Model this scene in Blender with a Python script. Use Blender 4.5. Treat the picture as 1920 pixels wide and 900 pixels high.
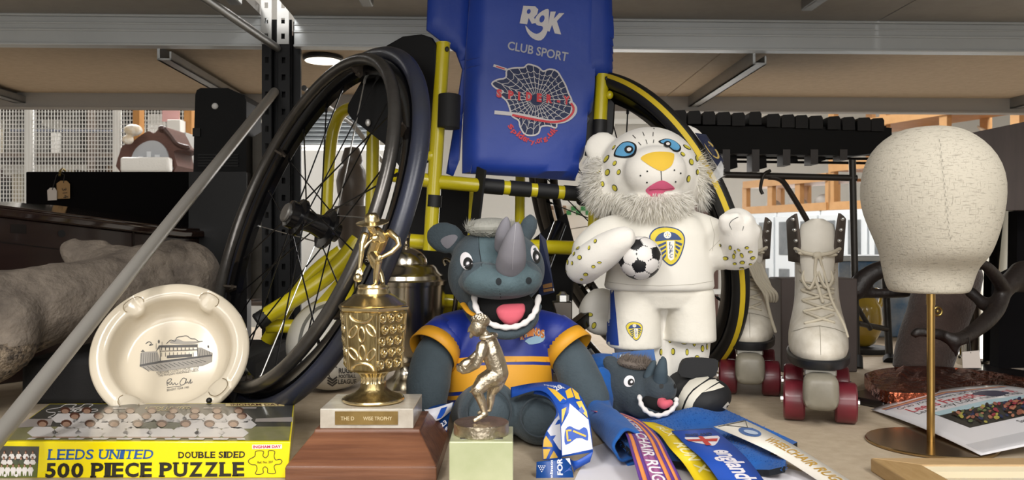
import bpy, bmesh, math, random
import numpy as np
from math import pi, sin, cos, sqrt, radians, atan2
from mathutils import Vector as V, Matrix as MX, Quaternion
from mathutils.bvhtree import BVHTree
from mathutils.geometry import delaunay_2d_cdt

for o in list(bpy.data.objects):
    bpy.data.objects.remove(o)
random.seed(7)
SC = bpy.context.scene
COL = SC.collection

# ---------------------------------------------------------------- camera, world, lamps, exposure
F = 1500.0      # focal length in pixels of the 1920 x 900 frame
HC = 0.268      # camera height over the shelf board
CAM = V((0, 0, HC))
cd = bpy.data.cameras.new('camera')
cam = bpy.data.objects.new('camera', cd)
COL.objects.link(cam)
cam.location = CAM
cam.rotation_euler = (pi / 2, 0, 0)
cd.sensor_width = 36
cd.lens = 36 * F / 1920
cd.clip_start = 0.05
cd.dof.use_dof = True
cd.dof.focus_distance = 1.12
cd.dof.aperture_fstop = 13
SC.camera = cam
SC.view_settings.view_transform = 'Standard'
SC.view_settings.look = 'None'
SC.view_settings.gamma = 1
SC.view_settings.use_curve_mapping = False
SC.view_settings.exposure = 0.3

wd = bpy.data.worlds.new('room_ambient')
SC.world = wd
wd.use_nodes = True
bg = wd.node_tree.nodes['Background']
bg.inputs[0].default_value = (1.0, 0.97, 0.93, 1)
bg.inputs[1].default_value = 0.12


def area(name, loc, size, power, rot=(0, 0, 0), col=(1, 0.98, 0.95)):
    l = bpy.data.lights.new(name, 'AREA')
    l.shape = 'RECTANGLE'
    l.size, l.size_y = size
    l.energy = power
    l.color = col
    o = bpy.data.objects.new(name, l)
    COL.objects.link(o)
    o.location = loc
    o.rotation_euler = rot
    return o


# ceiling lamps of the store room (the aisle the photographer stands in, and the aisle behind the rack)
area('aisle_lamp', (-0.9, -0.55, 1.93), (0.35, 1.5), 30, (radians(28), 0, 0))
area('aisle_lamp', (0.9, -0.55, 1.93), (0.35, 1.5), 30, (radians(28), 0, 0))
area('aisle_lamp', (0.0, -1.9, 1.93), (2.8, 0.6), 40, (radians(40), 0, 0))
# added fill panels brightening the deep shelf from the front and the far wall
area('window_light', (0, -3.08, 0.75), (4.2, 1.5), 60, (radians(90), 0, 0), (1, .98, .95))
area('window_light', (1.0, 7.85, 0.6), (5.0, 1.6), 90, (radians(-90), 0, 0), (1, .98, .96))
area('far_aisle_lamp', (-2.2, 4.2, 1.93), (1.6, 0.5), 75, (radians(-10), 0, 0), (1, 0.98, 0.96))
area('far_aisle_lamp', (0.6, 4.2, 1.93), (1.6, 0.5), 75, (radians(-10), 0, 0), (1, 0.98, 0.96))
area('far_aisle_lamp', (3.2, 4.2, 1.93), (1.6, 0.5), 75, (radians(-10), 0, 0), (1, 0.98, 0.96))


# ---------------------------------------------------------------- helpers
def W(px, py, Y):
    """a pixel of the photograph at depth Y -> world point"""
    return V(((px - 960) / F * Y, Y, HC - (py - 450) / F * Y))


def FL(px, py, z=0.0):
    """a pixel of the photograph on the horizontal plane at height z"""
    return W(px, py, (HC - z) * F / (py - 450))


def lin(h):
    h = h.lstrip('#')
    c = [int(h[i:i + 2], 16) / 255 for i in (0, 2, 4)]
    return tuple(x / 12.92 if x <= 0.04045 else ((x + 0.055) / 1.055) ** 2.4 for x in c) + (1,)


MATS = {}


def mat(name, hexc, rough=0.5, metal=0.0, var=None, bump=None, coat=0, sheen=0, trans=0, emit=0, spec=None, stretch=None, alpha=None, fuzzy=0):
    """procedural material; var=(scale, other colour, contrast), bump=(scale, strength)"""
    if name in MATS:
        return MATS[name]
    m = bpy.data.materials.new(name)
    m.use_nodes = True
    nt = m.node_tree
    b = nt.nodes['Principled BSDF']
    b.inputs['Base Color'].default_value = lin(hexc)
    b.inputs['Roughness'].default_value = rough
    b.inputs['Metallic'].default_value = metal
    b.inputs['Coat Weight'].default_value = coat
    b.inputs['Coat Roughness'].default_value = 0.08
    b.inputs['Sheen Weight'].default_value = sheen
    b.inputs['Transmission Weight'].default_value = trans
    if spec is not None:
        b.inputs['Specular IOR Level'].default_value = spec
    if alpha is not None:
        b.inputs['Alpha'].default_value = alpha
    if emit:
        b.inputs['Emission Color'].default_value = lin(hexc)
        b.inputs['Emission Strength'].default_value = emit
    tc = None
    if var or bump:
        tc = nt.nodes.new('ShaderNodeTexCoord')
        mp = nt.nodes.new('ShaderNodeMapping')
        nt.links.new(tc.outputs['Object'], mp.inputs[0])
        if stretch:
            mp.inputs['Scale'].default_value = stretch
    if var:
        n = nt.nodes.new('ShaderNodeTexNoise')
        n.inputs['Scale'].default_value = var[0]
        n.inputs['Detail'].default_value = 6
        n.inputs['Roughness'].default_value = 0.6
        nt.links.new(mp.outputs[0], n.inputs['Vector'])
        r = nt.nodes.new('ShaderNodeValToRGB')
        k = var[2] if len(var) > 2 else 0.25
        r.color_ramp.elements[0].position = 0.5 - k
        r.color_ramp.elements[1].position = 0.5 + k
        r.color_ramp.elements[0].color = lin(var[1])
        r.color_ramp.elements[1].color = lin(hexc)
        nt.links.new(n.outputs[0], r.inputs[0])
        nt.links.new(r.outputs[0], b.inputs['Base Color'])
    if bump:
        n = nt.nodes.new('ShaderNodeTexNoise')
        n.inputs['Scale'].default_value = bump[0]
        n.inputs['Detail'].default_value = 5
        nt.links.new(mp.outputs[0], n.inputs['Vector'])
        bp = nt.nodes.new('ShaderNodeBump')
        bp.inputs['Strength'].default_value = bump[1]
        bp.inputs['Distance'].default_value = bump[2] if len(bump) > 2 else 0.002
        nt.links.new(n.outputs[0], bp.inputs['Height'])
        nt.links.new(bp.outputs[0], b.inputs['Normal'])
    if fuzzy:
        tr_ = nt.nodes.new('ShaderNodeBsdfTranslucent'); tr_.inputs[0].default_value = lin(hexc)
        mx_ = nt.nodes.new('ShaderNodeMixShader'); mx_.inputs[0].default_value = fuzzy
        nt.links.new(b.outputs[0], mx_.inputs[1]); nt.links.new(tr_.outputs[0], mx_.inputs[2])
        nt.links.new(mx_.outputs[0], nt.nodes['Material Output'].inputs[0])
    MATS[name] = m
    return m


def thing(name, loc, label, cat, group=None):
    o = bpy.data.objects.new(name, None)
    o.empty_display_size = 0.02
    COL.objects.link(o)
    o.location = loc
    return tag(o, label, cat, group)


def tag(o, label=None, cat=None, group=None, kind=None):
    if label: o['label'] = label
    if cat: o['category'] = cat
    if group: o['group'] = group
    if kind: o['kind'] = kind
    return o


def wloc(o):
    p = V((0, 0, 0))
    while o is not None:
        p = p + o.location
        o = o.parent
    return p


class MB:
    """collects geometry in world coordinates and links it as ONE mesh object"""
    def __init__(s):
        s.v, s.f, s.m = [], [], []
        s.nrm = {}

    def add(s, v, f, m=0, mx=None):
        n = len(s.v)
        s.v += [(mx @ V(p)) if mx else V(p) for p in v]
        s.f += [tuple(i + n for i in q) for q in f]
        s.m += [m] * len(f)
        return s

    def bvh(s):
        return BVHTree.FromPolygons(s.v, s.f)

    def box(s, lo, hi, m=0, mx=None):
        x0, y0, z0 = lo; x1, y1, z1 = hi
        v = [(x0, y0, z0), (x1, y0, z0), (x1, y1, z0), (x0, y1, z0), (x0, y0, z1), (x1, y0, z1), (x1, y1, z1), (x0, y1, z1)]
        return s.hexa(v, m, mx)

    def hexa(s, v, m=0, mx=None):
        return s.add(v, [(0, 3, 2, 1), (4, 5, 6, 7), (0, 1, 5, 4), (1, 2, 6, 5), (2, 3, 7, 6), (3, 0, 4, 7)], m, mx)

    def bar(s, a, b, w, h, m=0, up=(0, 0, 1)):
        """rectangular bar from a to b"""
        a, b = V(a), V(b)
        d = (b - a).normalized()
        x = d.cross(V(up)).normalized() * (w / 2)
        z = x.normalized().cross(d) * (h / 2)
        return s.hexa([a - x - z, a + x - z, b + x - z, b - x - z, a - x + z, a + x + z, b + x + z, b - x + z], m)

    def loft(s, rings, m=0, cap=True, closed=False):
        n = len(rings[0])
        v = [p for r in rings for p in r]
        f = []
        R = len(rings)
        for i in range(R if closed else R - 1):
            j = (i + 1) % R
            for k in range(n):
                l = (k + 1) % n
                f.append((i * n + k, i * n + l, j * n + l, j * n + k))
        if cap and not closed:
            f.append(tuple(range(n - 1, -1, -1)))
            f.append(tuple((R - 1) * n + k for k in range(n)))
        return s.add(v, f, m)

    def tube(s, pts, r, n=12, m=0, closed=False, cap=True, rnd=False, flat=None, up=None):
        pts = [V(p) for p in pts]
        N = len(pts)
        rr = list(r) if isinstance(r, (list, tuple)) else [r] * N
        tang = []
        for i in range(N):
            a = pts[(i - 1) % N] if (closed or i > 0) else pts[i]
            b = pts[(i + 1) % N] if (closed or i < N - 1) else pts[i]
            tang.append((b - a).normalized())
        u = V(up) if up else (V((0, 0, 1)) if abs(tang[0].z) < 0.9 else V((1, 0, 0)))
        rings = []
        x = u.cross(tang[0]).normalized()
        for i in range(N):
            t = tang[i]
            if up:
                x = V(up).cross(t).normalized()
            else:
                x = (x - t * x.dot(t)).normalized()
            y = t.cross(x)
            fl = flat if flat else 1
            rings.append([pts[i] + x * (cos(2 * pi * k / n) * rr[i]) + y * (sin(2 * pi * k / n) * rr[i] * fl) for k in range(n)])
        if rnd and not closed:
            def capr(i, sgn):
                out = []
                c = pts[i]
                for a in (0.35, 0.65, 0.88, 0.985):
                    out.append([c + (p - c) * sqrt(max(0, 1 - a * a)) + tang[i] * sgn * rr[i] * a for p in rings[i]])
                return out
            rings = capr(0, -1)[::-1] + rings + capr(N - 1, 1)
        return s.loft(rings, m, cap, closed)

    def lathe(s, prof, n=48, c=(0, 0, 0), mx=None, m=0, cap=True):
        c = V(c)
        rings = []
        for r, z in prof:
            ring = [V((max(r, 1e-5) * cos(2 * pi * k / n), max(r, 1e-5) * sin(2 * pi * k / n), z)) for k in range(n)]
            rings.append([c + (mx @ p if mx else p) for p in ring])
        return s.loft(rings, m, cap)

    def ell(s, c, r, rot=None, n=24, m=0):
        """ellipsoid"""
        c = V(c)
        mx = rot.to_matrix() if isinstance(rot, Quaternion) else (rot.to_3x3() if rot else MX.Identity(3))
        rings = []
        k = n // 2
        for i in range(1, k):
            a = pi * i / k
            rings.append([c + mx @ V((r[0] * sin(a) * cos(2 * pi * j / n), r[1] * sin(a) * sin(2 * pi * j / n), r[2] * cos(a))) for j in range(n)])
        return s.loft(rings, m)

    def prism(s, poly, mx, depth, m=0):
        """extrude a 2-D outline (x, z of mx) by depth along mx's y"""
        v = [mx @ V((p[0], 0, p[1])) for p in poly] + [mx @ V((p[0], depth, p[1])) for p in poly]
        n = len(poly)
        f = [tuple(range(n)), tuple(range(2 * n - 1, n - 1, -1))] + [(i, (i + 1) % n, n + (i + 1) % n, n + i) for i in range(n)]
        return s.add(v, f, m)

    def build(s, name, mats, parent=None, smooth=40, bevel=0, bseg=2, origin=None, sub=0, solid=0, recalc=True):
        if not isinstance(mats, (list, tuple)): mats = [mats]
        me = bpy.data.meshes.new(name)
        if parent is not None:
            base = wloc(parent); loc = V((0, 0, 0))
        else:
            if origin is None:
                a = np.array([tuple(p) for p in s.v])
                origin = V((float(a[:, 0].mean()), float(a[:, 1].mean()), float(a[:, 2].min())))
            base = V(origin); loc = base
        me.from_pydata([p - base for p in s.v], [], s.f)
        for q in mats: me.materials.append(q)
        me.polygons.foreach_set('material_index', s.m)
        if recalc:
            bm = bmesh.new(); bm.from_mesh(me)
            bmesh.ops.recalc_face_normals(bm, faces=bm.faces)
            bm.to_mesh(me); bm.free()
        o = bpy.data.objects.new(name, me)
        COL.objects.link(o)
        o.location = loc
        if parent is not None: o.parent = parent
        if bevel:
            b = o.modifiers.new('bevel', 'BEVEL'); b.width = bevel; b.segments = bseg; b.limit_method = 'ANGLE'; b.angle_limit = radians(35)
        if solid:
            b = o.modifiers.new('solid', 'SOLIDIFY'); b.thickness = solid; b.offset = 0
        if sub:
            b = o.modifiers.new('sub', 'SUBSURF'); b.levels = sub; b.render_levels = sub
        if smooth:
            me.shade_smooth()
            me.set_sharp_from_angle(angle=radians(smooth))
        if s.nrm:
            me.shade_smooth()
            vn = [tuple(q.normal) for q in me.vertices]
            for i_, q in s.nrm.items(): vn[i_] = tuple(q)
            me.normals_split_custom_set_from_vertices(vn)
        return o


def blob(mb, voxel, it=6, fac=0.5):
    """weld overlapping closed shapes into one continuous skin; returns an MB"""
    me = bpy.data.meshes.new('t'); me.from_pydata(mb.v, [], mb.f)
    bm = bmesh.new(); bm.from_mesh(me); bmesh.ops.recalc_face_normals(bm, faces=bm.faces); bm.to_mesh(me); bm.free()
    o = bpy.data.objects.new('t', me); COL.objects.link(o)
    a = o.modifiers.new('r', 'REMESH'); a.mode = 'VOXEL'; a.voxel_size = voxel
    if it:
        b = o.modifiers.new('s', 'SMOOTH'); b.iterations = it; b.factor = fac
    dg = bpy.context.evaluated_depsgraph_get()
    e = o.evaluated_get(dg).to_mesh()
    r = MB()
    r.add([v.co.copy() for v in e.vertices], [tuple(p.vertices) for p in e.polygons])
    bpy.data.objects.remove(o); bpy.data.meshes.remove(me)
    return r


def pxr(px, Y):
    return px * Y / F


def epx(mb, px, py, Y, rx, ry, rd, rot=0, tilt=0, m=0, n=28):
    """ellipsoid given in the photo's pixels: half width, half height, half depth, turned rot degrees in the picture plane"""
    k = Y / F
    q = MX.Rotation(radians(-rot), 3, 'Y') @ MX.Rotation(radians(tilt), 3, 'X')
    return mb.ell(W(px, py, Y), (rx * k, rd * k, ry * k), q.to_4x4(), n, m)


def lpx(mb, pts, m=0, n=20, flat=None):
    """rounded tapering limb through (px, py, Y, radius in px)"""
    P = [W(a, b, c) for a, b, c, d in pts]
    R = [d * c / F for a, b, c, d in pts]
    # resample with a smooth curve
    Q, S = [], []
    N = len(P)
    for i in range(N - 1):
        p0 = P[max(i - 1, 0)]; p1 = P[i]; p2 = P[i + 1]; p3 = P[min(i + 2, N - 1)]
        for k in range(6):
            t = k / 6
            Q.append(0.5 * ((2 * p1) + (p2 - p0) * t + (2 * p0 - 5 * p1 + 4 * p2 - p3) * t * t + (3 * p1 - p0 - 3 * p2 + p3) * t ** 3))
            S.append(R[i] + (R[i + 1] - R[i]) * t)
    Q.append(P[-1]); S.append(R[-1])
    return mb.tube(Q, S, n, m, rnd=True, flat=flat)


def smooth_pts(P, k=6, closed=False):
    P = [V(p) for p in P]
    N = len(P); Q = []
    for i in range(N if closed else N - 1):
        if closed:
            p0, p1, p2, p3 = P[(i - 1) % N], P[i], P[(i + 1) % N], P[(i + 2) % N]
        else:
            p0, p1, p2, p3 = P[max(i - 1, 0)], P[i], P[i + 1], P[min(i + 2, N - 1)]
        for j in range(k):
            t = j / k
            Q.append(0.5 * ((2 * p1) + (p2 - p0) * t + (2 * p0 - 5 * p1 + 4 * p2 - p3) * t * t + (3 * p1 - p0 - 3 * p2 + p3) * t ** 3))
    if not closed: Q.append(P[-1])
    return Q


def sp2(P, k=5, closed=True):
    return [(p.x, p.y) for p in smooth_pts([(a, b, 0) for a, b in P], k, closed)]


def ellp(cx, cy, rx, ry, ang=0, n=18):
    a = radians(ang)
    return [(cx + rx * cos(t) * cos(a) - ry * sin(t) * sin(a), cy + rx * cos(t) * sin(a) + ry * sin(t) * cos(a)) for t in [2 * pi * i / n for i in range(n)]]


def inside(p, poly):
    x, y = p; c = False; n = len(poly)
    for i in range(n):
        x1, y1 = poly[i]; x2, y2 = poly[i - 1]
        if (y1 > y) != (y2 > y) and x < (x2 - x1) * (y - y1) / (y2 - y1) + x1:
            c = not c
    return c


def tri2(poly, step):
    """fill a 2-D outline with fairly even triangles"""
    P = []
    n = len(poly)
    for i in range(n):
        a, b = poly[i], poly[(i + 1) % n]
        L = math.hypot(b[0] - a[0], b[1] - a[1])
        k = max(1, int(L / step))
        for j in range(k):
            P.append((a[0] + (b[0] - a[0]) * j / k, a[1] + (b[1] - a[1]) * j / k))
    nb = len(P)
    xs = [p[0] for p in P]; ys = [p[1] for p in P]
    y = min(ys) + step / 2
    while y < max(ys):
        x = min(xs) + step / 2
        while x < max(xs):
            if inside((x, y), P): P.append((x, y))
            x += step
        y += step
    r = delaunay_2d_cdt([V(p) for p in P], [(i, (i + 1) % nb) for i in range(nb)], [], 1, 1e-4)
    return [(p.x, p.y) for p in r[0]], [tuple(f) for f in r[2]]


def cast(bv, px, py, off):
    d = V(((px - 960) / F, 1, -(py - 450) / F)).normalized()
    h = bv.ray_cast(CAM, d)
    if h[0] is None: return None
    n = h[1] if h[1].dot(d) < 0 else -h[1]
    return h[0] + n * off


LAYMAX = 0.05


def lay(mb, bv, v2, f2, m, off):
    P = [cast(bv, x, y, off) for x, y in v2]
    idx = {}; vv = []
    for i, p in enumerate(P):
        if p is not None:
            idx[i] = len(vv); vv.append(p)
    ff = []
    for q in f2:
        if all(i in idx for i in q):
            w = [vv[idx[i]] for i in q]
            if max((w[i] - w[i - 1]).length for i in range(len(w))) < LAYMAX:
                ff.append(tuple(idx[i] for i in q))
    if ff: mb.add(vv, ff, m)


def decal(mb, bv, poly, m, off=0.0006, step=6):
    """a printed, sewn or painted mark lying on a surface"""
    v, f = tri2(poly, step)
    lay(mb, bv, v, f, m, off)


def stroke(pts, w):
    """2-D polyline -> outline polygon of width w"""
    L, R = [], []
    n = len(pts)
    for i in range(n):
        a = pts[max(i - 1, 0)]; b = pts[min(i + 1, n - 1)]
        dx, dy = b[0] - a[0], b[1] - a[1]
        l = math.hypot(dx, dy) or 1
        nx, ny = -dy / l * w / 2, dx / l * w / 2
        L.append((pts[i][0] + nx, pts[i][1] + ny)); R.append((pts[i][0] - nx, pts[i][1] - ny))
    return L, R


def line(mb, bv, pts, w, m, off=0.0006, step=5):
    """a drawn line lying on a surface"""
    P = []
    for i in range(len(pts) - 1):
        a, b = pts[i], pts[i + 1]
        k = max(1, int(math.hypot(b[0] - a[0], b[1] - a[1]) / step))
        for j in range(k): P.append((a[0] + (b[0] - a[0]) * j / k, a[1] + (b[1] - a[1]) * j / k))
    P.append(pts[-1])
    L, R = stroke(P, w)
    n = len(P)
    lay(mb, bv, L + R, [(i, i + 1, n + i + 1, n + i) for i in range(n - 1)], m, off)


TXT = {}
SERIF = {'L': ([.22], [.22]), 'E': ([.22], [.22]), 'D': ([.2], [.2]), 'N': ([.15, .85], [.15]), 'U': ([.15, .85], []), 'I': ([.5], [.5]),
         'P': ([.2], [.2]), 'B': ([.2], [.2]), 'T': ([], [.5]), 'Z': ([], []), 'S': ([], []), 'R': ([.2], [.2, .85]), 'W': ([.1, .9], []), 'H': ([.15, .85], [.15, .85])}


def text2(s, bold=0.0, serif=0, spacing=1.0):
    """glyph outlines of a line of text, normalised to 0..1 in both axes"""
    key = (s, bold, serif, spacing)
    if key in TXT: return TXT[key]
    cu = bpy.data.curves.new('t', 'FONT'); cu.body = s; cu.size = 1; cu.offset = bold; cu.resolution_u = 3; cu.space_character = spacing
    o = bpy.data.objects.new('t', cu); COL.objects.link(o)
    dg = bpy.context.evaluated_depsgraph_get()
    me = o.evaluated_get(dg).to_mesh()
    v = [(p.co.x, p.co.y) for p in me.vertices]
    f = [tuple(p.vertices) for p in me.polygons]
    bpy.data.objects.remove(o); bpy.data.curves.remove(cu)
    x0 = min(p[0] for p in v); x1 = max(p[0] for p in v); y0 = min(p[1] for p in v); y1 = max(p[1] for p in v)
    r = ([((a - x0) / (x1 - x0), (b - y0) / (y1 - y0)) for a, b in v], f)
    TXT[key] = r
    return r


def refine(v, f, step):
    """cut a flat mesh along a grid"""
    me = bpy.data.meshes.new('t'); me.from_pydata([(a, b, 0) for a, b in v], [], f)
    bm = bmesh.new(); bm.from_mesh(me)
    for ax in (0, 1):
        lo = min(p[ax] for p in v); hi = max(p[ax] for p in v)
        t = lo + step
        while t < hi:
            c = V((0, 0, 0)); c[ax] = t
            nn = V((0, 0, 0)); nn[ax] = 1
            bmesh.ops.bisect_plane(bm, geom=bm.verts[:] + bm.edges[:] + bm.faces[:], plane_co=c, plane_no=nn)
            t += step
    bm.verts.index_update()
    r = ([(q.co.x, q.co.y) for q in bm.verts], [tuple(q.index for q in p.verts) for p in bm.faces])
    bm.free(); bpy.data.meshes.remove(me)
    return r


def quadmap(q, u, w):
    (ax, ay), (bx, by), (cx, cy), (dx, dy) = q     # top left, top right, bottom right, bottom left
    t = 1 - w
    return (ax * (1 - u) * (1 - t) + bx * u * (1 - t) + cx * u * t + dx * (1 - u) * t,
            ay * (1 - u) * (1 - t) + by * u * (1 - t) + cy * u * t + dy * (1 - u) * t)


def write(mb, bv, s, q, m, off=0.0006, bold=0.0, step=None, serif=False, fn=None):
    """lettering lying on a surface; q = its four corners in the photo"""
    if serif:
        # letter by letter, with slab serifs on the stems
        wid = {'I': .45, ' ': .4, 'E': .85, 'L': .85, 'S': .8, 'P': .9, 'T': .9, '5': .75, '0': .9}
        ws = [wid.get(c, 1.0) for c in s]
        tot = sum(ws); x = 0
        for c, w_ in zip(s, ws):
            if c != ' ':
                u0 = (x + .05 * w_) / tot; u1 = (x + .93 * w_) / tot
                v, f = text2(c, bold)
                pts = [quadmap(q, u0 + (u1 - u0) * a, b) for a, b in v]
                lay(mb, bv, pts, f, m, off)
                tp, bt = SERIF.get(c, ([], []))
                hw = .14 / tot * (1.25 if c == 'I' else 1)
                for lst, ya, yb in ((tp, .88, 1.0), (bt, 0.0, .12)):
                    for a in lst:
                        uc = u0 + (u1 - u0) * a
                        if c in 'LEDPBR' : uc -= .01 / tot
                        lay(mb, bv, [quadmap(q, uc - 1.45 * hw, ya), quadmap(q, uc + 1.45 * hw, ya), quadmap(q, uc + 1.45 * hw, yb), quadmap(q, uc - 1.45 * hw, yb)], [(0, 1, 2, 3)], m, off)
            x += w_
        return
    v, f = text2(s, bold)
    pts = [(fn(a, b) if fn else quadmap(q, a, b)) for a, b in v]
    if step: pts, f = refine(pts, f, step)
    lay(mb, bv, pts, f, m, off)


def fur(mb, src, n, L, w, test=None, droop=(0, 0, 0), m=0, jit=0.5):
    """short fur strands growing from the faces of src"""
    area_, fs = [], []
    for q in src.f:
        c = sum((src.v[i] for i in q), V((0, 0, 0))) / len(q)
        nn = (src.v[q[1]] - src.v[q[0]]).cross(src.v[q[2]] - src.v[q[0]])
        a = nn.length
        if a < 1e-12 or (test and not test(c, nn.normalized())): continue
        area_.append(a); fs.append((q, nn.normalized()))
    if not fs: return
    for q, nn in random.choices(fs, weights=area_, k=n):
        a, b, c = [src.v[i] for i in q[:3]]
        u, t = random.random(), random.random()
        if u + t > 1: u, t = 1 - u, 1 - t
        p = a + (b - a) * u + (c - a) * t
        d = (nn + V(droop) + V((random.gauss(0, jit), random.gauss(0, jit), random.gauss(0, jit))) * 0.5).normalized()
        l = L * random.uniform(.6, 1.15)
        s_ = d.cross(V((random.random() - .5, random.random() - .5, random.random() - .5))).normalized() * w
        bend = V(droop) * l * .4
        mb.add([p - s_ - d * .001, p + s_ - d * .001, p + d * l * .55 + s_ * .7 + bend * .3, p + d * l * .55 - s_ * .7 + bend * .3, p + d * l + bend], [(0, 1, 2, 3), (3, 2, 4)], m)


def strip(mb, left, right, cols=1, ms=(0,), k=5):
    """cloth ribbon between two lists of world points; cols columns, ms = material index of each column"""
    A = smooth_pts(left, k); B = smooth_pts(right, k)
    n = len(A)
    for c in range(cols):
        v = []
        for i in range(n):
            v.append(A[i].lerp(B[i], c / cols)); v.append(A[i].lerp(B[i], (c + 1) / cols))
        mb.add(v, [(2 * i, 2 * i + 1, 2 * i + 3, 2 * i + 2) for i in range(n - 1)], ms[c % len(ms)])
    return mb


def frame(n, up=(0, 0, 1)):
    """rotation whose z is n"""
    n = V(n).normalized()
    x = V(up).cross(n).normalized()
    y = n.cross(x)
    return MX((x, y, n)).transposed()


# ---------------------------------------------------------------- common materials
GALV = mat('galvanised', '#a8a8a6', .38, .75, var=(9, '#8b8b8a', .4))
BEAM = mat('painted_beam', '#c6cacc', .3, .3, var=(4, '#b4b8ba', .4))
BLACKP = mat('black_paint', '#131315', .4)
BOARD = mat('chipboard', '#bcad97', .75, var=(55, '#a5947d', .3), bump=(300, .15))
UNDER = mat('board_underside', '#bdac96', .8, var=(60, '#ab9a84', .3))
GREYUNDER = mat('front_board_underside', '#9a9792', .7, var=(30, '#8e8b86', .3))
WHITEP = mat('white_paint', '#e4e2dc', .5)
STEEL = mat('bright_steel', '#c9c9c7', .25, .9)
BLK = mat('black_rubber', '#121213', .6)
BLKG = mat('gloss_black', '#0c0c0e', .18, coat=.3)
YEL = mat('yellow_enamel', '#cfc018', .3, var=(14, '#b8a812', .35), coat=.3)
# ---------------------------------------------------------------- the room
wallm = mat('wall_paint', '#d9d6cf', .8, var=(3, '#cfccc5', .4))
floorm = mat('concrete', '#8f8a84', .7, var=(6, '#7d7973', .4))


def struct(name, lo, hi, m):
    return tag(MB().box(lo, hi).build(name, m, smooth=0), kind='structure')


struct('floor', (-5, -3.2, -1.0), (6, 8, -.95), floorm)
struct('ceiling', (-5, -3.2, 2.1), (6, 8, 2.15), mat('ceiling_paint', '#dcdad5', .8))
struct('wall_back', (-5, 8, -.95), (6, 8.1, 2.1), wallm)
struct('wall_front', (-5, -3.3, -.95), (6, -3.2, 2.1), wallm)
struct('wall_left', (-5.1, -3.2, -.95), (-5, 8, 2.1), wallm)
struct('wall_right', (6, -3.2, -.95), (6.1, 8, 2.1), wallm)

for i_, (y_, s_) in enumerate(((-3.2, 1), (8.0, -1))):  # made-up window frames set around the two added fill panels
    xc_ = 0 if s_ > 0 else 1.0; w_ = 2.15 if s_ > 0 else 2.55; z0_, z1_ = (-.02, 1.52) if s_ > 0 else (-.22, 1.42)
    b = MB()
    for xa_, xb_, za_, zb_ in ((xc_ - w_, xc_ + w_, z0_ - .05, z0_), (xc_ - w_, xc_ + w_, z1_, z1_ + .05), (xc_ - w_ - .05, xc_ - w_, z0_, z1_), (xc_ + w_, xc_ + w_ + .05, z0_, z1_), (xc_ - .02, xc_ + .02, z0_, z1_)):
        b.box((xa_, min(y_, y_ + s_ * .06), za_), (xb_, max(y_, y_ + s_ * .06), zb_))
    tag(b.build('window_%d' % (i_ + 1), mat('window_frame_white', '#e2e1dc', .5), smooth=0), kind='structure')

# ---------------------------------------------------------------- the two racks, back to back
RA = radians(1.9)
RP = MX.Translation((-.534, 1.8, 0)) @ MX.Rotation(RA, 4, 'Z') @ MX.Translation((.534, -1.8, 0))


def perforated(mb, x0, x1, z0, z1, pitch, hw, hh, y=0.0, m=0, t=.002):
    """folded steel strip with a row of slots"""
    xc = (x0 + x1) / 2
    z = z0
    while z < z1 - 1e-6:
        ze = min(z + pitch, z1)
        h0 = z + (pitch - hh) / 2; h1 = h0 + hh
        if h1 > ze:
            mb.box((x0, y, z), (x1, y + t, ze), m, RP)
        else:
            mb.box((x0, y, z), (x1, y + t, h0), m, RP); mb.box((x0, y, h1), (x1, y + t, ze), m, RP)
            mb.box((x0, y, h0), (xc - hw / 2, y + t, h1), m, RP); mb.box((xc + hw / 2, y, h0), (x1, y + t, h1), m, RP)
        z = ze


rack = thing('shelving_rack', RP @ V((0, 1.2, -.95)), 'grey steel rack carrying the chipboard shelf everything in front stands on', 'shelving')
MB().box((-2.3, .70, -.022), (2.3, 1.79, 0), 0, RP).build('shelf_board', BOARD, rack, smooth=0)
b = MB()
b.box((-2.3, .72, .765), (-.487, 1.60, .785), 0, RP); b.box((-2.3, 1.60, .765), (-.556, 1.79, .785), 0, RP); b.box((-.487, .72, .765), (.828, 1.79, .785), 0, RP); b.box((.832, .72, .765), (2.3, 1.79, .785), 0, RP)
b.build('upper_shelf_board', GREYUNDER, rack, smooth=0)
for xa, xb in ((-2.3, -.545), (-.485, 2.3)):
    b = MB()
    for ya, yb, za, zb in ((1.775, 1.80, .701, .760), (1.771, 1.775, .728, .733), (1.768, 1.80, .696, .701), (1.768, 1.80, .760, .765), (1.772, 1.775, .744, .748)):
        b.box((xa, ya, za), (xb, yb, zb), 0, RP)
    b.build('rear_beam', BEAM, rack, smooth=0, bevel=.0012)
b = MB()
perforated(b, -.553, -.531, -.95, .70, .038, .008, .013, 1.765); perforated(b, -.519, -.492, -.95, .70, .038, .008, .013, 1.765)
b.box((-.533, 1.765, -.95), (-.531, 1.80, .70), 0, RP); b.box((-.519, 1.765, -.95), (-.517, 1.80, .70), 0, RP)
b.box((-.553, 1.785, -.95), (-.492, 1.788, .76), 0, RP); b.box((-.531, 1.79, -.95), (-.519, 1.795, .76), 0, RP); b.box((-.49, 1.79, -.95), (-.474, 1.80, .757), 0, RP)
b.build('upright', mat('dark_steel', '#121316', .5, spec=.25), rack, smooth=0)
b = MB()
perforated(b, -.554, -.531, .70, 1.0, .034, .008, .012, 1.762); perforated(b, -.519, -.493, .70, 1.0, .034, .008, .012, 1.762)
b.build('beam_connector', GALV, rack, smooth=0)
b = MB(); perforated(b, -.575, -.535, -.95, .785, .038, .010, .014, .735); b.box((-.577, .735, -.95), (-.575, .775, .785), 0, RP); b.build('upright', MATS['dark_steel'], rack, smooth=0)
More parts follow.
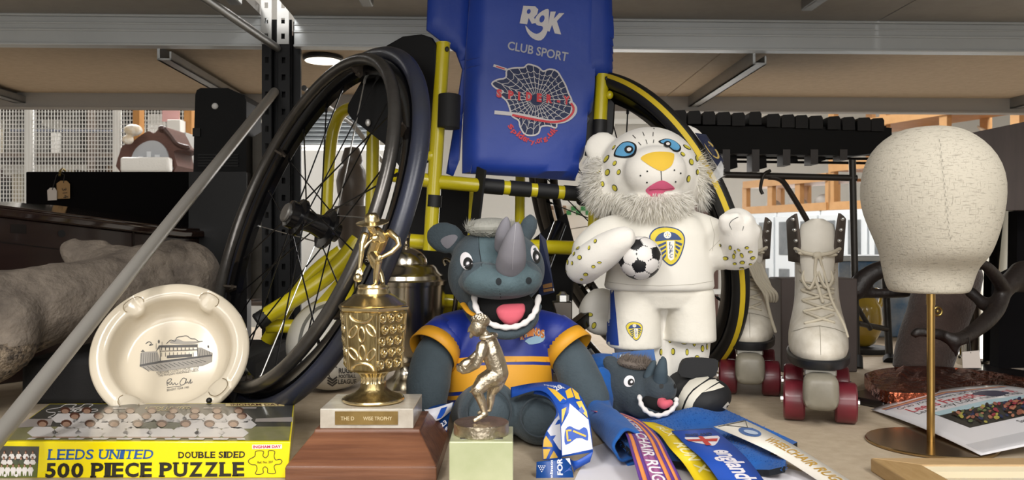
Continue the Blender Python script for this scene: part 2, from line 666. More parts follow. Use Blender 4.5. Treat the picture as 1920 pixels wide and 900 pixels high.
# brace of the side frame, and the rail above it
MB().tube([W(-60, 890, .80), W(515, 172, 1.76)], .0098, 16).build('brace', mat('grey_brace', '#9f9b95', .38, .35), rack)
MB().tube([W(300, -62, 1.2), W(520, 90, 1.76)], .0085, 14).build('brace', GALV, rack)
for px in (438, 683, 1520):
    x = (px - 960) / F * 1.62
    MB().box((x - .012, .75, .742), (x + .012, 1.62, .765), 0, RP).build('board_support', GALV, rack, smooth=0, bevel=.003)

rk2 = thing('shelving_rack', RP @ V((0, 2.15, -.95)), 'second steel rack standing behind the first, with tan board undersides', 'shelving')
b = MB()
b.box((-2.3, 1.84, .712), (.497, 2.46, .73), 0, RP); b.box((.501, 1.84, .712), (2.3, 2.46, .73), 0, RP)
b.build('upper_shelf_board', UNDER, rk2, smooth=0)
MB().box((-2.3, 1.81, -.022), (2.3, 2.47, 0), 0, RP).build('shelf_board', BOARD, rk2, smooth=0)
b = MB(); b.box((-2.3, 2.44, .668), (2.3, 2.465, .714), 0, RP); b.box((-2.3, 2.43, .664), (2.3, 2.465, .669), 0, RP)
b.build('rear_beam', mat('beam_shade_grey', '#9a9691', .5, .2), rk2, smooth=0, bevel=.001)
for x in (-.795, .583, 1.60, -1.46):
    b = MB(); b.box((x - .016, 1.84, .680), (x - .010, 2.45, .712), 0, RP); b.box((x - .016, 1.84, .680), (x + .016, 2.45, .684), 0, RP); b.box((x + .012, 1.84, .680), (x + .016, 2.45, .70), 0, RP)
    b.build('board_support', GALV, rk2, smooth=0)
b = MB()
perforated(b, -.553, -.531, -.95, .73, .038, .008, .013, 1.806); perforated(b, -.519, -.492, -.95, .73, .038, .008, .013, 1.806)
b.build('upright', MATS['dark_steel'], rk2, smooth=0)
MB().tube([W(570, 165, 1.86), W(660, 232, 2.3), W(740, 330, 2.42)], .007, 10).build('brace', GALV, rk2)

lamp = thing('lamp', W(606, 100, 1.92), 'round glowing white lamp lens under the back shelf beside the post', 'lamp')
MB().lathe([(.0, .0), (.043, 0), (.048, .004), (.048, .010), (0, .010)], 40, RP @ V((-.452, 1.93, .70))).build('lamp_rim', BLACKP, lamp)
MB().lathe([(0, -.002), (.03, -.0015), (.043, .001), (.043, .005), (0, .005)], 40, RP @ V((-.452, 1.93, .6985))).build('lens', mat('lit_lens', '#fff4e0', .4, emit=1.6), lamp)

# ---------------------------------------------------------------- far background
CAGEW = mat('white_wire', '#dddcd8', .5, .1)
cage = thing('wire_cage', (-2.2, 4.0, -.95), 'white wire mesh cage partition with pale posts in the far left background', 'cage')
for xa, xb in ((-2.95, -2.43), (-2.40, -1.99), (-1.96, -1.35)):
    b = MB()
    z = -.2
    while z < 1.3:
        b.box((xa, 4.0, z), (xb, 4.003, z + .0034)); z += .0205
    x = xa
    while x < xb:
        b.box((x, 4.003, -.2), (x + .003, 4.006, 1.3)); x += .0155
    b.build('mesh_panel', CAGEW, cage, smooth=0)
    b = MB(); b.box((xa, 3.995, .405), (xb, 4.012, .43)); b.box((xa, 3.995, 1.28), (xb, 4.012, 1.31)); b.box((xa, 3.995, -.22), (xb, 4.012, -.19))
    b.build('rail', CAGEW, cage, smooth=0)
for x in (-2.97, -2.415, -1.975, -1.33):
    b = MB(); b.box((x - .016, 3.985, -.95), (x + .016, 4.02, 1.4)); b.box((x - .004, 3.98, -.95), (x + .004, 3.985, 1.4))
    b.build('post', CAGEW, cage, smooth=0, bevel=.002)
MB().tube([W(20, 246, 4.04), W(255, 247, 4.04)], .008, 8).build('rod', mat('navy_rod', '#1d2233', .5), cage)

rk3 = thing('storage_rack', (-2.3, 4.6, -.95), 'dark storage rack of mixed boxes seen through the wire cage', 'shelving')
for k in range(8):
    z = -.9 + k * .27
    MB().box((-3.3, 4.35, z), (-1.2, 4.8, z + .02)).build('shelf', mat('rack_brown', '#4a3d33', .7), rk3, smooth=0)
for x in (-3.3, -2.3, -1.22):
    MB().box((x, 4.33, -.95), (x + .03, 4.8, 1.4)).build('upright', mat('rack_brown', '#4a3d33', .7), rk3, smooth=0)
boxm = [mat('box_%s' % c, h, .8) for c, h in (('kraft', '#5c452e'), ('dark', '#1a1614'), ('cream', '#8f8674'), ('grey', '#48443f'), ('rust', '#47291e'), ('black', '#0f0d0c'), ('white', '#b9b6b0'))]
random.seed(3)
for k in range(3, 7):
    z = -.88 + k * .27
    x = -3.2
    while x < -1.45:
        w = random.uniform(.05, .12); h = random.uniform(.12, .235)
        if not (-2.34 < x + w and x < -2.26):
            q = MB().box((x, 4.38, z), (x + w - .01, 4.6, z + h)).build('storage_box', random.choice(boxm), bevel=.004)
            tag(q, 'small storage box on the rack behind the wire cage', 'box', 'boxes behind the wire cage')
        x += w

# the longcase clock hood in bubble wrap
tag(MB().box((W(302, 0, 3.52).x, 3.52, -.95), (W(349, 0, 3.52).x, 3.8, W(0, 248, 3.52).z)).build('tall_locker', mat('locker_grey', '#a9a8a4', .6), bevel=.004), 'tall grey locker behind the clock hood carrying a white carton', 'locker')
clk = thing('longcase_clock', W(290, 330, 3.2), 'dark wooden clock hood with swan neck pediment and arched grey dial', 'clock')
WOODR = mat('mahogany', '#5d3b30', .45, var=(30, '#472a22', .3), stretch=(1, 1, 6))
k = 3.2 / F
b = MB()
arch = sp2([(225, 322), (225, 285), (232, 272), (245, 268), (262, 255), (278, 246), (288, 250), (296, 243), (302, 237), (310, 238), (318, 250), (328, 268), (350, 275), (350, 282), (326, 284), (326, 322)], 3)
hole = [(243, 322), (245, 300), (255, 278), (275, 265), (295, 265), (310, 278), (317, 300), (318, 322)]


def pxprism(mb, poly, Y, d, m=0):
    n = len(poly)
    v, f = tri2(poly, 1e9) if n > 4 else (poly, [(0, 1, 2, 3)])
    A = [W(x, y, Y) for x, y in poly]
    B = [p + V((0, d, 0)) for p in A]
    mb.add([W(x, y, Y) for x, y in v], f, m); mb.add([W(x, y, Y) + V((0, d, 0)) for x, y in v], f, m)
    mb.add(A + B, [(i, (i + 1) % n, n + (i + 1) % n, n + i) for i in range(n)], m)
    return mb


pxprism(b, arch, 3.2, .18).build('hood', WOODR, clk, smooth=0)
pxprism(MB(), sp2(hole, 3), 3.19, .012).build('dial', mat('dial_grey', '#a3a6ab', .5), clk, smooth=0)
pxprism(MB(), [(259, 320), (259, 293), (268, 293), (268, 300), (275, 300), (275, 284), (283, 284), (283, 300), (290, 300), (290, 290), (299, 290), (301, 320)], 3.186, .004).build('dial_plate', mat('dial_white', '#cfd2d6', .5), clk, smooth=0)
b = MB()
lpx(b, [(308, 242, 3.19, 5), (320, 256, 3.19, 4), (332, 270, 3.19, 4), (352, 277, 3.19, 5)]); epx(b, 303, 241, 3.185, 6, 6, 6)
b.build('scroll', mat('mahogany_dark', '#3c241d', .4), clk)
MB().box((W(236, 0, 3.22).x, 3.22, -.95), (W(316, 0, 3.22).x, 3.36, W(0, 321, 3.2).z)).build('case', WOODR, clk, smooth=0)
tag(MB().box(tuple(W(224, 323, 3.14)), tuple(W(325, 296, 3.18))).build('packing_wrap', mat('bubble_wrap', '#d9d7d2', .35, bump=(160, .8)), bevel=.01), 'white bubble wrap folded around the foot of the clock hood', 'bubble wrap')
b = MB(); epx(b, 250, 244, 3.12, 17, 11, 14); epx(b, 240, 262, 3.12, 10, 9, 10)
tag(blob(b, .004, 3).build('wrapped_ornament', mat('bubble_wrap2', '#e4e2de', .35, var=(25, '#c9b79a', .12), bump=(160, .8))), 'small bubble wrapped ornament resting on the clock hood shoulder', 'ornament')
for px, w in ((255, 12), (352, 14)):
    tag(MB().box((W(px - w / 2, 0, 3.6).x, 3.6, -.95), tuple(W(px + w / 2, 170, 3.6) + V((0, .05, 0)))).build('timber_post', mat('pine', '#c08a4c', .6, var=(20, '#a97437', .3), stretch=(6, 6, 1)), smooth=0),
        'pale timber post behind the clock hood, %s' % ('left of its wrapped ornament' if px < 300 else 'beside the black upright case'), 'post')
tag(MB().box((W(304, 0, 3.6).x, 3.6, W(0, 224, 3.54).z), (W(336, 0, 3.6).x, 3.606, W(0, 204, 3.6).z)).build('pink_notice', mat('pink_card', '#d9a8a6', .7), smooth=0), 'pink paper notice standing behind the small white carton', 'notice')
tag(MB().box((W(313, 0, 3.54).x, 3.54, W(0, 248, 3.52).z), (W(338, 0, 3.54).x, 3.66, W(0, 224, 3.54).z)).build('white_carton', WHITEP, bevel=.003), 'small white carton behind the clock pediment', 'carton')

# through the wheel: louvred shutter and white cupboard, turned post
lou = thing('louvre_shutter', W(640, 330, 4.4), 'pale grey louvred shutter seen between the wheel spokes', 'shutter')
for i in range(9):
    y = 200 + i * 8
    MB().hexa([W(560, y + 6, 4.4), W(700, y + 6, 4.4), W(700, y + 5, 4.42), W(560, y + 5, 4.42), W(560, y, 4.43), W(700, y, 4.43), W(700, y - 1, 4.45), W(560, y - 1, 4.45)]).build('slat', mat('louvre_grey', '#aab0b4', .5), lou, smooth=0)
MB().box(tuple(W(552, 275, 4.45)), tuple(W(708, 190, 4.45) + V((0, .02, 0)))).build('frame', mat('louvre_frame', '#c9ccce', .5), lou, smooth=0)
wc = thing('cupboard', W(640, 700, 4.2), 'white cupboard seen low between the wheel spokes', 'cupboard')
MB().box(tuple(W(560, 760, 4.2)), tuple(W(760, 272, 4.2) + V((0, .4, 0)))).build('body', mat('white_cupboard', '#e9e8e4', .5), wc, bevel=.01)
for xa, xb in ((564, 656), (664, 756)):
    MB().box(tuple(W(xa, 740, 4.18)), tuple(W(xb, 280, 4.18) + V((0, .02, 0)))).build('door', mat('white_cupboard', '#e9e8e4', .5), wc, bevel=.006)
tag(MB().lathe([(0, 0), (.07, 0), (.07, .02), (.03, .03), (.033, .2), (.035, .25), (.042, .30), (.046, .34), (.048, .36), (.034, .362), (.034, .38), (.040, .40), (.043, .43), (.036, .46), (.026, .475), (.03, .485), (.026, .50), (.02, .52), (0, .525)], 32, tuple(FL(660, 633))).build('turned_post', mat('turned_wood', '#6b635c', .35, var=(12, '#4d4641', .3))), 'dark turned wooden post standing behind the left wheel', 'post')

bn = thing('packing_bench', (.25, 3.0, -.95), 'low white packing bench behind the wheelchair carrying boxes', 'bench')
MB().box((-.1, 2.8, .17), (.62, 3.35, .20)).build('bench_top', WHITEP, bn, smooth=0)
for x_ in (-.07, .56):
    for y_ in (2.83, 3.29): MB().box((x_, y_, -.95), (x_ + .03, y_ + .03, .17)).build('leg', WHITEP, bn, smooth=0)
tag(MB().box((W(1020, 0, 2.9).x, 2.9, .2), tuple(W(1062, 385, 2.9) + V((0, .1, 0)))).build('card_box', mat('tan_card', '#a98f78', .8), bevel=.003), 'tan cardboard box glimpsed through the right wheel spokes', 'box')
tag(MB().box((W(1026, 0, 2.88).x, 2.88, .2), tuple(W(1054, 394, 2.88) + V((0, .015, 0)))).build('cream_panel', mat('cream_card', '#d8c6b2', .7), bevel=.002), 'cream panel leaning on the tan box behind the chair', 'panel')
wb = thing('white_carton', (W(1080, 0, 3.1).x, 3.1, .2), 'white carton with green chequered top behind the right wheel spokes', 'carton')
MB().box((W(1060, 0, 3.1).x, 3.1, .2), tuple(W(1108, 385, 3.1) + V((0, .1, 0)))).build('body', WHITEP, wb, smooth=0)
b = MB()
for i in range(5):
    for j in range(2):
        if (i + j) % 2: b.box(tuple(W(1062 + i * 9, 395 + j * 8, 3.095)), tuple(W(1071 + i * 9, 387 + j * 8, 3.095) + V((0, .004, 0))))
b.build('chequer', mat('green_print', '#3d8a4f', .6), wb, smooth=0)

# right: white cabinets in a row running away, timber racks with pale specimens above
A0, A1 = V((1.78, 6.3, 0)), V((2.62, 4.3, 0))
dirn = (A1 - A0).normalized(); nrm = V((-dirn.y, dirn.x, 0))
if nrm.y > 0: nrm = -nrm
LEN = (A1 - A0).length
CABW = mat('cabinet_white', '#d5dadd', .45)
GLS = mat('cabinet_glass', '#5f6468', .15, var=(9, '#8a8d8e', .3))


def cb(mb, u0, u1, d0, d1, z0, z1, m=0):
    P = [A0 + dirn * u0 - nrm * d0, A0 + dirn * u1 - nrm * d0, A0 + dirn * u1 - nrm * d1, A0 + dirn * u0 - nrm * d1]
    return mb.hexa([p + V((0, 0, z0)) for p in P] + [p + V((0, 0, z1)) for p in P], m)


NC = 5
for i in range(NC):
    u = i * LEN / NC; w = LEN / NC
    c = thing('cabinet', A0 + dirn * (u + w / 2) - nrm * .2 + V((0, 0, -.95)), 'white cabinet with rounded door windows, %s in the row under the timber racks' % ('furthest', 'second furthest', 'middle', 'second nearest', 'nearest')[i], 'cabinet', 'white cabinets in the far right background')
    cb(MB(), u + .004, u + w - .004, 0, .45, -.95, .47).build('body', CABW, c, bevel=.01)
    for j in range(2):
        ua = u + .01 + j * w / 2; ub = ua + w / 2 - .02
        d = cb(MB(), ua, ub, -.02, 0, -.9, .44).build('door', CABW, c, bevel=.004)
        cb(MB(), ua + .045, ub - .045, -.026, -.018, .16, .40).build('window', GLS, d, bevel=.02, bseg=3)
        cb(MB(), ua + .045, ub - .045, -.026, -.018, -.3, .06).build('window', GLS, d, bevel=.02, bseg=3)
PINE = mat('orange_pine', '#c99a66', .55, var=(14, '#b08350', .35))
for nm, u0, u1, z1, n in (('low', .05, .92, .68, 3), ('tall', .95, LEN + .5, 1.35, 4)):
    t = thing('timber_rack', A0 + dirn * (u0 + .3) - nrm * .2 + V((0, 0, .47)), '%s orange timber rack standing on the white cabinets' % nm, 'rack')
    for i in range(n + 1):
        u = u0 + (u1 - u0) * i / n
        for d in (0.02, .36):
            cb(MB(), u - .025, u + .025, d, d + .04, .47, z1).build('post', PINE, t, smooth=0)
    z = .475
    while z < z1:
        cb(MB(), u0, u1, .03, .38, z, z + .02).build('shelf', PINE, t, smooth=0)
        cb(MB(), u0, u1, .005, .03, z - .005, z + .05).build('rail', PINE, t, smooth=0)
        z += .26 if nm == 'tall' else .20
SPEC = [mat('specimen_a', '#b7a48c', .7, var=(8, '#8c7660', .3)), mat('specimen_b', '#c9c7c2', .7, var=(8, '#a29d95', .3))]
for i, (u, z, r, s, l) in enumerate([(.22, .535, .07, 1, 'grey rounded stone at the far end of the low timber rack'), (.48, .535, .085, 1, 'larger grey stone in the middle bay of the low timber rack'), (.75, .54, .09, 1, 'pale stone in the nearest bay of the low timber rack'),
                                     (1.17, .56, .08, 0, 'pale skull in the lower left bay of the tall timber rack'), (1.55, .57, .1, 0, 'large pale skull low in the tall timber rack'), (1.55, .83, .1, 0, 'pale skull on the second shelf of the tall timber rack'), (2.0, .83, .1, 0, 'nearest pale skull on the tall timber rack')]):
    p = A0 + dirn * u - nrm * .16 + V((0, 0, z))
    b = MB().ell(p, (r * .8, r * .8, r * .62)); b.ell(p + dirn * r * .7 + V((0, 0, -r * .2)), (r * .55, r * .45, r * .36))
    if not s:
        b.tube([p + V((0, 0, r * .3)), p - dirn * r * .8 + V((0, 0, r * .9))], [r * .2, r * .08], 10, rnd=True)
    tag(blob(b, r * .09, 3).build('rounded_stone' if s else 'animal_skull', SPEC[s]), l, 'stone' if s else 'skull')
tag(MB().box((1.55, 7.95, -.95), (2.05, 8, .75)).build('door_1', mat('brown_door', '#5a4038', .5), smooth=0), kind='structure')
# ---------------------------------------------------------------- things behind, left
b = MB()
tr = thing('storage_case', (-1.01, 2.03, 0), 'flat black panel case standing on edge below the wire cage', 'case')
b.box((-1.216, 2.0, 0), (-.80, 2.08, .439)).build('body', mat('matt_black', '#050405', .9, spec=.1), tr, bevel=.003)
MB().tube([W(112, 330, 1.995), W(113, 320, 2.0), W(117, 316, 2.03), W(122, 320, 2.04)], .003, 8).build('hook', mat('brass_dull', '#8d7a45', .35, .9), tr)
for px, py, w, h, l, c, mm in ((119, 356, 24, 34, 'brown', 1, mat('manila', '#8f7048', .8)), (98, 364, 17, 24, 'white', 0, mat('tag_white', '#b9b1aa', .8))):
    Y = 1.985 - .004 * (1 - c)
    t = thing('label_tag', W(px, py + h / 2, Y), '%s paper label tag hanging on the black case%s' % (l, ', the larger of two' if c else ', the smaller of two'), 'tag')
    b = MB()
    pxprism(b, [(px - w / 2, py + h / 2), (px - w / 2 - 1, py - h / 2 + 5), (px - w / 4, py - h / 2), (px + w / 4, py - h / 2), (px + w / 2, py - h / 2 + 6), (px + w / 2, py + h / 2 - 1)], Y, .0012)
    b.build('card', mm, t, smooth=0)
    MB().tube([W(px, py - h / 2 + 4, Y - .001), W(px + (2 if c else 8), 328, Y), W(114, 324, Y + .004)], .0009, 6).build('string', mat('string_black', '#26211d', .8), t)
    if c:
        q = MB(); bv = MB().add([W(px - 20, py - 20, Y - .0005), W(px + 20, py - 20, Y - .0005), W(px + 20, py + 20, Y - .0005), W(px - 20, py + 20, Y - .0005)], [(0, 1, 2, 3)]).bvh()
        write(q, bv, '314', ((124, 352), (129, 371), (119, 372), (116, 353)), 0, .0003)
        q.build('writing', mat('ink', '#1f1a17', .8), t, smooth=0)

uc = thing('upright_case', (-.71, 1.92, 0), 'tall black upright case with rounded top, vents and a white knob', 'case')
Y = 1.885
pxprism(MB(), [(360, 452), (364, 245), (366, 178), (369, 169), (376, 165), (428, 165), (440, 171), (458, 178), (462, 190), (462, 452)], Y, .11).build('body', mat('case_black', '#060607', .6, bump=(200, .1), spec=.2), uc, smooth=0, bevel=.003)
pxprism(MB(), [(352, 790), (354, 322), (462, 322), (464, 790)], Y - .012, .03).build('lower_panel', mat('case_brown_black', '#0e0d0f', .4, var=(6, '#0b0c0f', .3), spec=.25), uc, smooth=0, bevel=.003)
for i in range(5):
    pxprism(MB(), [(371, 289 + i * 5.2), (447, 289 + i * 5.2), (447, 291.5 + i * 5.2), (371, 291.5 + i * 5.2)], Y - .004, .01).build('vent', mat('vent_black', '#060607', .7), uc, smooth=0)
b = MB(); epx(b, 403, 199, Y - .002, 6, 6, 4); b.build('knob', mat('white_plastic', '#cfcecb', .3), uc)
pxprism(MB(), [(361, 240), (375, 240), (375, 256), (361, 256)], Y - .006, .01).build('latch', mat('vent_black', '#060607', .7), uc, smooth=0, bevel=.002)
tag(pxprism(MB(), [(468, 560), (466, 262), (492, 246), (496, 560)], 1.93, .03).build('weathered_board', mat('weathered', '#6f6a62', .8, var=(14, '#4a4640', .3)), smooth=0, bevel=.002), 'weathered pale board standing between the black case and the post', 'board')

# dark polished case (long) behind the bone
hb = thing('wooden_chest', (-1.0, 1.75, 0), 'long dark polished wooden chest lying behind the big bone', 'chest')
DKW = mat('dark_polish', '#2c1d1a', .3, var=(9, '#1d1312', .35), coat=.3, stretch=(1, 1, 5))
a0, a1 = W(-120, 380, 1.40), W(338, 436, 1.78)
bk = V((.02, .34, 0))


def slab(mb, t0, t1, dx, z0=None, z1=None):
    P = [a0 + V((0, -dx, 0)), a1 + V((dx, -dx, 0)), a1 + bk + V((dx, 0, 0)), a0 + bk]
    lo = [V((p.x, p.y, t0 if z0 is None else z0)) if z0 is not None else p + V((0, 0, t0)) for p in P]
    return mb.hexa(lo + [p + V((0, 0, t1)) for p in P])


slab(MB(), 0, -.012, 0, z0=0.0).build('body', DKW, hb, bevel=.002)
slab(MB(), -.012, .004, .012).build('lid', mat('lid_polish', '#2a1d19', .1, coat=.8), hb, bevel=.004)
slab(MB(), .004, .010, .002).build('lid_moulding', mat('lid_polish', '#2a1d19', .1, coat=.8), hb, bevel=.002)
chest_front = MB().add([V((a0.x, a0.y, 0)), V((a1.x, a1.y, 0)), a1, a0], [(0, 1, 2, 3)])
bvf = chest_front.bvh()
b = MB(); decal(b, bvf, ellp(115, 438, 7, 7), 0, .001); b.build('keyhole', mat('vent_black', '#060607', .7), hb, smooth=0)
b = MB(); decal(b, bvf, [(19, 420), (49, 421), (49, 438), (19, 437)], 0, .001); decal(b, bvf, [(0, 452), (115, 467), (115, 469), (0, 455)], 0, .001)
b.build('escutcheon', mat('dark_inlay', '#120c0b', .4), hb, smooth=0)
b = MB(); decal(b, bvf, [(248, 432), (252, 432), (252, 462), (248, 462)], 0, .001); b.build('panel_joint', mat('dark_inlay', '#120c0b', .4), hb, smooth=0)

# the bone
b = MB()
lpx(b, [(-150, 655, 1.20, 105), (-30, 607, 1.24, 96), (90, 572, 1.29, 74), (190, 550, 1.36, 68), (280, 527, 1.42, 70), (345, 520, 1.45, 62)])
lpx(b, [(210, 530, 1.40, 52), (168, 496, 1.42, 36), (140, 472, 1.42, 25)])
lpx(b, [(215, 500, 1.42, 42), (260, 505, 1.45, 40), (320, 505, 1.46, 58)])
epx(b, 350, 518, 1.46, 62, 66, 60); epx(b, 330, 545, 1.44, 60, 55, 55)
epx(b, 138, 466, 1.42, 24, 17, 22); epx(b, 180, 462, 1.43, 26, 14, 20)
lpx(b, [(20, 600, 1.22, 60), (0, 655, 1.20, 55), (-60, 700, 1.17, 40)])
bone = blob(b, .006, 5)
from mathutils import noise as NZ
for i_, p_ in enumerate(bone.v):
    rough_ = 1.0 if (p_.x > -.62 or p_.x < -.80) else .45
    n_ = NZ.fractal(p_ * 18, 1.0, 2.0, 4) * .006 + NZ.fractal(p_ * 70, 1.0, 2.0, 3) * .003 * rough_ - max(0, NZ.noise(p_ * 120) - .25) * .012 * rough_
    bone.v[i_] = p_ + V((.2, -.8, .5)) * n_
bone.m = [1 if (lambda c: (c.x < -.62 and c.z < .155 - .25 * (c.x + .9)) and c.y < 1.26)(sum((bone.v[i] for i in q), V((0, 0, 0))) / len(q)) else 0 for q in bone.f]
o = bone.build('large_bone', [mat('old_bone', '#7f7468', .85, var=(16, '#3f3731', .22), bump=(140, .8, .004)), mat('porous_bone', '#857664', .9, var=(110, '#2f2823', .13), bump=(160, 1.0, .008))], smooth=60)
tag(o, 'large weathered greyish brown whale bone lying on the left', 'bone')
b = MB(); b.box((-.80, 1.30, 0), (-.42, 1.56, .075))  # added block: props the bone and stands in for the dark shadow beneath
tag(b.build('foam_block', mat('black_foam', '#141314', .9, bump=(300, .3)), bevel=.01), 'black foam block supporting the large bone', 'block')

# ashtray on a small black wire stand
LAYMAX = .6
ac = W(322, 660, 1.155)
an = V((.22, -.85, .50)).normalized()
AM = frame(an)
NR = .117
AS = .915
prof = [(0, -.042), (.076, -.042), (.094, -.034), (.111, -.012), (.1165, .000), (.1170, .006), (.114, .0105), (.105, .0125), (.094, .0115), (.0905, .0085), (.089, .002), (.086, -.012), (.082, -.022), (.075, -.0285), (.066, -.0315), (0, -.033)]
n = 144
notch = [radians(a) for a in (58, 128, 238, 318)]
rings = []
for r, z in prof:
    ring = []
    for k_ in range(n):
        t = 2 * pi * k_ / n
        rr, zz = max(r, 1e-4), z
        for a in notch:
            dlt = (t - a + pi) % (2 * pi) - pi
            if z > -.0125 and .084 < r:
                g = max(0, 1 - (dlt / .135) ** 2) ** .5 if abs(dlt) < .135 else 0
                if r < .112 and z > 0: zz -= g * .0075
                if r < .096 and z > -.012: rr -= g * .006
        ring.append(ac + AM @ (V((rr * cos(t), rr * sin(t), zz)) * AS))
    rings.append(ring)
ash = MB().loft(rings)
av = ash.bvh()
t = thing('ashtray', ac - V((0, 0, .11)), 'round cream ceramic ashtray standing on edge, printed with a cricket pavilion', 'ashtray')
ash.build('dish', mat('cream_glaze', '#dcd1bd', .16, coat=.15, var=(4, '#d8ccb6', .4)), t, smooth=70)
INK = mat('sepia_ink', '#4d4a48', .5)
INKL = mat('sepia_light', '#99938a', .5)
b = MB()
O = .0006
for poly, mm in (([(263, 663), (268, 660), (295, 659), (301, 676), (262, 687)], 1), ([(371, 652), (378, 652), (399, 662), (398, 671), (372, 674)], 1),
                 ([(262, 687), (300, 681), (398, 664), (398, 678), (380, 686), (300, 697), (275, 694)], 1)):
    decal(b, av, poly, mm, O)
for poly in ([(292, 660), (298, 648), (371, 646), (370, 651), (300, 652)], [(262, 684), (300, 677), (398, 665), (398, 668), (300, 681), (262, 688)], [(313, 667), (360, 664), (360, 669), (313, 672)],
             [(264, 660), (268, 656), (272, 660)], [(389, 652), (389, 648), (392, 648), (392, 653)], [(296, 640), (298, 637), (300, 640), (299, 644), (297, 644)]):
    decal(b, av, poly, 0, O * 1.6)
for i in range(9):
    x = 303 + i * 7.4
    line(b, av, [(x, 652), (x, 657)], 1.6, 0, O * 1.5); line(b, av, [(x, 661), (x, 669)], 1.0, 0, O * 1.5)
for i in range(14):
    x = 280 + i * 8.2
    line(b, av, [(x, 697 - i * 1.4), (x - 12, 688 - i * 1.0)], 1, 0, O * 1.5)
for i in range(8):
    line(b, av, [(266 + i * 4, 662), (264 + i * 4.4, 684 - i)], .8, 0, O * 1.5)
for i in range(5):
    line(b, av, [(376 + i * 4, 655 + i), (374 + i * 5, 671 - i)], .8, 0, O * 1.5)
line(b, av, [(300, 653), (301, 677)], 1.2, 0, O * 1.5); line(b, av, [(370, 650), (371, 668)], 1.2, 0, O * 1.5)
line(b, av, [(300, 659), (370, 656)], 1.2, 0, O * 1.5)
line(b, av, sp2([(312, 645), (320, 638), (328, 640), (332, 633), (342, 631), (350, 630), (358, 635), (366, 636), (372, 640), (380, 640)], 4, False), 1.4, 0, O)
decal(b, av, sp2([(318, 642), (332, 636), (345, 640), (362, 640), (376, 641), (360, 645), (330, 645)], 4), 1, O * .8)
line(b, av, sp2([(273, 645), (279, 641), (284, 644), (280, 648), (287, 646)], 4, False), 1.6, 0, O)
line(b, av, [(293, 655), (293, 644)], .8, 0, O); line(b, av, [(304, 648), (304, 641)], .8, 0, O)
write(b, av, 'YORKSHIRE COUNTY CRICKET CLUB', ((293, 698), (373, 685), (373, 690), (293, 703)), 0, O)
write(b, av, 'THE PAVILION HEADINGLEY LEEDS', ((297, 703), (372, 691), (372, 696), (297, 707)), 0, O)
line(b, av, sp2([(314, 724), (313, 716), (317, 711), (322, 711), (318, 717), (313, 718), (320, 721), (322, 717), (324, 722), (328, 718), (330, 722), (334, 719)], 4, False), 1.2, 0, O)
line(b, av, sp2([(350, 712), (344, 709), (338, 716), (339, 722), (346, 720), (350, 710), (348, 719), (352, 716), (354, 719), (358, 711), (357, 719), (361, 716)], 4, False), 1.2, 0, O)
line(b, av, [(313, 727), (340, 724)], 1, 0, O)
write(b, av, 'BENEFIT YEAR 1981', ((313, 730), (354, 724), (354, 728), (313, 734)), 0, O)
b.build('printed_scene', [INK, INKL], t, smooth=0)
b = MB()
for a in notch:
    pts = [ac + AM @ (V((cos(a + d) * r, sin(a + d) * r, z + .0009)) * AS) for d, r, z in [(-.15, .0945, .0118), (-.16, .100, .0125), (-.12, .1065, .0122), (-.05, .109, .0118), (.05, .109, .0118), (.12, .1065, .0122), (.16, .100, .0125), (.15, .0945, .0118)]]
    b.tube(smooth_pts(pts, 4), .0005, 6)
b.build('gilt_line', mat('gilt_line', '#8d7c5f', .3, .5), t)
st = thing('plate_stand', (ac.x, 1.19, 0), 'small black wire plate stand holding up the cream ashtray', 'plate stand')
for px in (196, 392):
    e = W(px, 751, 1.122)
    bx = e.x * 1.0
    MB().tube(smooth_pts([e, V((e.x, e.y + .003, .008)), V((bx, 1.14, .004)), V((bx, 1.21, .004)), V((bx * .98, 1.25, .11))], 5), .0028, 8).build('prong', BLACKP, st)
    q = MB(); q.ell(e, (.0042, .0042, .0042)); q.build('tip', BLACKP, st)
MB().tube([V((W(196, 0, 1.17).x, 1.21, .004)), V((W(392, 0, 1.17).x, 1.21, .004))], .0028, 8).build('cross_wire', BLACKP, st)

# ---------------------------------------------------------------- puzzle box
fbl, fbr, ftl, ftr = W(-8, 897, .90), W(540, 893, .90), W(-8, 828, .90), W(545, 829, .90)
btl, btr = W(92, 757, 1.13), W(553, 755, 1.13)
bbl, bbr = V((btl.x, btl.y, 0.0)), V((btr.x, btr.y, 0.0))
fbl.z = fbr.z = 0.0
ZT = ftl.z
ftr.z = ZT
btl, btr = FL(92, 757, ZT), FL(553, 755, ZT)
BOXL = [fbl, fbr, bbr, bbl, ftl, ftr, btr, btl]
pz = thing('puzzle_box', (-.42, 1.0, 0), 'yellow and photo printed 500 piece football team jigsaw puzzle box lying flat', 'puzzle box')
bx = MB().hexa(BOXL)
FILMC = .6
bx.build('box', [mat('box_yellow', '#ecd90c', .22, coat=FILMC)], pz, bevel=.0012)
bvb = bx.bvh()
NAVY = mat('print_black', '#1b1a17', .35, coat=.4)
PBLUE = mat('print_blue', '#1f5496', .35, coat=.4)
PCREAM = mat('print_cream', '#e8e2d8', .35, coat=.4)
b = MB()
write(b, bvb, 'LEEDS UNITED', ((91, 842), (291, 843), (287, 860), (89, 862)), 0, .0005, .012, None, True)
b.build('team_lettering', PBLUE, pz, smooth=0)
b = MB()
write(b, bvb, '500 PIECE PUZZLE', ((86, 868), (460, 866), (460, 893), (84, 896)), 0, .0005, .035, None, True)
write(b, bvb, 'DOUBLE SIDED', ((334, 847), (461, 846), (460, 858), (334, 859)), 0, .0005, .025, None, True)
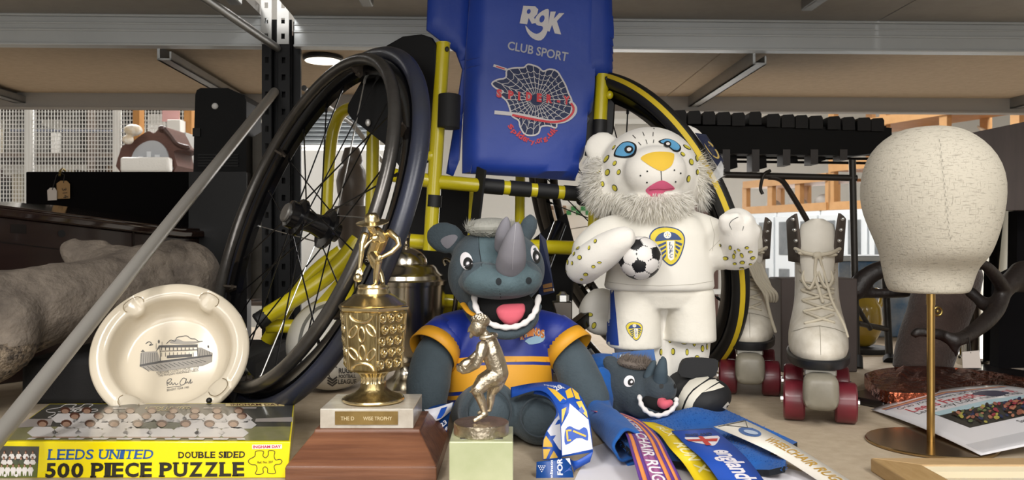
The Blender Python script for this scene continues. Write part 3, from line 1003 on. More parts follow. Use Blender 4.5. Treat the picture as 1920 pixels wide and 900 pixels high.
jig = sp2([(480, 846), (478, 855), (468, 861), (466, 866), (472, 871), (480, 872), (482, 880), (479, 888), (488, 889), (494, 886), (493, 879), (497, 875), (502, 879), (502, 886), (510, 888), (517, 886), (514, 876), (517, 871), (525, 870), (529, 865), (525, 861), (517, 862), (514, 855), (515, 846), (504, 845), (503, 853), (498, 858), (493, 854), (494, 846)], 4)
line(b, bvb, jig + [jig[0]], 1.3, 0, .0005, 3)
write(b, bvb, 'Ref. No. 207', ((483, 864.5), (512, 864), (512, 868), (483, 869)), 0, .0005, .01)
b.build('lettering', NAVY, pz, smooth=0)
b = MB()
decal(b, bvb, [(473, 833.5), (529, 833), (529, 841), (473, 842)], 0, .0004, 20)
write(b, bvb, 'INGHAM DAY', ((475, 835), (527, 834.5), (527, 839.5), (475, 840.5)), 1, .0007, .03)
b.build('maker_label', [PCREAM, mat('print_magenta', '#c0155e', .4)], pz, smooth=0)


def person_patch(b, bv, x, y, s, h, kit, skin, hair, short):
    """one tiny figure of a printed team photograph"""
    decal(b, bv, ellp(x, y - h * 1.14, s * .31, h * .30, 0, 10), hair, .0008, 9)
    decal(b, bv, ellp(x, y - h * 1.03, s * .22, h * .22, 0, 10), skin, .0010, 9)
    decal(b, bv, [(x - s * .55, y), (x - s * .85, y - h * .35), (x - s * .45, y - h * .85), (x + s * .45, y - h * .85), (x + s * .85, y - h * .35), (x + s * .55, y)], kit, .0006, 30)


PHM = [mat('photo_dark', '#4a4a45', .3, coat=.5, var=(40, '#3c3c3a', .3)), mat('photo_grass', '#7d7f4e', .3, coat=.5, var=(60, '#8f8a6a', .3)), mat('photo_white', '#dcd8d6', .3, coat=.5),
       mat('photo_skin', '#ab8873', .3, coat=.5), mat('photo_hair', '#5a3426', .3, coat=.5), mat('photo_grey', '#a8a09c', .3, coat=.5), mat('photo_gold', '#d9c489', .3, coat=.5), mat('photo_green', '#4a5240', .3, coat=.5)]
b = MB()
T0, T1, T2, T3 = (92, 757), (553, 755), (545, 828), (-6, 827)


def tq(u, w): return quadmap((T0, T1, T2, T3), u, 1 - w)


def tp(pts): return [tq(u, w) for u, w in pts]


decal(b, bvb, tp([(.006, .02), (.994, .02), (.994, .62), (.006, .62)]), 0, .0003, 40)
decal(b, bvb, tp([(.006, .62), (.994, .62), (.994, .975), (.006, .975)]), 1, .0003, 40)
decal(b, bvb, tp([(.003, .42), (.10, .42), (.12, .6), (.003, .66)]), 5, .0006, 40)
decal(b, bvb, tp([(.86, .42), (.997, .38), (.997, .5), (.86, .5)]), 5, .0006, 40)
for w, n, off, kitl in ((.52, 9, .16, 0), (.68, 8, .20, 1), (.90, 9, .14, 0)):
    for i in range(n):
        u = off + (.80 - off) * i / (n - 1) + (.02 if n == 8 else 0)
        x, y = tq(u, w)
        person_patch(b, bvb, x, y, 27 + 8 * w, 17 + 6 * w, 7 if (kitl and i in (3, 4)) else 2, 3, 4, 2)
        if w > .8:
            decal(b, bvb, tp([(u - .035, .90), (u + .035, .90), (u + .03, .935), (u - .03, .935)]), 3, .0009, 40)
            decal(b, bvb, tp([(u - .04, .93), (u - .012, .93), (u - .018, .975), (u - .045, .975)]), 2, .0009, 40)
            decal(b, bvb, tp([(u + .012, .93), (u + .04, .93), (u + .045, .975), (u + .018, .975)]), 2, .0009, 40)
write(b, bvb, 'LEEDS UNITED', (tq(.41, .10), tq(.59, .10), tq(.59, .16), tq(.41, .16)), 6, .0006, .02)
write(b, bvb, 'SQUAD', (tq(.44, .17), tq(.54, .17), tq(.54, .215), tq(.44, .215)), 6, .0006, .02)
for u in (.10, .28, .64, .78):
    decal(b, bvb, tp([(u, .12), (u + .07, .12), (u + .07, .16), (u, .16)]), 5, .0006, 40)
decal(b, bvb, tp([(.72, .02), (.955, .02), (.96, .10), (.725, .10)]), 6, .0006, 40)
write(b, bvb, 'INGHAM DAY', (tq(.74, .035), tq(.94, .035), tq(.945, .085), tq(.745, .085)), 4, .0008, .02)
jt = [tq(.03 + (x - 466) / 63 * .20, .03 + (y - 845) / 44 * .36) for x, y in jig]
line(b, bvb, jt + [jt[0]], 1.2, 2, .0007, 4)
write(b, bvb, '500', (tq(.085, .16), tq(.17, .16), tq(.165, .24), tq(.08, .24)), 2, .0007, .02)
b.build('lid_photograph', PHM, pz, smooth=0)
b = MB()
decal(b, bvb, [(-2, 836), (74, 837), (70, 895), (-4, 896)], 0, .0004, 40)
decal(b, bvb, [(-2, 868), (72, 868), (70, 895), (-4, 896)], 8, .0005, 40)
for y, n, d in ((860, 5, 0), (871, 6, 4), (885, 6, 0)):
    for i in range(n):
        x = 6 + d + i * (56 / (n - 1 + .2)) + (3 if n == 5 else -2)
        kit = 7 if y == 871 and i in (2, 3) else 2
        person_patch(b, bvb, x, y, 7, 11, kit, 3, 4, 2)
        if y == 885:
            decal(b, bvb, [(x - 4, 882), (x + 4, 882), (x + 3, 892), (x + 1, 892), (x, 886), (x - 1, 892), (x - 3, 892)], 2, .0009, 30)
decal(b, bvb, ellp(11, 891, 3, 2.6), 2, .0012); decal(b, bvb, ellp(32, 891, 3, 2.6), 2, .0012)
b.build('inset_photograph', PHM + [mat('photo_lawn', '#57622f', .3, coat=.5)], pz, smooth=0)
LAYMAX = .05
# ---------------------------------------------------------------- sports wheelchair
wch = thing('sports_wheelchair', (-.05, 1.40, 0), 'sports wheelchair with yellow frame, cambered wheels and blue embroidered backrest, seen from behind', 'wheelchair')
TYRE = mat('tyre_rubber', '#2c2d31', .36, var=(7, '#262a3a', .15), bump=(300, .1))  # bluish mottling paints in a reflection of the blue nylon
TYRE2 = mat('tyre_black', '#141415', .55)
PUSH = mat('push_rim_metal', '#6a6764', .3, .75, var=(12, '#3a3836', .3), bump=(90, .15))


def ring_pts(c, u, v, r, n=96, off=0, nn=V((0, 0, 0))):
    return [c + nn * off + u * (r * cos(2 * pi * k / n)) + v * (r * sin(2 * pi * k / n)) for k in range(n)]


def make_wheel(c, n, R, RPd, tyrem, side):
    n = n.normalized(); u = n.cross(V((0, 0, 1))).normalized(); v = u.cross(n) * -1
    mxn = frame(n)
    rim = MB()
    prof = [(R - .014, -.011), (R - .014, .011), (R - .026, .010), (R - .040, .005), (R - .040, -.005), (R - .026, -.010)]
    rings = []
    for k in range(120):
        a = 2 * pi * k / 120
        d = u * cos(a) + v * sin(a)
        rings.append([c + d * r + n * z for r, z in prof])
    rim.loft(rings, cap=False, closed=True)
    w = rim.build('wheel', mat('rim_black', '#0a0a0c', .16, spec=.4), wch, smooth=30)
    t = MB().tube(ring_pts(c, u, v, R - .002, 120), .0128 if side < 0 else .0145, 16, closed=True)
    if side > 0:
        st = MB()
    t.build('tyre', tyrem, w)
    MB().tube(ring_pts(c, u, v, RPd, 120, .0285, n), .0095, 14, closed=True).build('push_rim', PUSH, w)
    for k in range(6):
        a = 2 * pi * k / 6 + .5
        d = u * cos(a) + v * sin(a); tt = n.cross(d)
        b = MB().bar(c + d * (RPd - .002) + n * .024, c + d * (R - .036) + n * .004, .020, .004, up=tt)
        b.lathe([(0, .0), (.005, 0), (.005, .004), (0, .004)], 10, c + d * (RPd - .014) + n * .012, mxn)
        b.build('rim_tab', mat('tab_brown', '#4a423b', .4, .5), w, smooth=30)
    hub = MB().lathe([(0, -.045), (.016, -.045), (.016, -.030), (.034, -.029), (.034, -.023), (.020, -.020), (.016, .0), (.018, .018), (.030, .021), (.030, .027), (.022, .03), (.022, .042), (.016, .044), (0, .044)], 28, c, mxn)
    hub.build('hub', BLKG, w, smooth=35)
    MB().lathe([(0, .044), (.0155, .044), (.0155, .047), (.0135, .049), (0, .0495)], 24, c, mxn).build('hub_cap', mat('cap_silver', '#8f8d8a', .3, .8), w)
    for k in range(24):
        a = 2 * pi * k / 24
        sgn = 1 if k % 2 else -1
        dlt = sgn * .95 if (k // 2) % 2 else -sgn * .95
        z = .023 if k % 2 else -.026
        p0 = c + (u * cos(a + dlt) + v * sin(a + dlt)) * .028 + n * z
        p1 = c + (u * cos(a) + v * sin(a)) * (R - .036) + n * (.003 * sgn)
        b = MB().tube([p0, p1], .0012, 6)
        q = p1 - (p1 - p0).normalized() * .012
        b.tube([q, p1], .0025, 6)
        b.build('spoke', mat('spoke_black', '#17171a', .3, .6) if k % 6 else STEEL, w)
    return w, u, v


CL = V((-.3165, 1.2681, .2950)); NL = V((-.7525, -.5606, .3458))
CR = V((.213, 1.528, .2870)); NRr = V((.830, .430, .355))
wl, _, _ = make_wheel(CL, NL, .2956, .271, TYRE, -1)
wr, uR, vR = make_wheel(CR, NRr, .2956, .266, TYRE2, 1)
nR = NRr.normalized()
# yellow side stripe of the right tyre (on the side facing the chair)
st = MB()
for off_, rr in ((-.0128, .2956 + .0035),):
    rings = []
    for k in range(120):
        a = 2 * pi * k / 120
        d = uR * cos(a) + vR * sin(a)
        rings.append([CR + d * (.2936 + .0150 * cos(g)) - nR * (.0150 * sin(g)) for g in (radians(18), radians(34), radians(50))])
    v_ = [p for r in rings for p in r]
    f_ = []
    for k in range(120):
        l = (k + 1) % 120
        for j in range(2): f_.append((k * 3 + j, k * 3 + j + 1, l * 3 + j + 1, l * 3 + j))
    st.add(v_, f_)
st.build('tyre_stripe', mat('tyre_yellow', '#c9ad1e', .6), wr)

LAT = V((.874, .486, 0)).normalized()      # across the chair, to its right in the photo
FWD = V((-.486, .874, 0))                  # away from the camera


def ytube(pts, r=.0125, name='frame_tube', m=YEL, k=1, n=16, par=wch):
    P = [W(*p) for p in pts]
    if k > 1: P = smooth_pts(P, k)
    return MB().tube(P, r, n).build(name, m, par)


YL, YR = 1.33, 1.385
lp = ytube([(831, 82, YL + .01), (806, 470, YL)], .0118, 'back_post')
b = MB().lathe([(0, 0), (.0125, 0), (.0125, .0015), (0, .0015)], 20, W(831, 82, YL + .01)); b.build('post_plug', YEL, lp)
b = MB(); epx(b, 838, 92, YL - .002, 4, 5, 2); b.build('bolt_hole', BLK, lp)
b = MB(); epx(b, 808, 293, YL, 10, 10, 8); b.build('stud', YEL, lp)
MB().tube([W(815.3, 366, YL), W(813.5, 388, YL)], .0123, 16).build('tape', BLK, lp)
rp = ytube([(1130, 140, YR + .01), (1112, 470, YR)], .0118, 'back_post')
b = MB(); epx(b, 1137, 147, YR - .003, 3, 4, 2); b.build('bolt_hole', BLK, rp)
b = MB(); epx(b, 1143, 178, YR, 7, 8, 6); b.build('stud', YEL, rp)
MB().tube([W(1125.5, 225, YR), W(1122, 290, YR)], .0126, 16).build('tape', BLK, rp)
cbr = ytube([(735, 328, 1.36), (811, 340, YL + .005), (1112, 366, YR + .005)], .0118, 'cross_bar')
q0_, q1_ = W(811, 340, YL + .005), W(1112, 366, YR + .005)
a, e = q0_.lerp(q1_, .30), q0_.lerp(q1_, .98)
for i in range(4):
    P = []
    for k in range(26):
        t = i / 4 + .19 * k / 25
        ang = t * 2 * pi * 4 * .5
        P.append(a.lerp(e, t))
    MB().tube(P, .0132, 16).build('black_tape', BLK, cbr)
MB().tube([W(1090, 364, 1.39), W(1150, 372, 1.42)], .02, 14).build('strap_end', mat('webbing', '#161618', .8), cbr)
ytube([(770, 452, 1.36), (840, 457, 1.36), (1110, 466, 1.44)], .0125, 'camber_bar')
ytube([(886, 345, 1.40), (880, 480, 1.42)], .005, 'side_wire')
ytube([(976, 318, 1.50), (974, 440, 1.52)], .0095, 'seat_post')
ytube([(672, 450, 1.40), (610, 520, 1.385), (485, 601, 1.37)], .0145, 'bumper_tube', k=6)
ytube([(640, 470, 1.46), (575, 525, 1.46), (500, 640, 1.46)], .012, 'bumper_tube', k=5)
ytube([(500, 612, 1.40), (640, 605, 1.42), (740, 560, 1.45), (900, 570, 1.48)], .012, 'lower_tube', k=5)
e0, e1 = W(500, 592, 1.372), W(484, 603, 1.366)
MB().tube([e0, e1, e1 + (e1 - e0) * .15], [.0148, .0155, .0135], 18).build('end_plug', BLK, wch)
MB().hexa([W(560, 605, 1.39), W(640, 600, 1.41), W(690, 490, 1.41), W(650, 500, 1.39)] + [p + V((.0, .006, 0)) for p in (W(560, 605, 1.39), W(640, 600, 1.41), W(690, 490, 1.41), W(650, 500, 1.39))]).build('gusset', YEL, wch, smooth=0)
ytube([(612, 420, 1.60), (618, 300, 1.60), (628, 235, 1.60), (650, 205, 1.58), (700, 200, 1.55)], .0118, 'foot_loop', k=6)
ytube([(697, 420, 1.52), (700, 235, 1.52)], .0125, 'side_post')
ytube([(770, 455, 1.50), (790, 640, 1.52)], .013, 'seat_rail')
ytube([(840, 560, 1.50), (850, 640, 1.52)], .02, 'seat_rail')
# side guards
GUARD = mat('guard_black', '#060607', .4, spec=.2)


def guard(poly, Y, slant=0.0):
    mb = MB()
    q = sp2(poly, 2) if False else poly
    n = len(q)
    A = [W(x, y, Y + slant * (x - poly[0][0])) for x, y in q]
    B = [p + V((.003, .005, 0)) for p in A]
    mb.add(A + B, [tuple(range(n)), tuple(range(2 * n - 1, n - 1, -1))] + [(i, (i + 1) % n, n + (i + 1) % n, n + i) for i in range(n)])
    return mb


g = guard([(652, 196), (690, 130), (725, 85), (755, 68), (790, 64), (808, 70), (817, 84), (816, 190), (806, 300), (760, 330), (720, 270), (658, 222), (651, 210)], 1.365, -.0002).build('side_guard', GUARD, wch, smooth=0, bevel=.001)
for px, py in ((810, 128), (690, 230), (757, 272)):
    b = MB(); epx(b, px, py, 1.352, 5, 7, 3); b.build('guard_bolt', mat('bolt_white', '#b9b8b5', .35, .5), g)
g = guard([(1106, 150), (1146, 140), (1153, 160), (1148, 245), (1130, 300), (1096, 292)], 1.40).build('side_guard', GUARD, wch, smooth=0)
# black plates and straps below the seat
guard([(740, 350), (885, 350), (890, 460), (985, 460), (1060, 400), (1078, 470), (1060, 700), (760, 700)], 1.60).build('seat_pan', mat('seat_black', '#0a0a0b', .8), wch, smooth=0)
MB().bar(W(903, 316, 1.335), W(890, 425, 1.36), .030, .004, up=tuple(FWD.cross(V((0, 0, 1))))).build('strap', mat('webbing', '#161618', .8), wch, smooth=0)
MB().tube([W(843, 179, YL - .001), W(841, 240, YL - .001)], [.0265, .0265], 18, flat=.7).build('velcro_band', mat('webbing', '#161618', .8, bump=(400, .3)), wch)
# rear anti-tip castor: steel bracket with a bolt, black forks
ac_ = MB().hexa([W(1036, 566, 1.30), W(1073, 566, 1.30), W(1073, 640, 1.30), W(1056, 640, 1.30)] + [p + V((0, .03, 0)) for p in (W(1036, 566, 1.30), W(1073, 566, 1.30), W(1073, 640, 1.30), W(1056, 640, 1.30))]).build('castor_bracket', mat('dull_steel', '#5a544e', .4, .8), wch, bevel=.002, smooth=30)
b = MB().lathe([(0, 0), (.0105, 0), (.0105, .011), (.007, .013), (.004, .017), (0, .017)], 6, W(1055, 566, 1.315)); b.build('bolt', STEEL, ac_, smooth=0)
MB().bar(W(1068, 622, 1.33), W(1150, 556, 1.40), .02, .022).build('fork_arm', BLKG, wch, smooth=0, bevel=.002)
MB().tube([W(1020, 500, 1.42), W(1050, 420, 1.46)], .012, 10).build('fork_arm', BLKG, wch)
MB().tube([W(1078, 630, 1.30), W(1160, 720, 1.34)], .014, 10).build('fork_arm', BLKG, wch)
MB().tube([W(1105, 655, 1.29), W(1150, 712, 1.30)], .003, 8).build('brake_rod', STEEL, wch)
b = MB().lathe([(0, -.012), (.03, -.012), (.034, -.008), (.034, .008), (.03, .012), (0, .012)], 30, W(1110, 690, 1.36), frame(V((.9, -.3, .1)))); b.build('castor_wheel', BLK, wch)

# backrest upholstery
NYL = mat('blue_nylon', '#0f3a9c', .5, var=(3, '#0d3490', .4), bump=(14, .5, .004), sheen=.2)
NYLD = mat('blue_nylon_dark', '#0d348f', .55, bump=(18, .6, .004))


def pad(poly, Y0, slope, thick, step=14, puff=.006):
    """padded cloth panel: outline in the photo, leaning across the chair"""
    def pt(x, y): return W(x, y, Y0 + slope * (x - 960))
    v, f = tri2(poly, step)
    pl = [V((x, y, 0)) for x, y in poly]
    mb = MB()
    def edge(x, y):
        d = 1e9
        for i in range(len(poly)):
            a = V((poly[i][0], poly[i][1])); b_ = V((poly[(i + 1) % len(poly)][0], poly[(i + 1) % len(poly)][1])); p = V((x, y))
            ab = b_ - a; t = max(0, min(1, (p - a).dot(ab) / max(ab.length_squared, 1e-9)))
            d = min(d, (p - a - ab * t).length)
        return d
    fr, bk_ = [], []
    for x, y in v:
        e = min(edge(x, y) / 16, 1)
        h = thick * sqrt(max(0, 1 - (1 - e) ** 2))
        w_ = puff * sin(x * .045 + y * .012) * sin(y * .021 + x * .004) * e * .25
        fr.append(pt(x, y) - FWD * (h + w_)); bk_.append(pt(x, y) + FWD * .004)
    n = len(v)
    mb.add(fr, f)
    mb.add(bk_, [q[::-1] for q in f])
    # join the rims
    cnt = {}
    for q in f:
        for i in range(len(q)):
            k_ = (q[i - 1], q[i]); cnt[k_] = 1
    for (a, b_) in cnt:
        if (b_, a) not in cnt:
            mb.add([fr[a], fr[b_], bk_[b_], bk_[a]], [(0, 1, 2, 3)])
    return mb


SL = .00022
wing = pad([(806, -70), (878, -70), (882, 0), (876, 110), (872, 160), (862, 300), (850, 330), (838, 325), (850, 250), (868, 130), (856, 98), (801, 56)], 1.405, SL, .010, 16)
wing.build('backrest_wing', NYLD, wch, smooth=60)
back = pad([(884, -60), (1000, -62), (1090, -60), (1118, 0), (1120, 60), (1112, 160), (1094, 262), (1079, 339), (985, 332), (868, 325), (869, 250), (874, 100), (882, 0)], 1.385, .00012, .026, 14)
rwing = pad([(1085, -60), (1146, -60), (1149, 60), (1148, 145), (1108, 141), (1092, 200), (1086, 100)], 1.375, .0001, .014, 14)
rwing.build('backrest_wing', NYLD, wch, smooth=60)
bko = back.build('backrest', NYL, wch, smooth=60)
bb = back.bvh()
SILV = mat('thread_silver', '#c3bfc0', .45, bump=(500, .2))
SILD = mat('thread_grey', '#a3a5ae', .5)
REDT = mat('thread_red', '#c4202f', .5)
NVT = mat('thread_navy', '#10204a', .6)
b = MB()
O = .0012
decal(b, bb, [(981, 11), (1003, 12), (1009, 18), (1007, 27), (1001, 33), (1006, 43), (997, 45), (991, 34), (988, 46), (974, 44)], 0, O, 8)
decal(b, bb, sp2([(1012, 24), (1027, 17), (1029, 28), (1026, 60), (1014, 76), (998, 72), (988, 60), (985, 48), (994, 58), (1006, 64), (1016, 58), (1017, 50), (1006, 47), (1003, 36)], 3), 0, O, 6)
decal(b, bb, [(1032, 22), (1042, 22), (1038, 36), (1048, 25), (1058, 25), (1044, 40), (1052, 65), (1040, 63), (1035, 47), (1030, 60), (1026, 58)], 0, O, 8)
b.build('maker_embroidery', SILV, bko, smooth=0)
b = MB()
decal(b, bb, ellp(991, 22, 3.5, 4.5, 20), 0, O * 1.5, 6); decal(b, bb, ellp(1016, 36, 4.5, 7, 20), 0, O * 1.5, 6)
b.build('embroidery_counter', NYL, bko, smooth=0)
b = MB()
write(b, bb, 'CLUB SPORT', ((953, 77), (1066, 99), (1063, 116), (951, 93)), 0, O, .018, 10)
b.build('embroidered_words', SILD, bko, smooth=0)
# spider web patch
web = sp2([(932, 150), (922, 157), (930, 166), (944, 172), (938, 178), (950, 190), (956, 205), (960, 218), (972, 226), (975, 238), (984, 252), (1000, 254), (1010, 249), (1014, 238), (1028, 236), (1042, 240), (1045, 230), (1060, 222), (1070, 212), (1072, 190), (1066, 176), (1060, 160), (1052, 146), (1044, 134), (1030, 130), (1018, 134), (1008, 126), (990, 121), (982, 127), (964, 128), (950, 132), (948, 146)], 3)
b = MB()
decal(b, bb, web, 0, O, 8)
b.build('web_patch', NVT, bko, smooth=0)
b = MB()
hx, hy = 1006, 187
line(b, bb, web + [web[0]], 3.0, 0, O * 1.5, 4)


def webr(a):
    lo, hi = 0, 140
    for _ in range(18):
        mid = (lo + hi) / 2
        if inside((hx + mid * cos(a), hy + mid * sin(a)), web): lo = mid
        else: hi = mid
    return lo


NS = 30
rad = [webr(2 * pi * i / NS) for i in range(NS)]
for i in range(NS):
    a = 2 * pi * i / NS
    line(b, bb, [(hx + 12 * cos(a), hy + 11 * sin(a)), (hx + rad[i] * cos(a), hy + rad[i] * sin(a))], 1.1, 0, O * 1.5, 8)
    j = (i + 1) % NS; a2 = a + 2 * pi / NS
    for fr_ in (.36, .52, .68, .84):
        r0, r1 = rad[i] * fr_, rad[j] * fr_
        am = (a + a2) / 2
        rm = (r0 + r1) / 2 * .93
        line(b, bb, [(hx + r0 * cos(a), hy + r0 * sin(a)), (hx + rm * cos(am), hy + rm * sin(am)), (hx + r1 * cos(a2), hy + r1 * sin(a2))], 1.0, 0, O * 1.5, 8)
line(b, bb, sp2([(927, 211), (975, 216), (1030, 228), (1058, 227), (1075, 215), (1078, 202), (1068, 190)], 4, False), 7, 0, O * 1.7, 5)
line(b, bb, [(925, 123), (950, 131)], 5, 0, O * 1.7, 5)
b.build('web_thread', SILV, bko, smooth=0)
b = MB()
line(b, bb, sp2([(960, 216), (1000, 224), (1032, 229), (1057, 226), (1072, 214), (1075, 203), (1070, 194)], 4, False), 4.2, 0, O * 2.3, 5)
line(b, bb, [(930, 125), (946, 130)], 2.2, 0, O * 2.3, 5)
b.build('red_swoosh', REDT, bko, smooth=0)
b = MB()
xs = [931, 953, 971, 986, 1006, 1024, 1044, 1056]
for ch, x, y, w_ in zip('SPIDER-Y', xs, [167, 170, 172, 173, 175, 177, 188, 180], [10, 10, 4, 11, 9, 11, 6, 12]):
    hgt = 16 if ch != '-' else 4
    for o_, mm, g_ in ((O * 2.2, 0, .09), (O * 2.9, 1, .035)):
        write(b, bb, ch, ((x, y), (x + w_, y + 1.5), (x + w_ - .5, y + hgt + 1.5), (x - .5, y + hgt)), mm, o_, .06 if mm else .12)
b.build('patch_lettering', [SILV, REDT], bko, smooth=0)
b = MB()
s_ = 'spider-y.org.uk'
wd_ = [.8, .9, .4, .9, .8, .5, .5, .9, .4, .9, .5, .9, .4, .9, .8]
tot = sum(wd_); acc = 0
for ch, w_ in zip(s_, wd_):
    t0 = acc / tot; t1 = (acc + w_ * .85) / tot; acc += w_

    def cpt(t):
        return (951 + 96 * t, 238 + 30 * (1 - (2 * t - 1.05) ** 2) * 1.0 + 2)
    (xa, ya), (xb, yb) = cpt(t0), cpt(t1)
    dx, dy = xb - xa, yb - ya
    l = math.hypot(dx, dy); nx, ny = -dy / l, dx / l
    h = {'i': 12, 'd': 12, 'k': 12, '.': 3, '-': 2}.get(ch, 9)
    dn = 3 if ch in 'pyg' else (-4 if ch == '-' else 0)
    if dn == 3: h += 0
    top = h - dn
    q = ((xa - nx * top, ya - ny * top), (xb - nx * top, yb - ny * top), (xb + nx * dn, yb + ny * dn), (xa + nx * dn, ya + ny * dn))
    write(b, bb, ch, q, 0, O * 1.5, .03)
b.build('web_address', REDT, bko, smooth=0)

# ---------------------------------------------------------------- silver lidded cup and rugby ball behind
SILVER = mat('aged_silver', '#ded7ca', .2, 1.0, var=(8, '#b9b09e', .4))
sx, sy = (762 - 960) / F * 1.40, 1.40
k = 1.40 / F
sc = thing('trophy_cup', (sx, sy, 0), 'tall tarnished silver lidded trophy cup with two thin handles, behind the gilt trophy', 'trophy cup')


def zz(py): return HC - (py - 450) / F * 1.40


b = MB()
prof = [(0, .0), (48, 735), (50, 728), (50, 722), (44, 716), (32, 706), (24, 700), (20, 690), (20, 682), (28, 676), (40, 668), (56, 645), (66, 610), (71, 570), (73, 535), (74, 530)]
prof = [(r * k, (zz(y) - zz(735)) if y else 0) for r, y in prof]
b.lathe(prof + [(.0, prof[-1][1])], 56, (sx, sy, 0)); b.build('bowl', SILVER, sc, smooth=35)
lid = MB().lathe([(r * k, zz(y) - zz(735)) for r, y in [(0, 531), (76, 531), (77, 524), (72, 521), (70, 514), (62, 508), (57, 499), (52, 494), (40, 492), (38, 482), (30, 470), (18, 463), (9, 460), (6, 455), (9, 450), (11, 444), (8, 436), (4, 430), (0, 428)]], 56, (sx, sy, 0))
lid.build('lid', SILVER, sc, smooth=35)
for s_, nm in ((1, 'r'), (-1, 'l')):
    P = [V((sx + s_ * a * k, sy, zz(y) - zz(735))) for a, y in [(58, 655), (78, 625), (90, 580), (94, 535), (92, 505), (84, 490), (75, 484), (70, 487), (74, 495)]]
    MB().tube(smooth_pts(P, 6), [.0045] * 24 + [.0035] * 25, 10).build('handle', mat('dark_silver', '#6b6356', .25, 1.0), sc)

rb = thing('rugby_ball', (W(628, 0, 1.44).x, 1.44, 0), 'white rugby ball with dark lettering and grey stripes, lying inside the left wheel', 'ball')
ball = MB().ell((W(628, 0, 1.44).x, 1.44, .0835), (.079, .118, .0835), MX.Rotation(radians(-6), 4, 'Z'), 64)
ball.build('ball', mat('ball_white', '#d5d1c7', .45, bump=(700, .3)), rb)
bv = ball.bvh()
b = MB()
write(b, bv, 'RUGBY', ((635, 690), (668, 689), (668, 699), (635, 700)), 0, .0006, .03, 8)
write(b, bv, 'FOOTBALL', ((635, 702), (667, 701), (667, 708), (635, 709)), 0, .0006, .03, 8)
write(b, bv, 'LEAGUE', ((634, 711), (668, 710), (668, 719), (634, 720)), 0, .0006, .03, 8)
line(b, bv, sp2([(632, 688), (624, 688), (618, 695), (617, 704), (622, 710), (628, 710)], 4, False), 1.6, 0, .0006)
for i in range(3):
    line(b, bv, [(614, 707 + i * 5), (623, 713 + i * 5), (632, 706 + i * 5)], 3, 0, .0006)
b.build('lettering', mat('ball_print', '#3b3a3a', .5), rb, smooth=0)
b = MB()
line(b, bv, sp2([(561, 645), (570, 610), (590, 583), (612, 572)], 5, False), 6, 0, .0006)
line(b, bv, sp2([(573, 650), (582, 622), (600, 598), (622, 585)], 5, False), 10, 0, .0006)
decal(b, bv, [(605, 636), (622, 632), (622, 662), (607, 664)], 0, .0006)
decal(b, bv, [(588, 665), (600, 662), (600, 672), (589, 674)], 0, .0006)
b.build('stripe', mat('ball_grey', '#6f6e69', .5), rb, smooth=0)

# ---------------------------------------------------------------- gilt bowling trophy
GOLD = mat('pale_gilt', '#f2e4be', .24, 1.0, var=(25, '#cdb57c', .35))
GOLDD = mat('dark_gilt', '#b8a677', .38, 1.0, var=(90, '#716040', .2), bump=(220, .4), stretch=(1, 1, .15))
gt = thing('bowling_trophy', (-.169, .975, 0), 'gilt six sided cup trophy topped by a stooping bowler, on marble and wood', 'trophy')
WOODB = mat('plinth_wood', '#85573c', .42, var=(70, '#54301f', .22), bump=(160, .4, .001), stretch=(.08, 1, 1.4), coat=.15)
b = MB()
x0, x1, y0, y1 = -.2515, -.0835, .886, 1.062
b.box((x0, y0, 0), (x1, y1, .0165))
X0, X1, Yf, Yb = -.2285, -.1065, .925, 1.026
b.loft([[V((x0, y0, .0165)), V((x1, y0, .0165)), V((x1, y1, .0165)), V((x0, y1, .0165))], [V((X0, Yf, .0465)), V((X1, Yf, .0465)), V((X1, Yb, .0465)), V((X0, Yb, .0465))], [V((X0, Yf, .0490)), V((X1, Yf, .0490)), V((X1, Yb, .0490)), V((X0, Yb, .0490))]])
b.build('wooden_plinth', WOODB, gt, smooth=0, bevel=.0012)
mar = MB().box((-.2232, .930, .049), (-.1147, 1.020, .0718))
mar.build('marble_block', mat('white_marble', '#d3cec3', .25, var=(22, '#a89e90', .22), coat=.2), gt, bevel=.0008, smooth=0)
pl = MB().box((-.2055, .9285, .0535), (-.1325, .9302, .0690))
plo = pl.build('name_plate', mat('bronze_plate', '#8d7448', .3, .9, var=(40, '#b59a62', .3)), gt, smooth=0)
pv = pl.bvh()
b = MB(); write(b, pv, 'THE D', ((639, 781), (664, 781), (664, 788), (639, 788)), 0, .0003, .01); write(b, pv, 'WISE TROPHY', ((681, 781), (735, 781), (735, 788), (681, 788)), 0, .0003, .01)
b.build('engraving', mat('engraved', '#d9c9a0', .4, .3), plo, smooth=0)
gc = V((-.169, .975, 0))
kg = .975 / F


def gz(py): return HC - (py - 450) / F * .975


b = MB()
b.lathe([(r * kg, gz(y)) for r, y in [(0, 752.5), (54, 752.5), (56, 749), (55, 745), (50, 742), (36, 736), (27, 729), (24, 724), (23, 716)]], 48, gc); b.build('foot', GOLDD, gt, smooth=40)
rings = []
for r, y in [(23, 717), (22, 712), (23, 705), (26, 700), (30, 696), (31, 693)]:
    rings.append([gc + V((r * kg * (1 + .05 * cos(16 * 2 * pi * j / 96)) * cos(2 * pi * j / 96), r * kg * (1 + .05 * cos(16 * 2 * pi * j / 96)) * sin(2 * pi * j / 96), gz(y))) for j in range(96)])
MB().loft(rings).build('stem', GOLD, gt, smooth=50)
b = MB(); b.tube(ring_pts(gc + V((0, 0, gz(747))), V((1, 0, 0)), V((0, 1, 0)), 55 * kg, 48), .0022, 8, closed=True); b.tube(ring_pts(gc + V((0, 0, gz(692))), V((1, 0, 0)), V((0, 1, 0)), 37 * kg, 48), .002, 8, closed=True)
b.build('bead_ring', GOLD, gt)
OA = radians(-90 - 43)


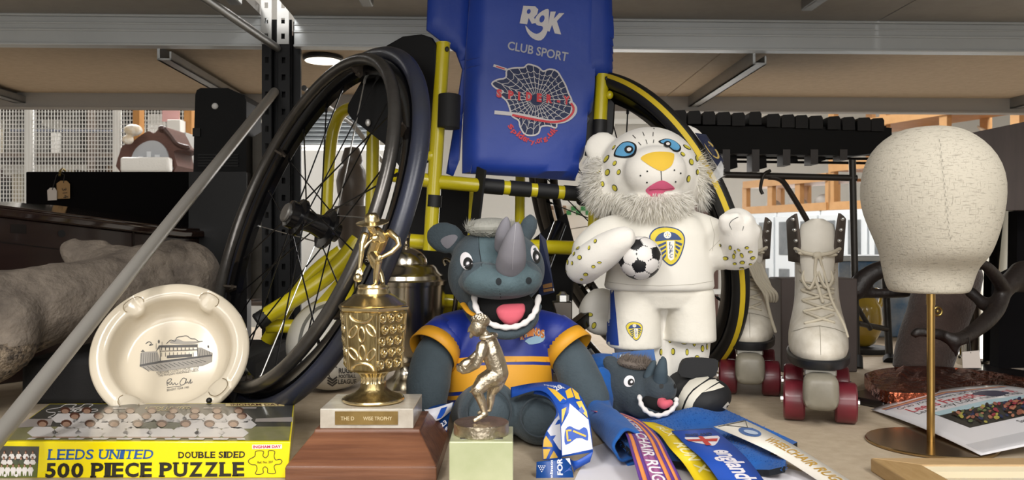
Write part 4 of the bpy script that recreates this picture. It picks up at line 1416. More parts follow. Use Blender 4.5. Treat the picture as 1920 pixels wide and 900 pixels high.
def octo(r, y, ph=OA):
    return [gc + V((r * kg * cos(ph + pi / 3 * j), r * kg * sin(ph + pi / 3 * j), gz(y))) for j in range(6)]


cup = MB().loft([octo(50, 692), octo(57, 687), octo(59, 660), octo(63, 620), octo(65, 585), octo(65, 580)])
cup.build('cup', GOLDD, gt, smooth=0)
MB().loft([octo(66, 582), octo(70, 579), octo(71, 574), octo(67, 572)]).build('rim', GOLD, gt, smooth=0, bevel=.0006)
# relief on the panels
cv = cup.bvh()
for j in range(6):
    ph = OA + pi / 3 * j + pi / 6
    d = V((cos(ph), sin(ph), 0)); tt = V((-sin(ph), cos(ph), 0))
    if d.y > .35: continue
    b = MB()

    def pp(a, y, out=0.0):
        rr = float(np.interp(y, [580, 585, 620, 660, 687, 692], [65, 65, 63, 59, 57, 50])) * kg * cos(pi / 6) + .0002 + out
        return gc + d * rr + tt * (a * kg) + V((0, 0, gz(y)))
    plain = j % 2 == 0
    if plain:
        for cy, s_ in ((592, 1), (681, -1)):
            b.tube([pp(21 * cos(t), cy - 9 * s_ + 13 * s_ * sin(t) + (3 if s_ > 0 else -3)) for t in [pi * q / 12 for q in range(13)]], .0021, 8)
        for cx, cy, rx, ry, an_ in ((-14, 616, 5.5, 12, 28), (0, 621, 5, 13, 0), (16, 613, 5.5, 12, -32), (-15, 657, 5.5, 12, -32), (0, 654, 5, 13, 0), (15, 657, 5.5, 12, 32)):
            q = [(cx + p[0], p[1]) for p in ellp(0, cy, rx, ry, an_, 20)]
            b.tube([pp(x * 1.15, y) for x, y in q], .0015, 8, closed=True)
    else:
        for r_ in range(5):
            for c_ in range(3):
                cy = 592 + r_ * 21; cx = -18 + c_ * 18 + (3 if r_ % 2 else -3)
                q = ellp(cx, cy, 6.5, 8, 20 * (c_ - 1) + 30 * (r_ % 2), 14)
                b.tube([pp(x * 1.05, y) for x, y in q], .0013, 7, closed=True)
                b.tube([pp(cx - 5, cy + 2), pp(cx, cy + 6, .001), pp(cx + 5, cy + 2)], .0014, 7, rnd=True)
                b.ell(pp(cx, cy - 1, .0005), (.0017, .0017, .0022), n=10)
    for a_, w_ in ((-30, 0), (30, 0)):
        b.tube([pp(a_ * .99, 586), pp(a_ * .86, 686)], .0012, 8)
    b.build('relief_panel', GOLD, gt)
b = MB().lathe([(r * kg, gz(y)) for r, y in [(0, 573), (60, 573), (62, 570), (58, 567), (50, 562), (44, 557), (38, 553), (32, 550), (31, 546), (29, 541), (30, 538), (28, 534), (0, 534)]], 48, gc)
b.build('domed_lid', GOLD, gt, smooth=35)
# the bowler
fy = .975


def fg(mb, pts, n=12):
    P = [W(x, y, fy + d) for x, y, d, r in pts]; R = [r * fy / F for x, y, d, r in pts]
    return mb.tube(P, R, n, rnd=True)


b = MB()
fg(b, [(703, 536, -.004, 5), (696, 538, -.012, 4)]); fg(b, [(704, 533, -.003, 4.6), (706, 512, -.004, 6.5), (709, 489, -.008, 8)])
fg(b, [(709, 489, -.008, 8.5), (703, 480, 0, 10), (701, 474, .008, 11)])
fg(b, [(717, 534, .006, 5), (712, 537, 0, 4)]); fg(b, [(718, 530, .008, 4.5), (714, 515, .010, 6), (702, 495, .010, 8), (699, 476, .010, 11)])
fg(b, [(700, 478, .01, 13), (708, 462, .004, 15), (714, 446, -.002, 16), (706, 438, -.008, 14)])
fg(b, [(706, 438, -.01, 10), (698, 432, -.016, 7), (694, 424, -.020, 7)])
epx(b, 695, 420, fy - .020, 9, 11, 10); fg(b, [(693, 419, -.027, 2), (692, 422, -.028, 2.2)], 8)
fg(b, [(731, 436, -.002, 7.5), (745, 448, -.006, 6.2), (748, 460, -.008, 5.4), (735, 473, -.012, 4.6), (717, 482, -.013, 4)])
for i in range(4): fg(b, [(716 - i * .5, 480 + i * 2.2, -.013, 1.8), (710, 480 + i * 2.6, -.015, 1.6), (707, 483 + i * 2.6, -.012, 1.4)], 8)
fg(b, [(684, 442, -.016, 7.5), (679, 458, -.020, 6.4), (678, 470, -.022, 5.2), (676, 490, -.022, 4.2), (674, 506, -.022, 3.6)])
for i in range(4): fg(b, [(670 + i * 2.4, 506, -.023, 1.7), (667 + i * 3.4, 514, -.026, 1.6), (668 + i * 3.0, 520, -.027, 1.4)], 8)
fg(b, [(677, 506, -.024, 1.8), (680, 514, -.026, 1.5)], 8)
fig = blob(b, .0007, 2)
fo = fig.build('bowler_figure', GOLD, gt, smooth=70)
b = MB()
hm = frame(V((-.05, -.25, 1)))
hc = W(698, 415, fy - .018)
b.lathe([(0, .0095), (.006, .0095), (.0085, .007), (.0092, .0005), (.0105, -.0002), (.0195, -.0012), (.0195, -.002), (.0, -.002)], 32, hc, hm)
b.build('hat', GOLD, fo, smooth=40)
b = MB(); epx(b, 671, 521, fy - .026, 8.5, 9, 8.5, n=24); b.build('bowl', GOLD, fo)
b = MB(); epx(b, 702, 447, fy - .016, 10, 8, 6, 20); fg(b, [(684, 464, -.028, 2.4), (690, 456, -.026, 2.4), (697, 450, -.024, 2.4)]); b.build('shirt_fold', GOLD, fo)

# ---------------------------------------------------------------- rugby player on green onyx
ot = thing('rugby_trophy', (-.0315, .846, 0), 'small silver running rugby player statuette on a pale green onyx block', 'trophy')
ONYX = mat('green_onyx', '#c4c6a4', .22, var=(14, '#a3ab82', .3), coat=.3)
ob = MB().box((-.0640, .8125, 0), (.0012, .880, .0632)); ob.build('onyx_block', ONYX, ot, bevel=.0012, smooth=0)
MB().box((-.0535, .822, .0632), (-.0095, .845, .0638)).build('engraved_plate', mat('plate_dark', '#4b4a45', .35, .8, var=(200, '#8d8c84', .2)), ot, smooth=0)
oc = V((-.0325, .847, .0632)); PEW = mat('pewter', '#ddd2bf', .32, 1.0, var=(60, '#998c76', .3), bump=(260, .5, .002))
MB().lathe([(0, 0), (.0285, 0), (.0292, .0008), (.0292, .0118), (.0285, .0125), (0, .0125)], 56, oc).build('disc', PEW, ot, smooth=35)
fy = .847
b = MB()
# legs, shorts
fg(b, [(890, 788, -.006, 4.4), (902, 781, -.003, 5.4), (910, 776, 0, 6)]); fg(b, [(909, 777, 0, 5), (905, 757, 0, 8.6), (898, 742, -.002, 9), (894, 733, -.004, 10.6)])
fg(b, [(895, 731, -.004, 12.5), (906, 717, 0, 17), (925, 707, .002, 20)])
fg(b, [(898, 774, .012, 3.6), (905, 770, .012, 4.2), (918, 768, .012, 4.8)]); fg(b, [(918, 767, .012, 5), (920, 750, .012, 8.2), (921, 738, .012, 9), (929, 722, .012, 15), (935, 705, .008, 17)])
# torso
fg(b, [(935, 700, .003, 19), (930, 682, .003, 19.5), (922, 660, .002, 20), (918, 644, .002, 17)])
fg(b, [(918, 640, .002, 10), (910, 626, .0, 7.5), (903, 618, 0, 7)])
epx(b, 897, 612, fy, 15.5, 20, 15, -14)
fg(b, [(885, 610, 0, 3), (880, 617, -.0005, 3.4), (878, 622, 0, 2)], 8)
fg(b, [(885, 626, 0, 4.6), (883, 631, 0, 3.8)], 8); fg(b, [(885, 609, -.003, 2.6), (888, 606, -.005, 2.6)], 8)
# arms
fg(b, [(904, 650, -.014, 11), (900, 668, -.018, 9.4), (893, 684, -.018, 8.4), (878, 694, -.014, 6), (868, 697, -.010, 5)])
fg(b, [(905, 655, .018, 9), (890, 668, .016, 7.5), (876, 678, .010, 5.5), (868, 684, .004, 4.4)])
for i in range(4):
    fg(b, [(870, 696 - i * 2.6, -.013, 2.2), (862, 697 - i * 3, -.012, 2.0), (857, 694 - i * 3, -.007, 1.7)], 8)
fg(b, [(872, 692, -.014, 2.2), (868, 686, -.015, 1.9)], 8)
fig = blob(b, .0008, 3)
fo = fig.build('player_figure', PEW, ot, smooth=70)
b = MB()
for i in range(26):
    a_ = i * 2.399; rr = sqrt(i / 26)
    epx(b, 901 + 13.5 * rr * cos(a_), 601 - 3 + 8 * rr * sin(a_), fy - .0085 * sqrt(max(0, 1 - rr * rr)) + .001, 5, 4, 4, 30 * sin(i), n=10)
epx(b, 902, 601, fy, 17, 13, 15, -12)
b.build('wavy_hair', PEW, fo)
b = MB(); epx(b, 872, 684, fy - .003, 17, 10, 10.5, 38, n=24); b.build('rugby_ball', PEW, fo)
b = MB()
P = [W(x, y, fy + d) for x, y, d in [(903, 634, -.011), (914, 633, -.013), (926, 630, -.009), (929, 628, 0), (922, 627, .009)]]
b.tube(smooth_pts(P, 5), .0026, 8, rnd=True); b.build('collar', PEW, fo)
b = MB()
for y, xx, yy in ((0, [886, 896, 908], [742, 744, 737]),):
    pass
P = [W(893 + 10 * cos(t) + 3, 731 + 8 * sin(t), fy - .002 - .009 * sin(t + 1)) for t in [2 * pi * q / 16 for q in range(16)]]
b.tube([W(882, 735, fy - .006), W(890, 728, fy - .0125), (W(901, 736, fy - .0115)), W(905, 748, fy - .006)], .0011, 6); b.build('shorts_hem', PEW, fo)
# ---------------------------------------------------------------- white leopard plush
LY = 1.27
lt = thing('leopard_plush', (W(1237, 0, LY).x, LY, 0), 'white plush leopard with yellow spots in white football kit, by the right wheel', 'plush toy')
PLW = mat('white_plush', '#e2ded6', .9, bump=(500, .25, .001), sheen=.3)
SPY = mat('spot_yellow', '#c7bb3c', .8)
SPB = mat('spot_outline', '#3b3a30', .8)
KITW = mat('white_jersey', '#dfdbd1', .85, bump=(900, .2, .0006), sheen=.2)
b = MB()
epx(b, 1217, 322, LY, 92, 84, 80)
epx(b, 1150, 345, LY + .02, 48, 52, 55); epx(b, 1293, 335, LY + .025, 44, 52, 55)
epx(b, 1228, 322, 1.212, 59, 49, 48); epx(b, 1230, 372, 1.225, 52, 32, 42)
epx(b, 1128, 277, LY + .02, 33, 30, 15, 25); epx(b, 1290, 264, LY + .03, 36, 29, 15, -28)
lpx(b, [(1225, 380, LY, 60), (1232, 430, LY + .005, 70), (1238, 490, LY + .005, 74), (1238, 530, LY + .005, 58)])
# arms
lpx(b, [(1160, 445, LY, 34), (1118, 478, 1.245, 36), (1094, 500, 1.21, 34)])
lpx(b, [(1090, 502, 1.205, 31), (1112, 486, 1.185, 35), (1140, 466, 1.17, 33), (1160, 452, 1.16, 27), (1170, 446, 1.16, 23)])
lpx(b, [(1168, 440, 1.15, 12), (1180, 437, 1.148, 9)]); lpx(b, [(1170, 450, 1.148, 12), (1182, 447, 1.147, 9)]); lpx(b, [(1166, 458, 1.15, 12), (1178, 457, 1.148, 9)])
lpx(b, [(1315, 440, LY, 34), (1360, 470, 1.25, 34), (1388, 474, 1.23, 33)])
lpx(b, [(1388, 470, 1.225, 32), (1384, 440, 1.205, 36), (1382, 425, 1.20, 36)])
lpx(b, [(1362, 424, 1.185, 15), (1359, 412, 1.18, 13)]); lpx(b, [(1380, 420, 1.18, 15), (1378, 409, 1.175, 13)]); lpx(b, [(1399, 424, 1.185, 15), (1400, 413, 1.18, 13)]); lpx(b, [(1412, 440, 1.20, 13), (1416, 432, 1.195, 11)])
# legs
lpx(b, [(1192, 560, LY, 48), (1196, 640, LY, 46), (1200, 690, LY, 44), (1200, 735, LY, 40)])
lpx(b, [(1288, 560, LY, 48), (1290, 640, LY, 42), (1285, 700, LY, 38), (1290, 735, LY - .01, 36)])
body = blob(b, .0042, 6)
bv = body.bvh()
body0 = MB(); body0.add(body.v, body.f)
b = body


def spot(b, bv, x, y, rx, ry, a=0, o=.0007):
    decal(b, bv, ellp(x, y, rx, ry, a), 2, o, 4); decal(b, bv, ellp(x, y, rx * .74, ry * .76, a), 1, o * 1.8, 4)


c5 = lambda x, y: (1060 + x / 3.46, 220 + y / 3.46)
for x, y, rx, ry, a in [(322, 298, 12, 18, 30), (275, 357, 16, 23, 20), (218, 350, 13, 22, 25), (348, 355, 13, 19, 20), (243, 432, 12, 19, -10), (322, 457, 16, 24, -30), (268, 270, 12, 30, 35), (316, 196, 7, 18, 35), (815, 290, 15, 22, -15), (852, 268, 11, 21, -15), (855, 355, 10, 19, 0), (797, 398, 13, 24, 10), (788, 195, 10, 30, -60), (760, 240, 12, 18, -50)]:
    p = c5(x, y); spot(b, bv, p[0], p[1], rx / 3.46, ry / 3.46, a)
c6 = lambda x, y: (1050 + x / 3, 420 + y / 3)
for x, y, rx, ry, a in [(112, 188, 13, 13, 0), (145, 282, 14, 10, 0), (188, 238, 12, 9, 0), (222, 215, 13, 6, 0), (200, 97, 9, 12, 20), (165, 135, 7, 13, 10), (100, 135, 13, 10, -20), (113, 105, 13, 9, -20), (70, 220, 6, 12, 0), (45, 215, 5, 16, 0), (65, 160, 6, 12, 20), (80, 168, 6, 12, 20), (122, 310, 10, 6, 0), (35, 270, 6, 14, -20),
                        (875, 175, 12, 14, -30), (932, 192, 17, 11, 0), (978, 180, 9, 16, 0), (1025, 215, 15, 10, 0), (1083, 190, 15, 10, -10), (1022, 175, 9, 15, -30), (958, 132, 9, 13, 0), (1070, 155, 14, 7, 0), (1050, 132, 12, 8, 0), (983, 222, 11, 8, 0), (1005, 145, 11, 6, 40), (900, 120, 10, 8, 0), (985, 155, 5, 12, -20), (1022, 246, 14, 5, 0), (1070, 225, 10, 6, 0),
                        (620, 655, 10, 15, 0), (700, 667, 20, 11, 0), (755, 672, 9, 17, 0), (800, 700, 10, 20, 0), (715, 720, 9, 19, 0), (638, 717, 11, 20, 0), (770, 748, 13, 11, 0), (825, 690, 5, 18, 0), (458, 697, 12, 14, 0), (512, 683, 16, 9, 0), (566, 720, 8, 20, 0), (405, 720, 9, 10, 0)]:
    p = c6(x, y); spot(b, bv, p[0], p[1], rx / 3, ry / 3, a)
b.build('body', [PLW, SPY, SPB], lt, smooth=80)
b = MB()
eyeL = [c5(*q) for q in [(315, 245), (330, 205), (370, 165), (420, 158), (460, 180), (462, 225), (440, 255), (385, 265), (330, 258)]]
eyeR = [c5(*q) for q in [(605, 155), (650, 140), (700, 150), (740, 180), (750, 205), (735, 225), (700, 222), (660, 185), (615, 170)]]


def shrink(P, f, dx=0, dy=0):
    cx = sum(p[0] for p in P) / len(P); cy = sum(p[1] for p in P) / len(P)
    return [(cx + (p[0] - cx) * f + dx, cy + (p[1] - cy) * f + dy) for p in P]


for ey, ((x, y), r) in ((eyeL, (c5(415, 212), 8.5)), (eyeR, (c5(660, 178), 7))):
    b = MB()
    decal(b, bv, sp2(ey, 3), 1, .0007, 4); decal(b, bv, sp2(shrink(ey, .83, 0, -.6), 3), 0, .0013, 4)
    decal(b, bv, ellp(x, y, r, r * .85), 1, .0018, 3); decal(b, bv, ellp(x + .6, y, r * .5, r * .42), 2, .0023, 3)
    b.build('eye', [mat('eye_blue', '#5c9cc6', .6), mat('felt_black', '#161616', .7), mat('eye_white', '#ddd8d4', .7)], lt, smooth=60)
b = MB()
decal(b, bv, sp2([c5(*q) for q in [(490, 265), (540, 235), (610, 225), (690, 232), (705, 255), (690, 310), (650, 340), (620, 348), (575, 330), (520, 295)]], 3), 0, .0009, 5)
b.build('nose', mat('nose_yellow', '#dcb53a', .8), lt, smooth=60)
b = MB()
decal(b, bv, sp2([c5(*q) for q in [(522, 468), (570, 430), (625, 408), (670, 425), (708, 458), (690, 472), (650, 478), (610, 508), (560, 514), (535, 492)]], 3), 0, .0009, 5)
line(b, bv, [c5(545, 468), c5(600, 462), c5(640, 466), c5(700, 458)], 1.2, 1, .0014)
b.build('mouth', [mat('mouth_pink', '#cc5a7c', .8), mat('mouth_dark', '#96344f', .8)], lt, smooth=60)
b = MB()
line(b, bv, [c5(620, 350), c5(624, 408)], 1.5, 0, .0008)
for q in [(532, 350), (488, 378), (530, 422), (706, 343), (746, 363), (714, 417)]:
    x, y = c5(*q); decal(b, bv, ellp(x, y, 1.6, 1.6, 0, 10), 0, .0008, 4)
for a, c in [((438, 118), (457, 138)), ((502, 97), (512, 122)), ((570, 98), (568, 124)), ((522, 146), (531, 174)), ((574, 146), (571, 168)), ((474, 162), (492, 183)), ((488, 55), (494, 72)), ((572, 72), (578, 78)), ((400, 97), (418, 102))]:
    line(b, bv, [c5(*a), c5(*c)], 1.3, 0, .0008)
# stitched fingers
line(b, bv, sp2([(1372, 430), (1368, 420), (1374, 412), (1384, 407)], 3, False), .9, 0, .0008); line(b, bv, [(1392, 432), (1394, 424)], .9, 0, .0008)
b.build('stitching', mat('felt_black', '#161616', .7), lt, smooth=0)
FURW = mat('white_fur', '#f7f5f0', .9, fuzzy=.55)
b = MB()
lo = lambda px, py, r, c: (c - V(W(px, py, c.y))).length < r * .00085
def ftest(c, n):
    px = 960 + c.x / c.y * F; py = 450 - (c.z - HC) / c.y * F
    if py > 402: return False
    if px < 1130 and py > 296 - (1130 - px) * .1 and py < 395: return True
    if px > 1308 and 278 < py < 385: return True
    if 1100 < px < 1170 and py > 362 + (1170 - px) * -.1 and py < 400: return True
    if py > 362 and 1172 < px < 1290 and n.y < .3: return True
    return False
fur(b, body0, 6500, .019, .0008, ftest, (0, -.08, -.28))
b.build('fluffy_cheeks', FURW, lt, smooth=0, recalc=False)
# tail curling behind the leg
b = MB(); lpx(b, [(1165, 590, 1.36, 26), (1128, 565, 1.37, 26), (1112, 585, 1.37, 28), (1120, 606, 1.36, 22), (1150, 608, 1.35, 20)])
tl = blob(b, .004, 4); tb = tl.bvh()
b = tl
for x, y, rx, ry in [(1091, 549, 6.5, 7), (1114, 610, 4.5, 6.5), (1107, 590, 5, 4)]: spot(b, tb, x, y, rx, ry, 20)
b.build('tail', [PLW, SPY, SPB], lt, smooth=80)


def ring_loft(rows, Y, n=36, p=2.4):
    """rows of (py, px left, px right, half depth in px, [dY])"""
    rings = []
    for r in rows:
        py, xl, xr, d = r[:4]; yy = Y + (r[4] if len(r) > 4 else 0)
        c = W((xl + xr) / 2, py, yy); rx = (xr - xl) / 2 * yy / F; rd = d * yy / F
        ring = []
        for j in range(n):
            t = 2 * pi * j / n
            cx, sy = cos(t), sin(t)
            ring.append(c + V((rx * abs(cx) ** (2 / p) * (1 if cx > 0 else -1), rd * abs(sy) ** (2 / p) * (1 if sy > 0 else -1), 0)))
        rings.append(ring)
    return rings


b = MB()
b.loft(ring_loft([(398, 1185, 1290, 50), (412, 1168, 1312, 62), (440, 1150, 1330, 72), (480, 1142, 1335, 76), (515, 1137, 1335, 77), (536, 1133, 1337, 76), (543, 1136, 1334, 72)], LY))
lpx(b, [(1185, 425, LY, 30), (1140, 446, 1.255, 40), (1112, 472, 1.235, 41)])
lpx(b, [(1300, 425, LY, 30), (1338, 448, 1.26, 38), (1352, 470, 1.25, 37)])
sh = blob(b, .004, 5); sv = sh.bvh()
so = sh.build('shirt', KITW, lt, smooth=80)
b = MB()
line(b, sv, [(1135, 528), (1180, 534), (1240, 536), (1300, 533), (1336, 527)], .9, 0, .0004); line(b, sv, [(1328, 398), (1340, 440), (1336, 470)], .8, 0, .0004); line(b, sv, [(1330, 470), (1348, 452), (1360, 438)], .8, 0, .0004)
b.build('seam', mat('seam_grey', '#b5afa4', .9), so, smooth=0)
SHW = mat('white_satin', '#dad5c9', .7, bump=(26, .55, .006), sheen=.2)
b = MB()
b.loft(ring_loft([(530, 1150, 1330, 64), (550, 1143, 1337, 64), (575, 1141, 1337, 56)], LY))
b.loft(ring_loft([(545, 1146, 1238, 58), (590, 1141, 1236, 62), (640, 1137, 1238, 66), (649, 1138, 1239, 66)], LY))
b.loft(ring_loft([(545, 1244, 1336, 58), (590, 1246, 1338, 62), (628, 1245, 1339, 66), (637, 1244, 1339, 66)], LY))
shs = blob(b, .0032, 2); shv = shs.bvh()
sho = shs.build('shorts', SHW, lt, smooth=80)
b = MB()
decal(b, shv, [(1136, 541), (1151, 541), (1156, 590), (1161, 648), (1138, 645), (1137, 600)], 0, .0007, 6)
b.build('blue_side_stripe', mat('kit_blue', '#1d3f8f', .7), sho, smooth=60)


def crest(b, bv, M_):
    """shield badge; M_ maps the badge's own pixel frame to the picture"""
    out = [(1218, 440), (1230, 428), (1250, 425), (1272, 430), (1283, 442), (1283, 460), (1273, 487), (1258, 499), (1243, 488), (1227, 470), (1219, 452)]
    P = lambda L: [M_(*q) for q in L]
    decal(b, bv, sp2(P(out), 3), 1, .0007, 5)
    decal(b, bv, sp2(P(shrink(out, .93)), 3), 0, .0012, 5)
    decal(b, bv, P(sp2([(1229, 448), (1236, 439), (1251, 435), (1266, 438), (1275, 446), (1276, 450), (1252, 450), (1230, 453)], 2)), 1, .0017, 5)
    decal(b, bv, P([(1250, 452), (1264, 451), (1263, 486), (1257, 489), (1252, 484)]), 2, .0017, 5)
    decal(b, bv, P(ellp(1251, 441, 7, 6.6, 0, 14)), 2, .0021, 4)
    for i in range(5):
        a = 2 * pi * i / 5 - pi / 2
        decal(b, bv, P(ellp(1251 + 3.6 * cos(a), 441 + 3.4 * sin(a), 1.1, 1.1, 0, 8)), 3, .0024, 4)
    decal(b, bv, P(ellp(1251, 441, 1.3, 1.3, 0, 8)), 0, .0026, 4)
    for i in range(4):
        y = 456 + i * 7.5
        xl = 1232 + i * 3.2
        decal(b, bv, P([(xl, y + 4), (1248.5, y - 3), (1248.8, y + 1.2), (xl + 2.2, y + 8)]), 1, .0017, 5)
        xr = 1279 - i * 3.6
        decal(b, bv, P([(1266, y - 4), (xr, y + 1), (xr - 2.2, y + 5.2), (1266, y + .4)]), 1, .0017, 5)
    for i, ch in enumerate('LUFC'):
        y = 454 + i * 7.6; x = 1254 + i * .2
        write(b, bv, ch, (M_(x + .8, y), M_(x + 6.4, y - .6), M_(x + 5.6, y + 6), M_(x, y + 6.6)), 1, .0022, .01)


CRM = [mat('crest_yellow', '#d2bd2c', .6), mat('crest_blue', '#28406f', .6), mat('crest_white', '#e3dfd6', .6), mat('crest_grey', '#8b93a5', .6)]
b = MB(); crest(b, sv, lambda x, y: (x, y)); b.build('club_crest', CRM, so, smooth=0)
b = MB(); crest(b, shv, lambda x, y: (1174 + (x - 1218) * .47, 603 + (y - 425) * .485)); b.build('club_crest', CRM, sho, smooth=0)
# boots
BOOTK = mat('boot_black', '#131417', .7, bump=(400, .2, .0006))
BOOTW = mat('boot_white', '#d6d1c4', .7)
for nm, dx, dY in (('right', 0, 0), ('left', -104, .03)):
    b = MB()
    epx(b, 1313 + dx, 746, 1.205 + dY, 58, 38, 62, 12); epx(b, 1290 + dx, 748, 1.25 + dY, 42, 36, 50); lpx(b, [(1290 + dx, 720, LY - .01 + dY, 40), (1296 + dx, 740, 1.235 + dY, 42)])
    bt = blob(b, .004, 4)
    bt.v = [V((p.x, p.y, max(p.z, .001))) for p in bt.v]
    btv = bt.bvh()
    bo = bt.build('boot', BOOTK, lt, smooth=80)
    if dx == 0:
        b = MB()
        for st_ in ([(1293, 714), (1318, 708), (1330, 709), (1300, 730), (1284, 752), (1276, 774), (1268, 770), (1274, 742)], [(1300, 734), (1330, 713), (1345, 716), (1315, 738), (1300, 757), (1294, 778), (1281, 775), (1288, 752)]):
            decal(b, btv, sp2(st_, 2), 0, .0008, 5)
        for st_ in ([(1333, 712), (1348, 716), (1330, 727), (1316, 733)], [(1348, 719), (1358, 726), (1336, 733), (1318, 736)], [(1364, 753), (1374, 768), (1376, 774), (1354, 764)]):
            decal(b, btv, st_, 0, .0008, 5)
        b.build('boot_stripes', BOOTW, bo, smooth=60)
b = MB()
pxprism(b, sp2([(1277, 706), (1275, 692), (1282, 676), (1300, 672), (1340, 674), (1347, 680), (1342, 704), (1320, 711)], 2), 1.21, .012)
b.build('boot_tongue', BOOTK, lt, smooth=30, bevel=.002)
# its swing tag in a clear sleeve, by the ear
tg = thing('swing_tag', W(1335, 290, 1.25), 'dark swing tag with a gold oval in a clear sleeve by the leopard plush ear', 'tag')
tf = [W(1303, 249, 1.262), W(1324, 252, 1.25), W(1357, 300, 1.215), W(1350, 318, 1.215), W(1338, 300, 1.24)]
b = MB().add(tf + [p + V((0, .0015, 0)) for p in tf], [(0, 1, 2, 3, 4), (9, 8, 7, 6, 5)] + [(i, (i + 1) % 5, 5 + (i + 1) % 5, 5 + i) for i in range(5)])
tgv = b.bvh(); b.build('card', mat('tag_navy', '#23283e', .35, coat=.3), tg, smooth=0)
b = MB(); decal(b, tgv, ellp(1335, 280, 22, 7, 52), 0, .0006, 5); b.build('gold_oval', mat('tag_gold', '#b59c5a', .4), tg, smooth=0)
b = MB(); decal(b, tgv, ellp(1335, 280, 18, 4.6, 52), 0, .0012, 5); b.build('oval_centre', mat('tag_navy', '#23283e', .35, coat=.3), tg, smooth=0)
cl = [W(1352, 301, 1.205), W(1357, 312, 1.2), W(1356, 330, 1.2), W(1340, 342, 1.21), W(1333, 330, 1.22), W(1345, 312, 1.21)]
MB().add(cl + [p + V((0, .001, 0)) for p in cl], [(0, 1, 2, 3, 4, 5), (11, 10, 9, 8, 7, 6)] + [(i, (i + 1) % 6, 6 + (i + 1) % 6, 6 + i) for i in range(6)]).build('clear_sleeve', mat('clear_film', '#e9eaea', .08, trans=.0, alpha=.35, coat=.5), tg, smooth=0)
# the small football in its paw
fb = thing('football', W(1200, 484, 1.15), 'small black and white toy football held against the leopard plush shirt', 'ball')
fc = W(1200, 484, 1.175); fr_ = 41 * 1.175 / F
# truncated icosahedron: classify points of a fine sphere by nearest icosahedron vertex
g = (1 + sqrt(5)) / 2
iv = [V(p).normalized() for p in [(0, 1, g), (0, -1, g), (0, 1, -g), (0, -1, -g), (1, g, 0), (-1, g, 0), (1, -g, 0), (-1, -g, 0), (g, 0, 1), (-g, 0, 1), (g, 0, -1), (-g, 0, -1)]]
# turn one black pentagon towards the spot seen in the photo
R1 = iv[0].rotation_difference(V((-.16, -.80, -.32)).normalized()).to_matrix()
R2 = MX.Rotation(radians(20), 3, V((-.16, -.80, -.32)).normalized())
iv = [R2 @ (R1 @ p) for p in iv]
bm = bmesh.new(); bmesh.ops.create_icosphere(bm, subdivisions=5, radius=1)
b = MB()
# face centres of the solid (hexagons) for the seams
hexc = []
for i in range(12):
    for j in range(i + 1, 12):
        for k_ in range(j + 1, 12):
            if (iv[i] - iv[j]).length < 1.1 and (iv[j] - iv[k_]).length < 1.1 and (iv[i] - iv[k_]).length < 1.1:
                hexc.append((iv[i] + iv[j] + iv[k_]).normalized())
cen = [(p, 1) for p in iv] + [(p, 0) for p in hexc]
PD, HD = .9393, .9150


def cls(d):
    s = sorted(((p.dot(d) / (PD if t else HD) * 1, t) for p, t in cen), reverse=True)
    # distance to the two nearest face planes
    return s[0][1], s[0][0] - s[1][0]


vs = []
for v_ in bm.verts:
    d = v_.co.normalized(); t_, gap = cls(d)
    vs.append(fc + d * fr_ * (1 - .012 * max(0, 1 - gap / .02)))
fs = [tuple(q.index for q in f_.verts) for f_ in bm.faces]
ms = []
for f_ in bm.faces:
    t_, gap = cls(f_.calc_center_median().normalized())
    ms.append(1 if t_ else (2 if gap < .011 else 0))
bm.free()
b.add(vs, fs); b.m = ms
b.build('ball', [mat('ball_panel_white', '#dcd8d4', .5), mat('ball_panel_black', '#111113', .5), mat('ball_seam', '#3a3a3c', .6)], fb, smooth=80)

# ---------------------------------------------------------------- grey rhino plush
D = .085
rp_ = thing('rhino_plush', (W(940, 0, 1.15).x, 1.15, 0), 'dark grey plush rhino sitting in a blue and amber rugby jersey', 'plush toy')
RG = mat('rhino_plush_grey', '#45525a', .85, var=(34, '#38444b', .3), bump=(260, .6, .002), sheen=.12)
RGD = mat('rhino_plush_dark', '#39434a', .85, var=(34, '#2e373e', .3), bump=(260, .6, .002), sheen=.12)
b = MB()
epx(b, 928, 488, 1.10 + D, 82, 60, 74); epx(b, 905, 515, 1.09 + D, 66, 70, 66); epx(b, 958, 505, 1.09 + D, 64, 66, 66)
epx(b, 938, 528, 1.035 + D, 80, 34, 70); epx(b, 905, 524, 1.02 + D, 42, 34, 46); epx(b, 978, 520, 1.02 + D, 40, 34, 46)
epx(b, 835, 446, 1.11 + D, 37, 30, 13, -12); epx(b, 862, 462, 1.11 + D, 22, 20, 14)
epx(b, 990, 428, 1.12 + D, 17, 28, 14, -18)
body0 = MB(); body0.add(b.v, b.f)
# jaw, trunk, arms, legs
epx(b, 946, 592, 1.075 + D, 66, 42, 52)
lpx(b, [(925, 590, 1.11 + D, 60), (935, 660, 1.12 + D, 82), (938, 740, 1.12 + D, 92), (940, 770, 1.12 + D, 80)])
lpx(b, [(850, 630, 1.10 + D, 38), (815, 668, 1.07 + D, 39), (803, 720, 1.05 + D, 42), (800, 765, 1.04 + D, 36), (800, 785, 1.04 + D, 26)])
lpx(b, [(1020, 630, 1.11 + D, 36), (1068, 672, 1.09 + D, 38), (1092, 722, 1.07 + D, 42), (1110, 752, 1.06 + D, 36), (1112, 760, 1.06 + D, 26)])
lpx(b, [(900, 775, 1.08 + D, 55), (912, 772, 1.02 + D, 56), (917, 771, .972 + D, 58)])
lpx(b, [(975, 780, 1.08 + D, 52), (1000, 778, 1.02 + D, 52), (1012, 780, .962 + D, 54)])
bd = blob(b, .0042, 5)
bd.v = [V((p.x, p.y, max(p.z, .0015))) for p in bd.v]
rv = bd.bvh()
